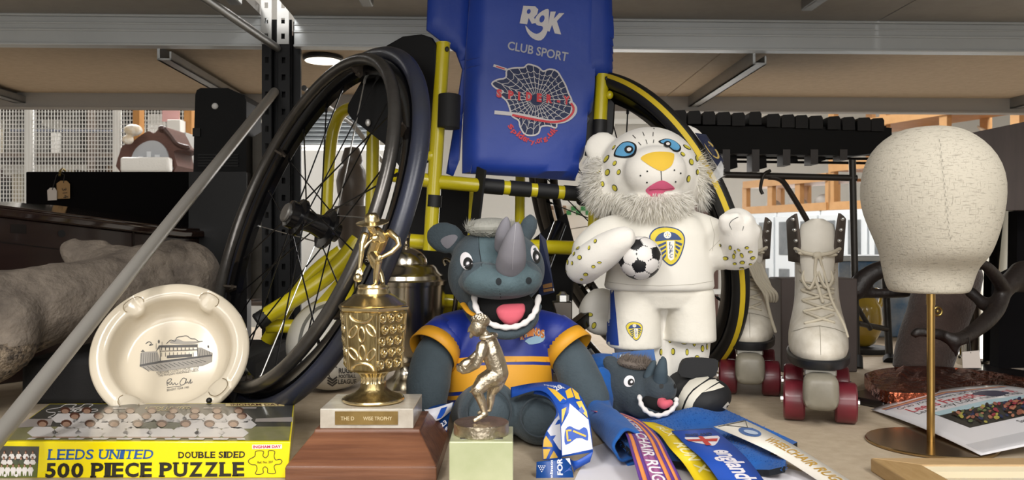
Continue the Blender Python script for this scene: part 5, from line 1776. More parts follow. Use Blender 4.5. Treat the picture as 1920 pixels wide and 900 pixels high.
decal(bd, rv, sp2([(897, 437), (900, 470), (902, 498), (884, 512), (870, 530), (878, 549), (935, 555), (1000, 549), (1018, 530), (1012, 512), (990, 500), (978, 470), (972, 447), (935, 441)], 3), 1, .0004, 5)
bo = bd.build('body', [RG, mat('rhino_muzzle', '#54686f', .85, var=(34, '#435459', .3), bump=(260, .6, .002), sheen=.12)], rp_, smooth=80)
# soles with a seam
for cx, cy, Y, rx, ry in ((917, 771, .972 + D, 56, 58), (1013, 782, .962 + D, 50, 54)):
    p = W(cx, cy, Y - .034)
    MB().tube(ring_pts(p, V((1, 0, 0)), V((0, 0, 1)), rx * .72 * Y / F, 36), .0014, 8, closed=True).build('sole_seam', RGD, rp_)
# inside of the mouth, teeth, tongue
b = MB(); epx(b, 948, 578, 1.05 + D, 58, 38, 44); b.build('mouth_lining', mat('mouth_black', '#0a0a0b', .95), rp_)
b = MB()
P = smooth_pts([W(x, y, Y + D) for x, y, Y in [(889, 556, 1.035), (893, 578, 1.018), (905, 596, 1.008), (925, 609, 1.003), (950, 614, 1.002), (975, 610, 1.004), (994, 597, 1.010), (1005, 580, 1.020), (1010, 556, 1.035)]], 6)
R_ = [(5.6 + 1.0 * sin(i * 1.4)) * 1.1 / F for i in range(len(P))]
b.tube(P, R_, 12, rnd=True, flat=.8); b.build('felt_teeth', mat('felt_white', '#dcd8d6', .9), rp_)
b = MB()
b.loft([[V((p.x, p.y, p.z)) for p in r] for r in ring_loft([(568, 931, 984, 16, .012), (582, 929, 986, 18, .002), (596, 934, 980, 15, -.002), (606, 944, 970, 11, -.002), (611, 951, 963, 6, 0)], 1.018 + D, 28, 2.2)])
tg_ = blob(b, .0025, 3)
tg_.build('tongue', mat('tongue_pink', '#cf5d6c', .85), rp_, smooth=80)
b = MB(); lpx(b, [(884, 570, 1.045 + D, 7), (900, 606, 1.025 + D, 9), (930, 624, 1.01 + D, 10), (962, 626, 1.01 + D, 10), (990, 612, 1.02 + D, 8), (1010, 575, 1.045 + D, 6)])
b.build('lower_lip', RG, rp_)
HORN = mat('horn_suede', '#7c7a81', .85, bump=(500, .2, .0006))
b = MB(); lpx(b, [(957, 496, 1.00 + D, 29), (961, 476, .985 + D, 27), (965, 448, .975 + D, 20), (969, 425, .972 + D, 10), (970, 418, .972 + D, 5)]); h_ = blob(b, .003, 5); hv_ = h_.bvh(); ho = h_.build('front_horn', HORN, rp_, smooth=80)
b = MB(); line(b, hv_, [(967, 420), (965, 445), (962, 470), (961, 505)], .9, 0, .0006); b.build('horn_stitching', mat('stitch_light', '#a09ea3', .8), ho, smooth=0)
b = MB(); lpx(b, [(942, 462, 1.035 + D, 16), (944, 440, 1.02 + D, 16), (948, 420, 1.015 + D, 11), (950, 411, 1.015 + D, 6)]); blob(b, .003, 5).build('rear_horn', HORN, rp_, smooth=80)
b = MB()
decal(b, rv, sp2([(826, 452), (836, 443), (852, 440), (858, 446), (850, 458), (838, 466)], 3), 0, .0008, 5); b.build('inner_ear', HORN, rp_, smooth=60)
for cx, cy, rx, ry, px_, py_, rr in ((875, 490, 11.5, 17, 878.5, 495, 9), (1003, 477, 8, 17, 1004.5, 482, 7)):
    b = MB()
    decal(b, rv, ellp(cx, cy, rx, ry, -12), 0, .0009, 4); decal(b, rv, ellp(px_, py_, rr, 12, -8), 1, .0016, 4); decal(b, rv, ellp(px_, py_ + 1, rr * .45, 5.5), 2, .0022, 3); decal(b, rv, ellp(px_ + .5, py_ + 1, rr * .3, 3.6), 0, .0027, 3)
    b.build('eye', [mat('eye_felt_white', '#e4dfe2', .7), mat('felt_black', '#161616', .7), mat('eye_grey', '#7d7a80', .7)], rp_, smooth=60)
b = MB()
for cx, cy in ((935, 528), (991, 526)): decal(b, rv, ellp(cx, cy, 5.5, 6.5), 0, .0009, 4)
line(b, rv, [(897, 434), (899, 470), (903, 500)], 1.2, 0, .0005); line(b, rv, [(893, 426), (925, 438), (945, 440)], 1.2, 0, .0005); line(b, rv, [(937, 545), (939, 558)], 1.2, 0, .0005)
b.build('nostrils', mat('nostril_dark', '#1a2024', .9), rp_, smooth=60)
tb_ = MB(); epx(tb_, 921, 427, 1.08 + D, 48, 19, 50)
b = MB(); b.add(tb_.v, tb_.f)
fur(b, tb_, 7000, .0165, .0006, lambda c, n: n.z > -.35 and n.y < .6, (0, -.25, .2), jit=.9)
b.build('hair_tuft', mat('tuft_grey', '#cdccc4', .9, fuzzy=.5), rp_, smooth=0, recalc=False)
# jersey
JB = mat('jersey_blue', '#122a86', .5, bump=(14, .35, .006), sheen=.05)
JA = mat('jersey_amber', '#d99a22', .55)
b = MB()
b.loft(ring_loft([(578, 880, 1000, 44, .01), (596, 858, 1022, 58, .0), (625, 842, 1038, 72), (670, 838, 1042, 88), (715, 836, 1036, 96), (752, 838, 1030, 96), (762, 842, 1026, 92)], 1.115 + D))
lpx(b, [(875, 612, 1.11 + D, 34), (846, 626, 1.09 + D, 42), (838, 633, 1.085 + D, 43)])
lpx(b, [(1005, 612, 1.115 + D, 34), (1034, 627, 1.10 + D, 42), (1042, 633, 1.10 + D, 43)])
je = blob(b, .0042, 5); jv = je.bvh()
jo = je.build('jersey', JB, rp_, smooth=80)
b = MB()
for y0_, y1_, mm in ((669, 679, 0), (685, 732, 0), (739, 747, 0)):
    decal(b, jv, [(840, y0_ + 4), (880, y0_ + 1), (940, y0_ - 1), (1000, y0_ - 1), (1032, y0_), (1036, y1_), (1000, y1_ - 1), (940, y1_), (880, y1_ + 1), (838, y1_ + 4)], mm, .0008, 7)
b.build('amber_bands', JA, jo, smooth=60)
for pts in ([(846, 622, 1.092 + D, 41), (826, 645, 1.08 + D, 46)], [(1032, 622, 1.105 + D, 41), (1054, 642, 1.097 + D, 45)]):
    b = MB(); b.tube([W(x, y, Y) for x, y, Y, r in pts], [r * 1.16 / F for x, y, Y, r in pts], 32, cap=False)
    b.build('sleeve', JB, jo, solid=.002)
for pts in ([(825, 645, 1.08 + D, 46), (810, 664, 1.066 + D, 49)], [(1055, 642, 1.097 + D, 45), (1072, 661, 1.088 + D, 48)]):
    P = [W(x, y, Y) for x, y, Y, r in pts]
    MB().tube(P, [r * 1.16 / F for x, y, Y, r in pts], 32, cap=False).build('cuff', JA, jo, solid=.002)
b = MB(); b.tube(smooth_pts([W(x, y, Y + D) for x, y, Y in [(868, 570, 1.06), (880, 585, 1.035), (892, 592, 1.025)]], 5), .0045, 10, flat=.6); b.build('collar', JA, jo)
b = MB()
for i, ch in enumerate('RHINOS'):
    x = 975 + i * 7.8; y = 622 - 5 * sin(i * .55) + (0 if i else 2)
    for o_, mm, bo_ in ((.0010, 0, .10), (.0016, 1, .035)):
        write(b, jv, ch, ((x, y - 1), (x + 7.6, y - 2), (x + 7.2, y + 13), (x - .4, y + 14)), mm, o_, bo_)
decal(b, jv, sp2([(984, 640), (992, 634), (1006, 630), (1020, 628), (1022, 634), (1016, 641), (1004, 645), (992, 646), (988, 643)], 3), 2, .0009, 5)
b.build('club_badge', [mat('badge_white', '#d8cfc0', .6), mat('badge_orange', '#c9772f', .6), mat('badge_pale_blue', '#8fb0c4', .6)], jo, smooth=0)
# its navy swing tag
tg = thing('swing_tag', W(1030, 500, 1.20), 'dark navy swing tag hanging beside the rhino plush cheek', 'tag')
q = [W(1012, 436, 1.21), W(1024, 450, 1.205), W(1040, 548, 1.19), (W(1010, 556, 1.205))]
b = MB().hexa(q + [p + V((0, .0015, 0)) for p in q]); tv = b.bvh(); b.build('card', mat('tag_navy', '#23283e', .35, coat=.3), tg, smooth=0)
b = MB(); decal(b, tv, [(1018, 534), (1035, 530), (1036, 538), (1019, 541)], 0, .0006, 8); decal(b, tv, [(1019, 543), (1036, 540), (1037, 545), (1020, 548)], 0, .0006, 8); b.build('gold_print', mat('tag_bronze', '#7d5a36', .5), tg, smooth=0)
b = MB(); line(b, tv, [(1013, 437), (1024, 451), (1032, 500), (1039, 546)], 1.2, 0, .0006); b.build('white_edge', WHITEP, tg, smooth=0)

# ---------------------------------------------------------------- small rhino head on a blue fleece scarf
SY = 1.17
sc_ = thing('rhino_scarf', (W(1205, 0, SY).x, SY, 0), 'small grey plush rhino head on a blue fleece scarf lying in folds', 'scarf')
b = MB()
epx(b, 1180, 722, SY + .015, 50, 54, 56, 0); epx(b, 1208, 735, SY, 56, 48, 56); epx(b, 1235, 728, SY - .03, 34, 30, 36, -15); epx(b, 1218, 762, SY - .015, 46, 24, 44); epx(b, 1150, 745, SY + .02, 26, 44, 40)
epx(b, 1150, 688, SY + .0, 17, 26, 10, 35)
hd = blob(b, .0036, 5); hd.v = [V((p.x, p.y, max(p.z, .012))) for p in hd.v]; hv = hd.bvh()
ho = hd.build('head', RGD, sc_, smooth=80)
b = MB(); epx(b, 1234, 752, SY - .036, 33, 20, 26, -6); b.build('mouth_lining', mat('mouth_black', '#0a0a0b', .95), ho)
b = MB(); P = smooth_pts([W(x, y, SY + d) for x, y, d in [(1199, 744, -.047), (1203, 760, -.056), (1216, 774, -.060), (1235, 779, -.062), (1255, 772, -.060), (1267, 758, -.052), (1268, 748, -.045)]], 6)
b.tube(P, [(4.4 + 1.0 * sin(i * 1.5)) * 1.12 / F for i in range(len(P))], 10, rnd=True); b.build('felt_teeth', MATS['felt_white'], ho)
b = MB(); lpx(b, [(1240, 754, SY - .05, 11), (1246, 758, SY - .06, 9), (1256, 755, SY - .058, 6)]); b.build('tongue', MATS['tongue_pink'], ho)
b = MB(); lpx(b, [(1238, 712, SY - .045, 14), (1240, 695, SY - .05, 12), (1243, 676, SY - .05, 7), (1243, 672, SY - .05, 4)]); lpx(b, [(1216, 706, SY - .03, 10), (1222, 692, SY - .032, 9), (1226, 680, SY - .033, 5)]); b.build('horns', mat('horn_teal_grey', '#3d4b54', .85), ho)
b = MB(); decal(b, hv, ellp(1180, 715, 10, 11, 25), 0, .0008, 4); decal(b, hv, ellp(1183.5, 717, 6, 6.5), 1, .0014, 4); decal(b, hv, ellp(1185, 717, 2.4, 2.6), 0, .002, 3); b.build('eye', [MATS['eye_felt_white'], MATS['felt_black']], ho, smooth=60)
for x_, r_ in ((1240, 4), (1265, 2.5)):
    b = MB(); decal(b, hv, ellp(x_, 724, r_, 4.6), 0, .0008, 4); b.build('nostril', MATS['felt_black'], ho, smooth=60)
tf_ = MB(); epx(tf_, 1188, 681, SY + .0, 32, 11, 32, -8); b = MB(); b.add(tf_.v, tf_.f); fur(b, tf_, 3000, .017, .0006, lambda c, n: n.z > -.3, (.2, -.1, .2), jit=.7); b.build('hair_tuft', mat('tuft_brown_grey', '#94887e', .9, fuzzy=.5), ho, smooth=0, recalc=False)
FLE = mat('blue_fleece', '#155aa6', .95, var=(40, '#104a90', .35), bump=(220, .5, .0015), sheen=.08)
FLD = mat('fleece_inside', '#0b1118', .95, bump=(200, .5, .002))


def sheet(poly, hfun, thick, step=9, zbase=.0):
    v, f = tri2(poly, step)
    top, bot = [], []
    for x, y in v:
        h = hfun(x, y)
        top.append(FL(x, y, h)); bot.append(V((top[-1].x, top[-1].y, max(top[-1].z - thick, .0008))))
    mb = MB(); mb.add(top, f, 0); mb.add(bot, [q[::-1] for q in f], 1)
    E_ = {}
    for q in f:
        for i in range(len(q)): E_[(q[i - 1], q[i])] = 1
    for (a, c) in E_:
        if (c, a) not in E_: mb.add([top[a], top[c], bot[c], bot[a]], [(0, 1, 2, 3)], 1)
    return mb


poly = [(1125, 762), (1200, 770), (1270, 770), (1305, 762), (1331, 755), (1350, 763), (1495, 829), (1484, 835), (1462, 842), (1442, 851), (1474, 862), (1472, 874), (1442, 881), (1405, 880), (1370, 862), (1300, 868), (1240, 862), (1190, 850), (1150, 812)]
flm = sheet(poly, lambda x, y: .017 + .006 * sin(x * .03 + y * .05) + .004 * sin(x * .011 - y * .09), .007)
fl_ = sheet(poly, lambda x, y: .017 + .006 * sin(x * .03 + y * .05) + .004 * sin(x * .011 - y * .09), .007)
fur(flm, fl_, 7000, .0032, .0004, lambda c, n: c.z > .012, m=0, jit=.9)
flm.build('fleece', [FLE, FLD], sc_, smooth=60, recalc=False)
# rolled edge at the left, open at the near end
b = MB()
P = smooth_pts([W(1122, 715, 1.16), FL(1118, 775, .024), FL(1140, 800, .024), FL(1172, 838, .0235)], 8)
rings = []
for i, p in enumerate(P):
    ring = []
    for j in range(40):
        t = j / 39; a = -pi * .5 + t * 2 * pi * 1.28
        r = .0245 * (1 - .42 * t) * (1 + .06 * sin(5 * a + i * .5))
        ring.append(p + V((r * cos(a) * .9 + .003, r * cos(a) * .45, r * sin(a) * .95)))
    rings.append(ring)
v_ = [q for r in rings for q in r]; n_ = 40
b.add([V((p.x, p.y, max(p.z, .001))) for p in v_], [(i * n_ + j, i * n_ + j + 1, (i + 1) * n_ + j + 1, (i + 1) * n_ + j) for i in range(len(P) - 1) for j in range(n_ - 1)])
b.build('rolled_edge', [FLE, FLD], sc_, smooth=60, solid=.003)
b = MB(); lpx(b, [(1135, 700, SY + .03, 24), (1120, 690, SY + .06, 28), (1150, 690, SY + .08, 26), (1200, 700, SY + .06, 30)]); blob(b, .005, 4).build('neck_cloth', FLE, sc_, smooth=80)
tc_ = thing('blue_card', W(1190, 668, 1.2), 'small blue printed card standing at the leopard plush shin behind the little rhino head', 'card')
q = [W(1148, 662, 1.205), W(1226, 655, 1.205), W(1232, 690, 1.2), W(1150, 690, 1.2)]
b = MB().hexa(q + [p + V((0, .0012, 0)) for p in q]); cv_ = b.bvh(); b.build('card', mat('card_blue', '#15508f', .5), tc_, smooth=0)
b = MB(); decal(b, cv_, [(1162, 665), (1182, 664), (1182, 672), (1162, 673)], 0, .0005, 9); b.build('print', mat('card_print', '#aec3d8', .5), tc_, smooth=0)

# ---------------------------------------------------------------- white paper, ribbons
q = [FL(1084, 886, .001), FL(1112, 838, .001), FL(1180, 815, .001), FL(1400, 862, .001), FL(1560, 896, .001), FL(1600, 935, .001), FL(1060, 935, .001)]
q2 = [p - V((0, 0, .0008)) for p in q]
n = len(q)
tag(MB().add(q + q2, [tuple(range(n)), tuple(range(2 * n - 1, n - 1, -1))] + [(i, (i + 1) % n, n + (i + 1) % n, n + i) for i in range(n)]).build('paper_sheet', mat('paper', '#dedbe0', .7), smooth=0), 'plain white paper sheet lying flat under the ribbons', 'paper')


def ribbon(name, L, R, cols, mats_, label, widths=None):
    t = thing(name, L[0] * .5 + R[0] * .5, label, 'ribbon')
    A = smooth_pts(L, 8); B = smooth_pts(R, 8)
    mb = MB(); cum = 0
    widths = widths or [1] * len(cols); tot = sum(widths)
    for c, w_ in zip(cols, widths):
        u0, u1 = cum / tot, (cum + w_) / tot; cum += w_
        v = []
        for a, c_ in zip(A, B): v += [a.lerp(c_, u0), a.lerp(c_, u1)]
        mb.add(v, [(2 * i, 2 * i + 1, 2 * i + 3, 2 * i + 2) for i in range(len(A) - 1)], c)
    bv_ = mb.bvh()
    o = mb.build('band', mats_, t, smooth=60, solid=.0006, recalc=False)
    return t, bv_, A, B


def pxof(p): return (960 + p.x / p.y * F, 450 - (p.z - HC) / p.y * F)


def along(A, B, u0, u1, w0, w1):
    """quad of pixels on a ribbon: u along its length, w across (0 = first edge)"""
    def at(u, w):
        i = min(int(u * (len(A) - 1)), len(A) - 2); f_ = u * (len(A) - 1) - i
        return pxof(A[i].lerp(A[i + 1], f_).lerp(B[i].lerp(B[i + 1], f_), w))
    return at


def ribbon_text(mb, bv_, A, B, s, u0, u1, w0, w1, m=0, bold=.02, off=.0008, step=None):
    at = along(A, B, u0, u1, w0, w1)
    write(mb, bv_, s, None, m, off, bold, 6, fn=lambda a, c: at(u0 + (u1 - u0) * a, w0 + (w1 - w0) * c))


PUR = mat('ribbon_purple', '#5e3a86', .5); ORA = mat('ribbon_orange', '#e08b4c', .5); LIL = mat('ribbon_mauve', '#9a5a8a', .5); RWHT = mat('ribbon_white', '#dcd6dc', .5)
H = .034
L = [FL(1108, 770, .038), FL(1150, 786, .036), FL(1172, 812, .038), FL(1184, 850, .032), FL(1200, 905, .012), FL(1212, 950, .006)]
R = [FL(1165, 774, .036), FL(1203, 790, .037), FL(1235, 820, .036), FL(1256, 858, .028), FL(1280, 905, .011), FL(1300, 950, .006)]
t, bv_, A, B = ribbon('striped_ribbon', L, R, [0, 1, 0, 2, 2, 0, 1, 0, 1, 0], [PUR, ORA, LIL], 'purple and orange striped ribbon with white wheelchair rugby lettering, leftmost on the blue scarf', [.8, 1.1, .9, 1.5, 1.5, .8, 1, .9, .8, .7])
b = MB(); ribbon_text(b, bv_, A, B, 'WHEELCHAIR RUGBY LE', .12, .99, .30, .62, 0, .02); b.build('lettering', RWHT, t, smooth=0)
YRB = mat('ribbon_yellow', '#dfc21a', .5); YW = mat('ribbon_print_pale', '#e9e0a8', .5)
L = [FL(1200, 790, .034), FL(1234, 812, .034), FL(1256, 840, .034), FL(1284, 872, .022), FL(1310, 915, .008), FL(1330, 960, .005)]
R = [FL(1226, 792, .034), FL(1270, 810, .034), FL(1310, 842, .033), FL(1335, 870, .022), FL(1372, 915, .008), FL(1395, 960, .005)]
t, bv_, A, B = ribbon('yellow_ribbon', L, R, [0], [YRB], 'yellow ribbon with pale faded lettering between the striped and blue ribbons')
b = MB(); ribbon_text(b, bv_, A, B, 'RUN', .34, .56, .25, .70, 0, .03); b.build('faded_lettering', YW, t, smooth=0)
b = MB(); ribbon_text(b, bv_, A, B, 'X', .60, .68, .3, .72, 0, .03); b.build('faded_lettering', YW, t, smooth=0)
b = MB(); ribbon_text(b, bv_, A, B, 'RLX', .12, .26, .3, .7, 0, .02)
b.build('faded_lettering', YW, t, smooth=0)
RBL = mat('ribbon_blue', '#1d4aa8', .5); RRD = mat('ribbon_red', '#b9352f', .5)
L = [FL(1259, 808, .036), FL(1286, 834, .037), FL(1318, 862, .033), FL(1350, 905, .018), FL(1375, 950, .005)]
R = [FL(1336, 803, .035), FL(1372, 832, .035), FL(1402, 862, .028), FL(1435, 905, .014), FL(1460, 950, .005)]
t, bv_, A, B = ribbon('blue_ribbon', L, R, [0], [RBL], 'blue ribbon with a red cross shield and england lettering')
b = MB()
decal(b, bv_, sp2([(1284, 821), (1310, 821), (1346, 818), (1348, 826), (1340, 836), (1330, 836), (1300, 830), (1288, 826)], 2), 0, .0008, 6)
decal(b, bv_, [(1309, 820), (1317, 820), (1334, 836), (1324, 837)], 1, .0013, 6); decal(b, bv_, [(1286, 826), (1346, 824), (1344, 829), (1292, 829)], 1, .0013, 6)
write(b, bv_, 'ENGLAND', ((1284, 815), (1334, 812), (1336, 818), (1287, 820)), 2, .0010, .03, 6)
ribbon_text(b, bv_, A, B, 'englandwheel', .36, 1.0 - .004, .26, .86, 0, .03)
b.build('print', [RWHT, RRD, mat('print_navy', '#122a60', .5)], t, smooth=0)
CRM_ = mat('ribbon_cream', '#d9d3c8', .5); GLD = mat('print_gold', '#b08a3c', .4)
L = [FL(1338, 800, .033), FL(1400, 826, .032), FL(1462, 856, .02), FL(1540, 905, .006), FL(1600, 945, .004)]
R = [FL(1396, 788, .033), FL(1446, 812, .033), FL(1505, 845, .022), FL(1600, 905, .006), FL(1660, 945, .004)]
t, bv_, A, B = ribbon('white_ribbon', L, R, [0], [CRM_], 'cream white ribbon with gold lettering, rightmost on the blue scarf')
b = MB(); ribbon_text(b, bv_, A, B, 'WHEELCHAIR RUGBY LEAGUE', .30, .99, .40, .80, 0, .02); b.build('gold_lettering', GLD, t, smooth=0)
b = MB()
decal(b, bv_, ellp(1406, 811, 22, 8, 12), 0, .0008, 6); decal(b, bv_, ellp(1408, 812, 14, 3.5, 12), 1, .0013, 5)
line(b, bv_, [(1342, 802), (1398, 790), (1402, 803), (1352, 797), (1412, 804)], 1, 2, .0008)
b.build('print', [mat('ribbon_badge_blue', '#4a6aa0', .5), mat('ribbon_badge_pale', '#b5c2d6', .5), mat('thread_black', '#3a3a3c', .6)], t, smooth=0)

# finisher medal ribbon over the rhino's legs
MRB = mat('medal_blue', '#1e4fae', .4); MRY = mat('medal_yellow', '#e0b23a', .4); MRW = mat('medal_white', '#dcdce4', .4); MRN = mat('medal_navy', '#14458c', .4)
mr = thing('medal_ribbon', (W(1060, 0, .95).x, .95, 0), 'blue, yellow and white running medal ribbon draped over the rhino plush leg', 'ribbon')
def band(L, R, m, name='band', k=8):
    A = smooth_pts(L, k); B = smooth_pts(R, k)
    mb = MB(); v = []
    for a, c in zip(A, B): v += [a, c]
    mb.add(v, [(2 * i, 2 * i + 1, 2 * i + 3, 2 * i + 2) for i in range(len(A) - 1)])
    bv_ = mb.bvh(); mb.build(name, m, mr, smooth=60, solid=.0006, recalc=False)
    return bv_
vb = band([W(958, 746, 1.03), W(1000, 733, .990), W(1024, 737, .965), W(1042, 760, .945), W(1050, 790, .935), W(1053, 857, .925)], [W(958, 726, 1.035), W(1005, 718, 1.02), W(1052, 718, .985), W(1088, 742, .955), W(1105, 785, .94), W(1112, 848, .93)], MRB)
b = MB()
decal(b, vb, [(1068, 757), (1103, 787), (1111, 842), (1054, 854), (1052, 800), (1066, 775)], 0, .0008, 6)
for q in ([(1026, 727), (1042, 732), (1062, 750), (1052, 756)], [(1060, 734), (1070, 728), (1076, 745), (1064, 748)], [(1072, 728), (1084, 738), (1088, 750), (1079, 748)], [(1080, 754), (1090, 752), (1100, 772), (1102, 784), (1092, 774)], [(1053, 768), (1062, 764), (1056, 786), (1053, 794)]):
    decal(b, vb, q, 1, .0008, 6)
for q in ([(1048, 757), (1056, 748), (1064, 753), (1058, 758)], [(1084, 770), (1090, 762), (1096, 772), (1092, 776)]):
    decal(b, vb, q, 2, .0011, 6)
decal(b, vb, sp2([(1060, 805), (1068, 799), (1076, 803), (1086, 806), (1094, 801), (1101, 806), (1102, 826), (1092, 822), (1080, 822), (1072, 828), (1060, 834), (1058, 820)], 2), 2, .0012, 5)
line(b, vb, [(1062, 806), (1064, 826), (1070, 825)], 3.4, 1, .0017, 4); line(b, vb, [(1064, 807), (1071, 807)], 3, 1, .0017, 4); line(b, vb, [(1074, 808), (1098, 818)], 3.4, 1, .0017, 4)
write(b, vb, '20', ((1037, 727), (1050, 722), (1056, 729), (1043, 735)), 0, .0012, .02, 4); write(b, vb, 'FINISHER', ((1020, 722), (1058, 727), (1062, 731), (1022, 725)), 0, .0012, .01, 4)
b.build('print', [MRW, MRY, MRB], mr, smooth=0)
vb = band([W(1000, 738, 1.0), W(1026, 745, .975), W(1042, 766, .962), W(1040, 785, .958), W(1026, 806, .955), W(1018, 830, .95), W(1018, 862, .945)], [W(1006, 724, 1.005), W(1040, 738, .98), W(1056, 765, .964), W(1058, 790, .96), W(1056, 815, .957), W(1054, 840, .953), W(1053, 862, .948)], MRB)
b = MB()
decal(b, vb, [(1040, 765), (1052, 764), (1053, 845), (1048, 842), (1026, 808), (1040, 786)], 0, .0008, 6)
for q in ([(1020, 812), (1034, 832), (1036, 838), (1018, 838)], [(1018, 842), (1032, 842), (1024, 860), (1019, 861)], [(1038, 845), (1046, 858), (1030, 860)]): decal(b, vb, q, 1, .0008, 6)
decal(b, vb, [(1028, 818), (1042, 816), (1034, 828)], 2, .0011, 6); decal(b, vb, [(1040, 797), (1046, 787), (1053, 786), (1053, 793)], 2, .0011, 6)
b.build('print', [MRW, MRY, MRB], mr, smooth=0)
vb = band([W(1006, 866, .905), W(1005, 900, .900), W(1005, 940, .898)], [W(1068, 858, .912), W(1076, 900, .902), W(1078, 940, .90)], MRN, 'end_flap')
band([W(1066, 858, .915), W(1080, 864, .925), W(1112, 846, .93)], [W(1078, 885, .915), W(1080, 880, .925), W(1106, 866, .93)], MRB, 'fold')
b = MB()
write(b, vb, 'RUN FOR', ((1046, 930), (1044, 859), (1054, 859), (1057, 930)), 0, .0008, .03, 8)
write(b, vb, 'Jane Tomlinson', ((1031, 940), (1031, 860), (1038, 859), (1039, 940)), 0, .0008, .02, 8)
for i in range(4):
    for j in range(4 - i): decal(b, vb, [(1008 + j * 4 + i * 2, 873 + i * 3.4), (1011 + j * 4 + i * 2, 873 + i * 3.4), (1009.5 + j * 4 + i * 2, 875.6 + i * 3.4)], 0, .0008, 9)
decal(b, vb, [(1060, 860), (1068, 859), (1070, 872)], 0, .0008, 9)
for i in range(6): line(b, vb, [(1058 + i * 2, 886 - i * 1.4), (1074, 872 + i * 3.2)], .6, 1, .0008)
b.build('lettering', [MRW, MRB], mr, smooth=0)
vb = band([W(826, 758, 1.075), W(806, 764, 1.05), W(800, 772, 1.04)], [W(852, 756, 1.08), W(842, 782, 1.06), W(836, 826, 1.03)], MRN, 'left_end', 8)
vb2 = band([W(795, 768, 1.032), W(815, 765, 1.035), W(850, 754, 1.06)], [W(812, 790, 1.028), W(826, 786, 1.034), W(846, 770, 1.06)], MRW, 'white_fold', 8)
b = MB(); write(b, vb, '2023', ((812, 806), (834, 787), (838, 794), (818, 812)), 0, .0008, .03, 5); write(b, vb, 'FINISHER', ((816, 815), (842, 797), (844, 802), (820, 820)), 0, .0008, .02, 5); b.build('lettering', MRW, mr, smooth=0)
b = MB(); decal(b, vb2, [(826, 766), (838, 762), (832, 776), (826, 784), (818, 786)], 0, .0008, 5); b.build('print', MRB, mr, smooth=0)
# ---------------------------------------------------------------- roller skates
LEA = mat('white_leather', '#e0dbd0', .5, var=(16, '#bdb5a6', .14), bump=(60, .2, .002))
LEAI = mat('leather_lining', '#5b5048', .8, var=(20, '#3f3731', .3))
SOLEB = mat('sole_black', '#1b1c1f', .4)
WRED = mat('wheel_maroon', '#6f1f2a', .38, var=(18, '#571722', .3), coat=.2)
STOP = mat('toe_stop_grey', '#8a8578', .45, var=(24, '#6d6759', .3))
LACE = mat('lace_cream', '#c2b9a6', .85, bump=(700, .3, .0005))


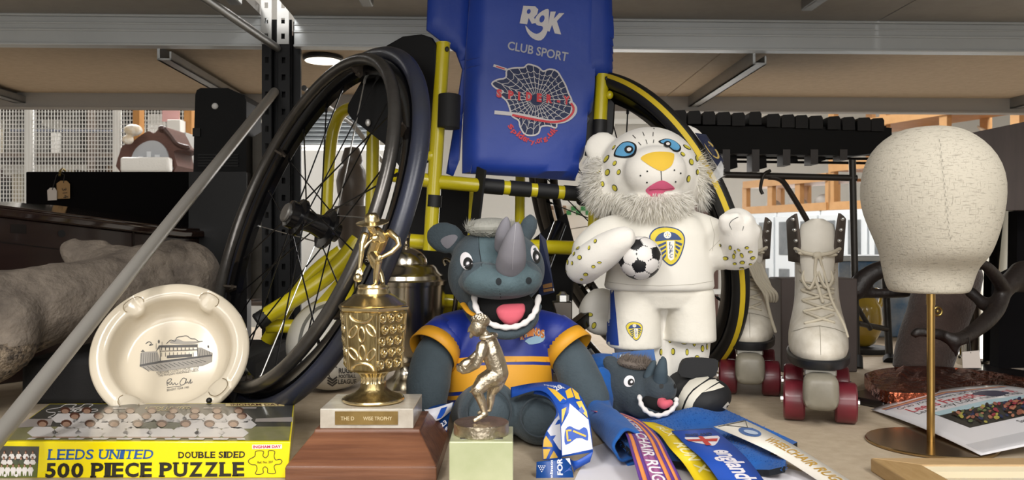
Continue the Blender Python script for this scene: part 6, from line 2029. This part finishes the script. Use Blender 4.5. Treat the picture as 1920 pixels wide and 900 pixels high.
def skate(loc, yaw, label, loose=False):
    """built facing the camera (-y), toe at y = 0, ground at z = 0"""
    T = MX.Translation(loc) @ MX.Rotation(yaw, 4, 'Z')
    t = thing('roller_skate', loc, label, 'roller skate', 'pair of white roller skates')
    def X(p): return T @ V(p)
    SZ = .092
    # boot: rings from sole up
    b = MB()
    def sec(z, y0, y1, w, p=2.3, wf=None, n=40):
        r = []
        cy = (y0 + y1) / 2; ry = (y1 - y0) / 2
        for j in range(n):
            a = 2 * pi * j / n
            c_, s_ = cos(a), sin(a)
            ww = w * (1 if wf is None else 1)
            r.append(X((ww * abs(c_) ** (2 / p) * (1 if c_ > 0 else -1), cy + ry * abs(s_) ** (2 / p) * (1 if s_ > 0 else -1), z)))
        return r
    b.loft([sec(SZ, .004, .252, .040, 2.5), sec(SZ + .012, .0, .256, .044, 2.5), sec(SZ + .030, .006, .256, .0435, 2.4), sec(SZ + .045, .022, .255, .041), sec(SZ + .062, .060, .253, .037), sec(SZ + .082, .100, .250, .0340), sec(SZ + .105, .128, .247, .0335), sec(SZ + .135, .142, .246, .0335), sec(SZ + .150, .145, .246, .034)])
    bt = blob(b, .0036, 6)
    btv = bt.bvh()
    bo = bt.build('boot', LEA, t, smooth=80)
    # collar flaps standing open with lining, hooks
    for s_ in (-1, 1):
        b = MB()
        rows = []
        for i in range(9):
            u = i / 8
            z = SZ + .140 + .078 * u
            y0 = .140 - .010 * u + (.012 * u if loose else 0)
            xin = s_ * (.034 + .006 * u)
            row = []
            for j in range(7):
                w = j / 6
                row.append(X((s_ * (.0240 + .018 * sin(w * pi * .5) + .008 * u * (1 - w * .6)), y0 + .10 * w, z + (-.012 * w * u) + (.010 * sin(u * pi) * (1 - w)))))
            rows.append(row)
        v = [p for r in rows for p in r]
        b.add(v, [(i * 7 + j, i * 7 + j + 1, (i + 1) * 7 + j + 1, (i + 1) * 7 + j) for i in range(8) for j in range(6)])
        b.build('collar_flap', LEAI, t, smooth=60, solid=.0035)
        for i in range(4):
            q = MB(); q.ell(X((s_ * (.028 + .010 * (.2 + .22 * i)), .136 - .003 * i, SZ + .158 + .017 * i)), (.0032, .0035, .0032), n=12); q.build('lace_hook', STEEL, t)
    b = MB()
    rows = [sec2 for sec2 in []]
    R_ = []
    for i in range(12):
        u = i / 11
        z = SZ + .110 + .100 * u
        w = .0225 + .005 * sin(u * pi * .8)
        y = .128 + .012 * u
        if u > .85: w *= sqrt(max(.02, 1 - ((u - .85) / .16) ** 2))
        R_.append([X((w * cos(a), y + .0065 * sin(a) - .008 * cos(a) ** 2 * -1, z)) for a in [2 * pi * k / 24 for k in range(24)]])
    b.loft(R_); b.build('tongue', mat('tongue_leather', '#ddd8cd', .6, var=(14, '#c4bdb0', .3)), t, smooth=60)
    # laces
    def front(x, z, off=.003):
        p0 = X((x, -.4, z)); d = (X((x, 1, z)) - p0).normalized()
        h = btv.ray_cast(p0, d)
        return (h[0] - d * off) if h[0] else X((x, .13 - off, z))
    lt_ = []
    for i in range(7):
        z = SZ + .053 + i * .0148; w = .019 + .0012 * i
        zz_ = z + .011
        lt_.append([(-w, z), (0, (z + zz_) / 2), (w, zz_)]); lt_.append([(w, z + .002), (0, (z + zz_) / 2 + .002), (-w, zz_ + .002)])
    for pts in lt_:
        P = smooth_pts([front(x, z, .0035 if k_ != 1 else .006) for k_, (x, z) in enumerate(pts)], 5)
        MB().tube(P, .0032, 8, rnd=True, flat=.7).build('lace', LACE, t)
    zt = SZ + .152
    for s_ in (-1, 1):
        MB().tube(smooth_pts([front(0, zt, .006), front(s_ * .02, zt + .004, .006), X((s_ * .033, .142, zt + .010))], 5), .003, 8, rnd=True).build('lace', LACE, t)
    if loose:
        for k_ in range(5):
            o = k_ * .004
            P = [X((-.012 + o, .118, zt)), X((.0 + o, .100, zt - .020)), X((.012 + o, .085, zt - .048)), X((.026 + o * 1.3, .075, zt - .070)), X((.030 + o, .085, zt - .085)), X((.022 + o, .092, zt - .060)), X((.006 + o, .105, zt - .02))]
            MB().tube(smooth_pts(P, 6), .0027, 8, rnd=True, flat=.7).build('lace', LACE, t)
        P = [X((.028, .080, zt - .06)), X((.034, .066, zt - .10)), X((.044, .055, zt - .135))]
        MB().tube(smooth_pts(P, 6), .0027, 8, rnd=True).build('lace', LACE, t)
    else:
        for s_, zz_ in ((-1, .052), (1, .05)):
            P = [front(0, zt, .008), front(s_ * .012, zt - .012, .012), front(s_ * .022, zt - .036, .013), front(s_ * .012, zt - zz_, .012), front(s_ * .002, zt - .030, .012), front(s_ * .001, zt - .008, .010)]
            MB().tube(smooth_pts(P, 7), .003, 8, rnd=True, flat=.8).build('lace', LACE, t)
        MB().tube(smooth_pts([front(.002, zt, .009), front(.010, zt - .03, .012), front(.020, zt - .07, .010), front(.034, zt - .10, .006), front(.040, zt - .12, .004)], 6), .0022, 8, rnd=True).build('lace', LACE, t)
        MB().tube(smooth_pts([front(-.002, zt, .009), front(-.004, zt - .03, .013), front(.002, zt - .055, .011), front(.006, zt - .07, .009)], 6), .0026, 8, rnd=True).build('lace', LACE, t)
        b = MB(); b.ell(front(0, zt, .007), (.008, .005, .006), n=14); b.build('lace_knot', LACE, t)
    b = MB(); line(b, btv, [pxof(front(x, SZ + .038 + .012 * (1 - (x / .036) ** 2), .0)) for x in [-.036, -.02, 0, .02, .036]], .9, 0, .0006); line(b, btv, [pxof(front(0, SZ + z, 0)) for z in (.012, .025, .04, .05)], .8, 0, .0006)
    b.build('stitching', mat('leather_seam', '#8f887a', .8), t, smooth=0)
    # sole
    b = MB()
    def out(z, g):
        r = []
        for j in range(48):
            a = 2 * pi * j / 48
            c_, s_ = cos(a), sin(a)
            y = .128 + (.130 + g) * abs(s_) ** .85 * (1 if s_ > 0 else -1)
            w = (.0455 + g) * (1 - .12 * max(0, s_))
            r.append(X((w * abs(c_) ** .75 * (1 if c_ > 0 else -1), y, z)))
        return r
    b.loft([out(SZ - .010, -.002), out(SZ - .008, 0), out(SZ + .002, .001), out(SZ + .004, -.001)]); b.build('sole', SOLEB, t, smooth=40)
    MB().box((-.022, .012, SZ - .020), (.022, .245, SZ - .010), 0, T).build('chassis', mat('chassis_metal', '#8a8780', .35, .8), t, smooth=0, bevel=.002)
    for ay in (.045, .205):
        tr_ = MB().tube([X((-.052, ay, .030)), X((.052, ay, .030))], .0045, 12)
        tr_.tube([X((0, ay, .030)), X((0, ay + .010, SZ - .015))], [.013, .016], 14)
        tr_.box((-.03, ay - .012, .022), (.03, ay + .012, .040), 0, T)
        tro = tr_.build('truck', mat('chassis_metal', '#8a8780', .35, .8), t, smooth=40)
        for s_ in (-1, 1):
            w = MB().lathe([(.006, -.0155), (.020, -.0155), (.0265, -.0150), (.0295, -.0125), (.030, -.008), (.030, .008), (.0295, .0125), (.0265, .0150), (.020, .0155), (.006, .0155)], 40, X((s_ * .0355, ay, .030)), T.to_3x3() @ MX.Rotation(pi / 2, 3, 'Y'))
            wo = w.build('wheel', WRED, t, smooth=35)
            MB().lathe([(0, .0155), (.006, .0155), (.006, .019), (0, .019)], 8, X((s_ * .0355, ay, .030)), T.to_3x3() @ MX.Rotation(s_ * pi / 2, 3, 'Y')).build('axle_nut', STEEL, wo, smooth=0)
    b = MB()
    rings = []
    for y, w, z0, z1 in ((.030, .020, .030, .075), (.012, .0235, .026, .078), (-.002, .0245, .025, .077), (-.012, .022, .028, .072), (-.015, .016, .034, .066)):
        rings.append([X((w * abs(cos(a)) ** .55 * (1 if cos(a) > 0 else -1), y, (z0 + z1) / 2 + (z1 - z0) / 2 * abs(sin(a)) ** .55 * (1 if sin(a) > 0 else -1))) for a in [2 * pi * k / 32 for k in range(32)]])
    b.loft(rings); b.build('toe_stop', STOP, t, smooth=50)
    return t


skate(V((.440, 1.14, 0)), radians(-19), 'nearer white leather roller skate with bow tied laces, left of the fabric head')
skate(V((.400, 1.345, 0)), radians(-15), 'farther white roller skate with dangling loose laces, partly behind the leopard plush paw', True)
tag(MB().box((.545, 1.62, 0), (.70, 1.70, .19)).build('brown_box', mat('brown_board', '#4a403c', .7, var=(8, '#3c3330', .3)), bevel=.003), 'brown box standing behind the two roller skates', 'box')

# ---------------------------------------------------------------- fabric head on a brass stand
mh = thing('display_head', (.5497, 1.05, 0), 'cream fabric covered featureless mannequin head on a brass pole and disc base', 'mannequin head')
LIN = mat('linen', '#b9b2a3', .9, bump=(420, .5, .0012))
nt = LIN.node_tree
# sparse dark slubs of thread in two weave directions
bsdf = nt.nodes['Principled BSDF']
tc = nt.nodes.new('ShaderNodeTexCoord')
prev = None
for rot, sc1 in ((radians(40), (60, 60, 420)), (radians(-52), (60, 60, 420)), (radians(38), (420, 420, 60))):
    mp = nt.nodes.new('ShaderNodeMapping'); mp.inputs['Scale'].default_value = sc1; mp.inputs['Rotation'].default_value = (0, rot, 0)
    no = nt.nodes.new('ShaderNodeTexNoise'); no.inputs['Scale'].default_value = 1.6; no.inputs['Detail'].default_value = 2
    rp2 = nt.nodes.new('ShaderNodeValToRGB'); rp2.color_ramp.elements[0].position = .6; rp2.color_ramp.elements[1].position = .72
    rp2.color_ramp.elements[0].color = (0, 0, 0, 1); rp2.color_ramp.elements[1].color = (1, 1, 1, 1)
    nt.links.new(tc.outputs['Object'], mp.inputs[0]); nt.links.new(mp.outputs[0], no.inputs['Vector']); nt.links.new(no.outputs[0], rp2.inputs[0])
    if prev is None: prev = rp2.outputs[0]
    else:
        mx = nt.nodes.new('ShaderNodeMath'); mx.operation = 'MAXIMUM'
        nt.links.new(prev, mx.inputs[0]); nt.links.new(rp2.outputs[0], mx.inputs[1]); prev = mx.outputs[0]
mm = nt.nodes.new('ShaderNodeMix'); mm.data_type = 'RGBA'
mm.inputs['A'].default_value = lin('#bbb4a5'); mm.inputs['B'].default_value = lin('#7d766a')
sm = nt.nodes.new('ShaderNodeMath'); sm.operation = 'MULTIPLY'; sm.inputs[1].default_value = .6
nt.links.new(prev, sm.inputs[0]); nt.links.new(sm.outputs[0], mm.inputs['Factor']); nt.links.new(mm.outputs['Result'], bsdf.inputs['Base Color'])
k = 1.05 / F
rows = [(237.5, 1728, 1762, 20, 5), (241, 1698, 1791, 48, 5), (250, 1678, 1812, 66, 5), (268, 1655, 1834, 92, 5), (295, 1635, 1855, 112, 3), (330, 1625, 1866, 124, 0), (365, 1622, 1868, 126, 0), (400, 1627, 1862, 122, -3), (430, 1638, 1854, 115, -6), (460, 1650, 1843, 106, -8), (480, 1657, 1836, 98, -6), (494, 1661, 1832, 84, 4), (506, 1665, 1829, 74, 10), (525, 1669, 1825, 70, 12), (540, 1674, 1820, 68, 12), (547, 1679, 1816, 66, 12), (549.5, 1686, 1808, 60, 12)]
b = MB()
rings = []
for y, xl, xr, d, oy in rows:
    c = W((xl + xr) / 2, y, 1.05); c.y += oy * k
    rings.append([c + V(((xr - xl) / 2 * k * cos(a), d * k * sin(a), 0)) for a in [2 * pi * q / 64 for q in range(64)]])
hd = b.loft(rings)
hdo = hd.build('head', LIN, mh, smooth=80, sub=1)
hb_ = hd.bvh()
b = MB()
for i in range(26):
    y = 262 + i * 7.3; x = 1761 + 19 * ((y - 262) / 190) + (2 if i % 2 else 0)
    line(b, hb_, [(x, y), (x + .8, y + 5)], .8, 0, .0008)
b.build('seam_stitches', mat('seam_thread', '#79756c', .9), hdo, smooth=0)
BRS = mat('brushed_brass', '#b3935a', .28, 1.0, var=(3, '#a5854e', .4))
MB().tube([V((.5497, 1.05, .003)), V((.5497, 1.05, .205))], .0049, 24).build('pole', BRS, mh)
MB().tube([V((.5497, 1.05, .183)), V((.5497, 1.05, .205))], .0055, 24).build('collar', BRS, mh)
MB().lathe([(0, 0), (.077, 0), (.079, .001), (.079, .0032), (.078, .0042), (0, .0045)], 80, (.5497, 1.05, 0)).build('base', mat('base_brass', '#a58c66', .2, 1.0), mh, smooth=35)

# ---------------------------------------------------------------- leaflet, plaque, timber frame
cpq = thing('copper_plaque', (.75, 1.42, 0), 'dark copper relief plaque mounted on a thick black bordered board', 'plaque')
MB().hexa([V((.545, 1.33, 0)), V((.585, 1.262, 0)), V((1.10, 1.285, 0)), V((.98, 1.66, 0)), V((.545, 1.33, .012)), V((.585, 1.262, .012)), V((1.10, 1.285, .012)), V((.98, 1.66, .012))]).build('back_board', mat('ebonised', '#120d0d', .3, coat=.4), cpq, smooth=0, bevel=.004)
rows = []
tl_, tr_, br_, bl_ = W(1628, 703, 1.40), W(1960, 735, 1.58), W(1990, 775, 1.26), W(1700, 775, 1.18)
out_ = sp2([(1668, 735), (1622, 706), (1634, 696), (1664, 690), (1720, 686), (1790, 689), (1860, 697), (1940, 712), (1985, 727), (1960, 734), (1800, 735)], 4)
mcp = mat('relief_copper', '#b8674a', .24, 1.0, var=(28, '#55281d', .2), bump=(55, 1.0, .012))


def relief(mb, poly, step):
    v, f = tri2(poly, step)
    top = []
    for x, y in v:
        p = FL(x, y, .031)
        top.append(p)
    E_ = {}
    for q in f:
        for i in range(len(q)): E_[(q[i - 1], q[i])] = 1
    edge = set(a for e_ in E_ if (e_[1], e_[0]) not in E_ for a in e_)
    tt = []
    for i, p in enumerate(top):
        h = 0 if i in edge else .004 * sin(p.x * 95 + 2 * sin(p.y * 60)) * sin(p.y * 110 + sin(p.x * 70)) + .003 * sin(p.x * 210) * cos(p.y * 190)
        tt.append(p + V((0, 0, h)))
    mb.add(tt, f)
    for (a, c) in E_:
        if (c, a) not in E_:
            lo1 = V((top[a].x, top[a].y, .0122)); lo2 = V((top[c].x, top[c].y, .0122))
            mb.add([tt[a], tt[c], lo2, lo1], [(0, 1, 2, 3)])
    return mb


relief(MB(), out_, 7).build('relief_plate', mcp, cpq, smooth=40)

lf = thing('leaflet', (.68, 1.12, 0), 'running club leaflet in a clear plastic sleeve leaning on the copper plaque', 'leaflet')
TL, BL = V((.5600, 1.248, .0035)), V((.5715, .975, .0055))
TR = W(1875, 722, 1.30); BR = BL + (TR - TL) + V((.02, -.02, .012))
TR.z += .022; 
def lq(u, w):
    p = TL.lerp(TR, u).lerp(BL.lerp(BR, u), w)
    return p + V((0, 0, .010 * sin(u * pi) * (1 - w) + .004 * sin(w * pi)))
TR = W(1875, 722, 1.262)
NU, NV_ = 16, 16
v = [lq(i / NU, j / NV_) for j in range(NV_ + 1) for i in range(NU + 1)]
fcs = [(j * 17 + i, j * 17 + i + 1, (j + 1) * 17 + i + 1, (j + 1) * 17 + i) for j in range(16) for i in range(16)]
lm = MB().add(v, fcs); lv = lm.bvh()
lm.build('sheet', mat('leaflet_paper', '#d5d3d6', .3, coat=.3), lf, smooth=60, solid=.0008)


def lpx_(u, w): return pxof(lq(u, w))


def lrect(u0, w0, u1, w1): return [lpx_(u0, w0), lpx_((u0 + u1) / 2, w0), lpx_(u1, w0), lpx_(u1, w1), lpx_((u0 + u1) / 2, w1), lpx_(u0, w1)]


b = MB()
for i, mm_ in enumerate((0, 1, 2)):
    decal(b, lv, lrect(.04, .055 + i * .018, .965, .073 + i * .018), mm_, .0006, 10)
b.build('rainbow_band', [mat('band_brown', '#8d5f4a', .4), mat('band_orange', '#c08a6a', .4), mat('band_violet', '#6d6a86', .4)], lf, smooth=0)


def lw(mb, s, u0, w0, u1, w1, m, bold=.0, off=.0006):
    write(mb, lv, s, None, m, off, bold, 8, fn=lambda a, c: lpx_(u0 + (u1 - u0) * a, w1 + (w0 - w1) * c))


b = MB()
lw(b, 'Grab your trainers and join', .10, .125, .70, .185, 0, .0)
lw(b, "Leeds FrontRunners!", .12, .185, .86, .275, 1, .02)
lw(b, "Leeds' only LGBT running club", .12, .275, .84, .345, 0, .0)
lw(b, 'Saturdays 9.00 am and mid-week', .42, .715, .99, .765, 0, .01)
lw(b, 'everyone welcome, no need to book', .62, .80, .97, .83, 2, 0)
b.build('lettering', [mat('leaf_ink', '#2c2930', .4), mat('leaf_red', '#b03a44', .4), mat('leaf_grey', '#6d6a70', .4)], lf, smooth=0)
b = MB()
decal(b, lv, lrect(.18, .36, 1.0 - .02, .68), 0, .0006, 9)
decal(b, lv, lrect(.18, .36, .98, .43), 1, .0009, 9)
random.seed(11)
for i in range(150):
    u = random.uniform(.22, .95); w = random.uniform(.44, .66)
    x, y = lpx_(u, w)
    decal(b, lv, ellp(x, y, random.uniform(3, 6), random.uniform(1.8, 3.5), random.uniform(-40, 40), 8), random.choice([2, 2, 3, 3, 4, 5, 6, 7, 7, 8]), .0011 + .00001 * i, 9)
b.build('printed_photograph', [mat('ph_dark', '#2f2f2c', .35), mat('ph_sky', '#a9c2ca', .35), mat('ph_skin', '#a66f57', .35), mat('ph_hair', '#2a1d19', .35), mat('ph_red', '#8d3340', .35), mat('ph_yellow', '#a39a4a', .35), mat('ph_green', '#5d6a45', .35), mat('ph_skin2', '#8d5948', .35), mat('ph_navy', '#27304f', .35)], lf, smooth=0)
b = MB()
x, y = 1866, 738
decal(b, lv, sp2([(1822, 740), (1840, 734), (1866, 733), (1880, 735), (1893, 737), (1880, 742), (1866, 744), (1845, 742)], 3), 0, .0007, 5)
b.build('bird_emblem', mat('emblem_navy', '#33324a', .4), lf, smooth=0)
b = MB(); decal(b, lv, lrect(.30, .70, 1.0 - .01, .99)[:0] or lrect(.02, .86, .97, .985), 0, .0012, 10); b.build('sleeve_fold', mat('sleeve_film', '#c9c9cc', .15, alpha=.35, coat=.6), lf, smooth=0)

OAK = mat('pale_oak', '#c6a87e', .5, var=(26, '#ab8a5e', .3), stretch=(1, 6, 6), bump=(90, .2, .001))
OAKS = mat('pale_oak_side', '#b39468', .5, var=(26, '#987848', .3), stretch=(6, 1, 6), bump=(90, .2, .001))
fr = thing('picture_frame', (.70, .78, 0), 'pale oak picture frame lying flat in the near right corner', 'picture frame')
xo, xi, yo, yi = .4150, .4560, .926, .8905
# mitred rails with a sloping profile
MB().hexa([V((xo, yo, 0)), V((xo, .55, 0)), V((xi, .55, 0)), V((xi, yi, 0)), V((xo, yo, .016)), V((xo, .55, .016)), V((xi, .55, .018)), V((xi, yi, .018))]).build('side_rail', OAKS, fr, smooth=0, bevel=.0015)
MB().hexa([V((xo, yo, 0)), V((xi, yi, 0)), V((1.2, yi, 0)), V((1.2, yo, 0)), V((xo, yo, .016)), V((xi, yi, .018)), V((1.2, yi, .018)), V((1.2, yo, .016))]).build('far_rail', OAK, fr, smooth=0, bevel=.0015)
MB().hexa([V((xi, yi, .002)), V((xi + .008, yi - .010, .002)), V((1.2, yi - .010, .002)), V((1.2, yi, .002)), V((xi, yi, .016)), V((xi + .008, yi - .010, .013)), V((1.2, yi - .010, .013)), V((1.2, yi, .016))]).build('inner_lip', mat('lip_cream', '#d6c9ab', .5), fr, smooth=0)
MB().hexa([V((xi, yi, .002)), V((xi, .55, .002)), V((xi + .008, .55, .002)), V((xi + .008, yi - .010, .002)), V((xi, yi, .016)), V((xi, .55, .016)), V((xi + .008, .55, .013)), V((xi + .008, yi - .010, .013))]).build('inner_lip', MATS['lip_cream'], fr, smooth=0)
MB().box((xi + .004, .55, .002), (1.2, yi - .004, .006)).build('picture', mat('picture_tones', '#8d9096', .2, var=(30, '#b09a6a', .25), coat=.8), fr, smooth=0)

# ---------------------------------------------------------------- right background on the rack
MAR = mat('dark_rosewood', '#0b0908', .6, var=(10, '#070605', .3), spec=.15)
xy = thing('xylophone', (.62, 1.86, 0), 'dark wooden xylophone on a metal stand, its bar ends showing in a row', 'xylophone')
YX = 1.80
pxprism(MB(), [(1255, 236), (1655, 238), (1672, 240), (1672, 262), (1650, 286), (1600, 292), (1255, 286)], YX, .05).build('frame_rail', MAR, xy, smooth=0, bevel=.003)
pxprism(MB(), [(1262, 232), (1662, 236), (1660, 246), (1262, 242)], YX + .05, .26).build('frame_bed', MAR, xy, smooth=0)
xs = [1262, 1290, 1318, 1345, 1373, 1400, 1438, 1466, 1492, 1518, 1552, 1580, 1608, 1634]
for i, x in enumerate(xs):
    w = 25 - (i % 3)
    t0 = 206 + i * 1.15
    P = [(x, t0 + 6), (x + 2, t0 + 1), (x + w - 3, t0), (x + w, t0 + 5), (x + w, t0 + 17 + 8), (x, t0 + 17 + 8)]
    if i == 5: P = [(q[0] + 5, q[1] - 3) for q in P]
    pxprism(MB(), P, YX - .012 + .004 * (i % 2), .30).build('bar', mat('rosewood_bar', '#14100e', .55, var=(20, '#0c0908', .3), spec=.25), xy, smooth=0, bevel=.0025)
for i, (x, y1) in enumerate([(1355, 322), (1410, 322), (1468, 310), (1520, 308), (1575, 300)]):
    pxprism(MB(), [(x, 280), (x + 14, 280), (x + 14, y1), (x, y1)], YX - .004, .04).build('resonator', mat('resonator_wood', '#2a1f18', .5, var=(30, '#1c1512', .3), stretch=(6, 6, 1)), xy, smooth=0, bevel=.002)
    pxprism(MB(), [(x + 14, 280), (x + 26, 280), (x + 28, y1 - 8), (x + 14, y1 - 4)], YX + .04, .05).build('resonator', MAR, xy, smooth=0)
for y in (272, 280, 288, 296):
    MB().tube([W(1290, y + 6, YX + .16), W(1640, y + 10, YX + .16)], .0032, 8).build('cross_rod', MAR, xy)
STN = mat('stand_metal', '#332f2b', .45, .5)
Yt = 1.68
MB().tube([W(1290, 326, Yt), W(1606, 334, Yt)], .0068, 12).build('stand_tube', STN, xy)
MB().tube([W(1598, 300, Yt), W(1606, 672, Yt)], .0072, 12).build('stand_leg', STN, xy)
MB().tube([W(1606, 668, Yt), FL(1607, 691, .0)], .012, 12).build('rubber_foot', BLK, xy)
MB().tube([W(1648, 300, 1.80), W(1668, 676, 1.76)], .008, 12).build('stand_leg', STN, xy)
MB().tube([W(1668, 672, 1.76), FL(1669, 680, .0)], .014, 12).build('rubber_foot', BLK, xy)
MB().tube([W(1608, 606, Yt), W(1662, 617, 1.76)], .006, 10).build('stand_tube', STN, xy)
MB().tube([W(1586, 540, Yt - .02), W(1632, 617, Yt + .03)], .0052, 10).build('stand_brace', STN, xy)
MB().tube(smooth_pts([W(1440, 332, Yt), W(1462, 336, Yt), W(1480, 358, Yt + .01), W(1522, 430, Yt + .03), W(1540, 480, Yt + .04)], 6), .0058, 12).build('stand_brace', STN, xy)
MB().tube(smooth_pts([W(1444, 320, Yt - .01), W(1432, 328, Yt - .015), W(1426, 352, Yt - .01), W(1430, 364, Yt - .01)], 6), .0035, 10).build('hook', STN, xy)

pk = pxprism(MB(), [(1826, 248), (1990, 214), (1990, 394), (1828, 394)], 1.52, .04).build('wood_plank', mat('plank_brown', '#4d4340', .55, var=(18, '#3d3533', .3), stretch=(4, 4, .5)), smooth=0, bevel=.002)
tag(pk, 'dark brown wooden plank standing at the right edge behind the fabric head', 'plank')
tag(pxprism(MB(), [(1908, 395), (1990, 395), (1990, 690), (1872, 690), (1876, 520), (1906, 505)], 1.60, .03).build('backing_board', mat('panel_black', '#060507', .8, spec=.1), smooth=0), 'black board below the brown plank at the right edge', 'panel')
vz = thing('silver_vase', FL(1838, 683), 'tall polished silver vase mirroring white and red behind the antlers', 'vase')
Yv = HC * F / (683 - 450); kv = Yv / F
vp = MB().lathe([(0, 0), (40 * kv, 0), (42 * kv, 6 * kv), (38 * kv, 20 * kv), (37 * kv, 120 * kv), (44 * kv, 200 * kv), (52 * kv, 280 * kv), (54 * kv, 292 * kv), (50 * kv, 290 * kv), (0, 270 * kv)], 48, FL(1838, 683))
vp.build('body', mat('mirror_silver', '#c5c2b8', .08, 1.0), vz, smooth=40)
# hide-covered stump with a brass boss, antlers lying in front
HID = mat('brown_hide', '#4a3a33', .85, var=(40, '#352925', .3), bump=(200, .7, .003), sheen=.3)
st = thing('hide_stool', FL(1735, 676), 'brown hide covered stump with a small brass boss behind the brass pole', 'stump')
b = MB()
rings = []
Ys = 1.56
for y, xl, xr in ((690, 1676, 1782), (660, 1680, 1792), (620, 1690, 1806), (580, 1704, 1822), (550, 1712, 1832), (520, 1712, 1838), (505, 1716, 1836)):
    c = W((xl + xr) / 2, y, Ys); r = (xr - xl) / 2 * Ys / F
    rings.append([c + V((r * cos(a), r * .8 * sin(a), 0)) for a in [2 * pi * q / 40 for q in range(40)]])
b.loft(rings)
hb2 = blob(b, .005, 4); hb2.v = [V((p.x, p.y, max(p.z, .0))) for p in hb2.v]; hb2.build('hide', HID, st, smooth=80)
b = MB(); b.tube(ring_pts(W(1758, 584, Ys - .095), V((1, 0, 0)), V((0, 0, 1)), .0075, 24), .0022, 8, closed=True); b.ell(W(1758, 584, Ys - .095), (.004, .003, .004), n=12); b.build('brass_boss', mat('brass_dull', '#8d7a45', .35, .9), st)
ANT = mat('dark_antler', '#251d1a', .5, var=(30, '#15100f', .3), bump=(120, .6, .002))
an_ = thing('antlers', FL(1850, 690), 'dark branching antlers lying between the fabric head and the black panel', 'antlers')
b = MB()
Ya = 1.42
lpx(b, [(1930, 520, Ya + .03, 30), (1895, 530, Ya + .02, 20), (1880, 550, Ya, 15), (1868, 580, Ya - .02, 15), (1845, 606, Ya - .05, 15), (1812, 630, Ya - .08, 13), (1790, 638, Ya - .10, 13)])
lpx(b, [(1792, 640, Ya - .10, 12), (1765, 628, Ya - .09, 11), (1740, 624, Ya - .08, 9), (1722, 622, Ya - .08, 9)]); lpx(b, [(1722, 622, Ya - .08, 9), (1715, 626, Ya - .08, 8)])
lpx(b, [(1775, 630, Ya - .10, 9), (1790, 655, Ya - .10, 6), (1793, 668, Ya - .1, 3)])
lpx(b, [(1885, 545, Ya, 13), (1868, 520, Ya - .03, 12), (1850, 500, Ya - .05, 10), (1834, 492, Ya - .06, 8)])
lpx(b, [(1876, 565, Ya - .01, 13), (1850, 572, Ya, 14), (1834, 560, Ya + .01, 10), (1820, 548, Ya + .02, 11)])
lpx(b, [(1940, 505, Ya + .05, 18), (1915, 512, Ya + .03, 22), (1890, 535, Ya, 14)])
blob(b, .004, 3).build('antler', ANT, an_, smooth=80)
an2 = thing('antlers', FL(1640, 668), 'dark horn tip curving past the stand legs above the yellow gourd', 'antlers')
b = MB(); lpx(b, [(1605, 545, 1.66, 18), (1620, 524, 1.66, 18), (1645, 508, 1.66, 17), (1680, 502, 1.66, 15), (1720, 520, 1.66, 20)]); lpx(b, [(1612, 548, 1.66, 11), (1650, 550, 1.66, 9), (1700, 548, 1.66, 10)]); blob(b, .0045, 3).build('horn', ANT, an2, smooth=80)
tg = thing('label_tag', FL(1822, 692), 'white paper label tag hanging from the antlers', 'tag')
pxprism(MB(), [(1805, 690), (1804, 660), (1836, 657), (1840, 690)], 1.30, .0012).build('card', mat('tag_white', '#b9b1aa', .8), tg, smooth=0)
MB().tube([W(1820, 662, 1.30), W(1818, 640, 1.31), W(1815, 630, 1.33)], .0009, 6).build('string', mat('string_black', '#26211d', .8), tg)
gd = thing('yellow_jug', FL(1617, 650), 'mustard yellow two handled jug behind the stand legs', 'jug')
Yg = 1.92; kg_ = Yg / F
gj = MB().lathe([(0, 0), (14 * kg_, 0), (22 * kg_, 6 * kg_), (33 * kg_, 30 * kg_), (35 * kg_, 50 * kg_), (33 * kg_, 72 * kg_), (24 * kg_, 88 * kg_), (14 * kg_, 96 * kg_), (12 * kg_, 104 * kg_), (14 * kg_, 110 * kg_), (0, 108 * kg_)], 40, W(1617, 648, Yg))
gj.v = [p for p in gj.v]
gj.build('body', mat('mustard_glaze', '#a98f2f', .25, coat=.5, var=(7, '#96792a', .3)), gd, smooth=60)
for s_ in (-1, 1):
    MB().tube(smooth_pts([W(1617 + s_ * 14, 546, Yg), W(1617 + s_ * 30, 545, Yg), W(1617 + s_ * 36, 560, Yg), W(1617 + s_ * 31, 578, Yg)], 6), .006, 10).build('handle', MATS['mustard_glaze'], gd)
tag(MB().lathe([(0, 0), (.06, 0), (.062, .01), (.062, .012), (0, .012)], 30, (W(1617, 648, Yg).x, Yg, 0)).build('black_dish', BLK), 'black dish under the mustard yellow jug', 'dish')
sb = thing('storage_tub', (1.05, 2.3, 0), 'pale blue and grey tub of packets behind the stand legs', 'tub')
MB().box((.90, 2.2, 0), (1.12, 2.36, .21)).build('tub', mat('blue_tub', '#3f6a92', .5, var=(9, '#a9adb0', .15)), sb, bevel=.006)
MB().box((.89, 2.19, .21), (1.13, 2.37, .225)).build('lid', mat('tub_lid', '#b4bcc2', .5), sb, bevel=.003)
tag(MB().box((1.02, 1.86, 0), (1.10, 1.94, .21)).build('reddish_box', mat('red_brown_box', '#4b2f26', .6, var=(12, '#37221c', .3)), bevel=.003), 'reddish brown box between the yellow jug and the hide stump', 'box')

for o in bpy.data.objects:
    if o.type == 'MESH':
        for p_ in ('', ):
            pass
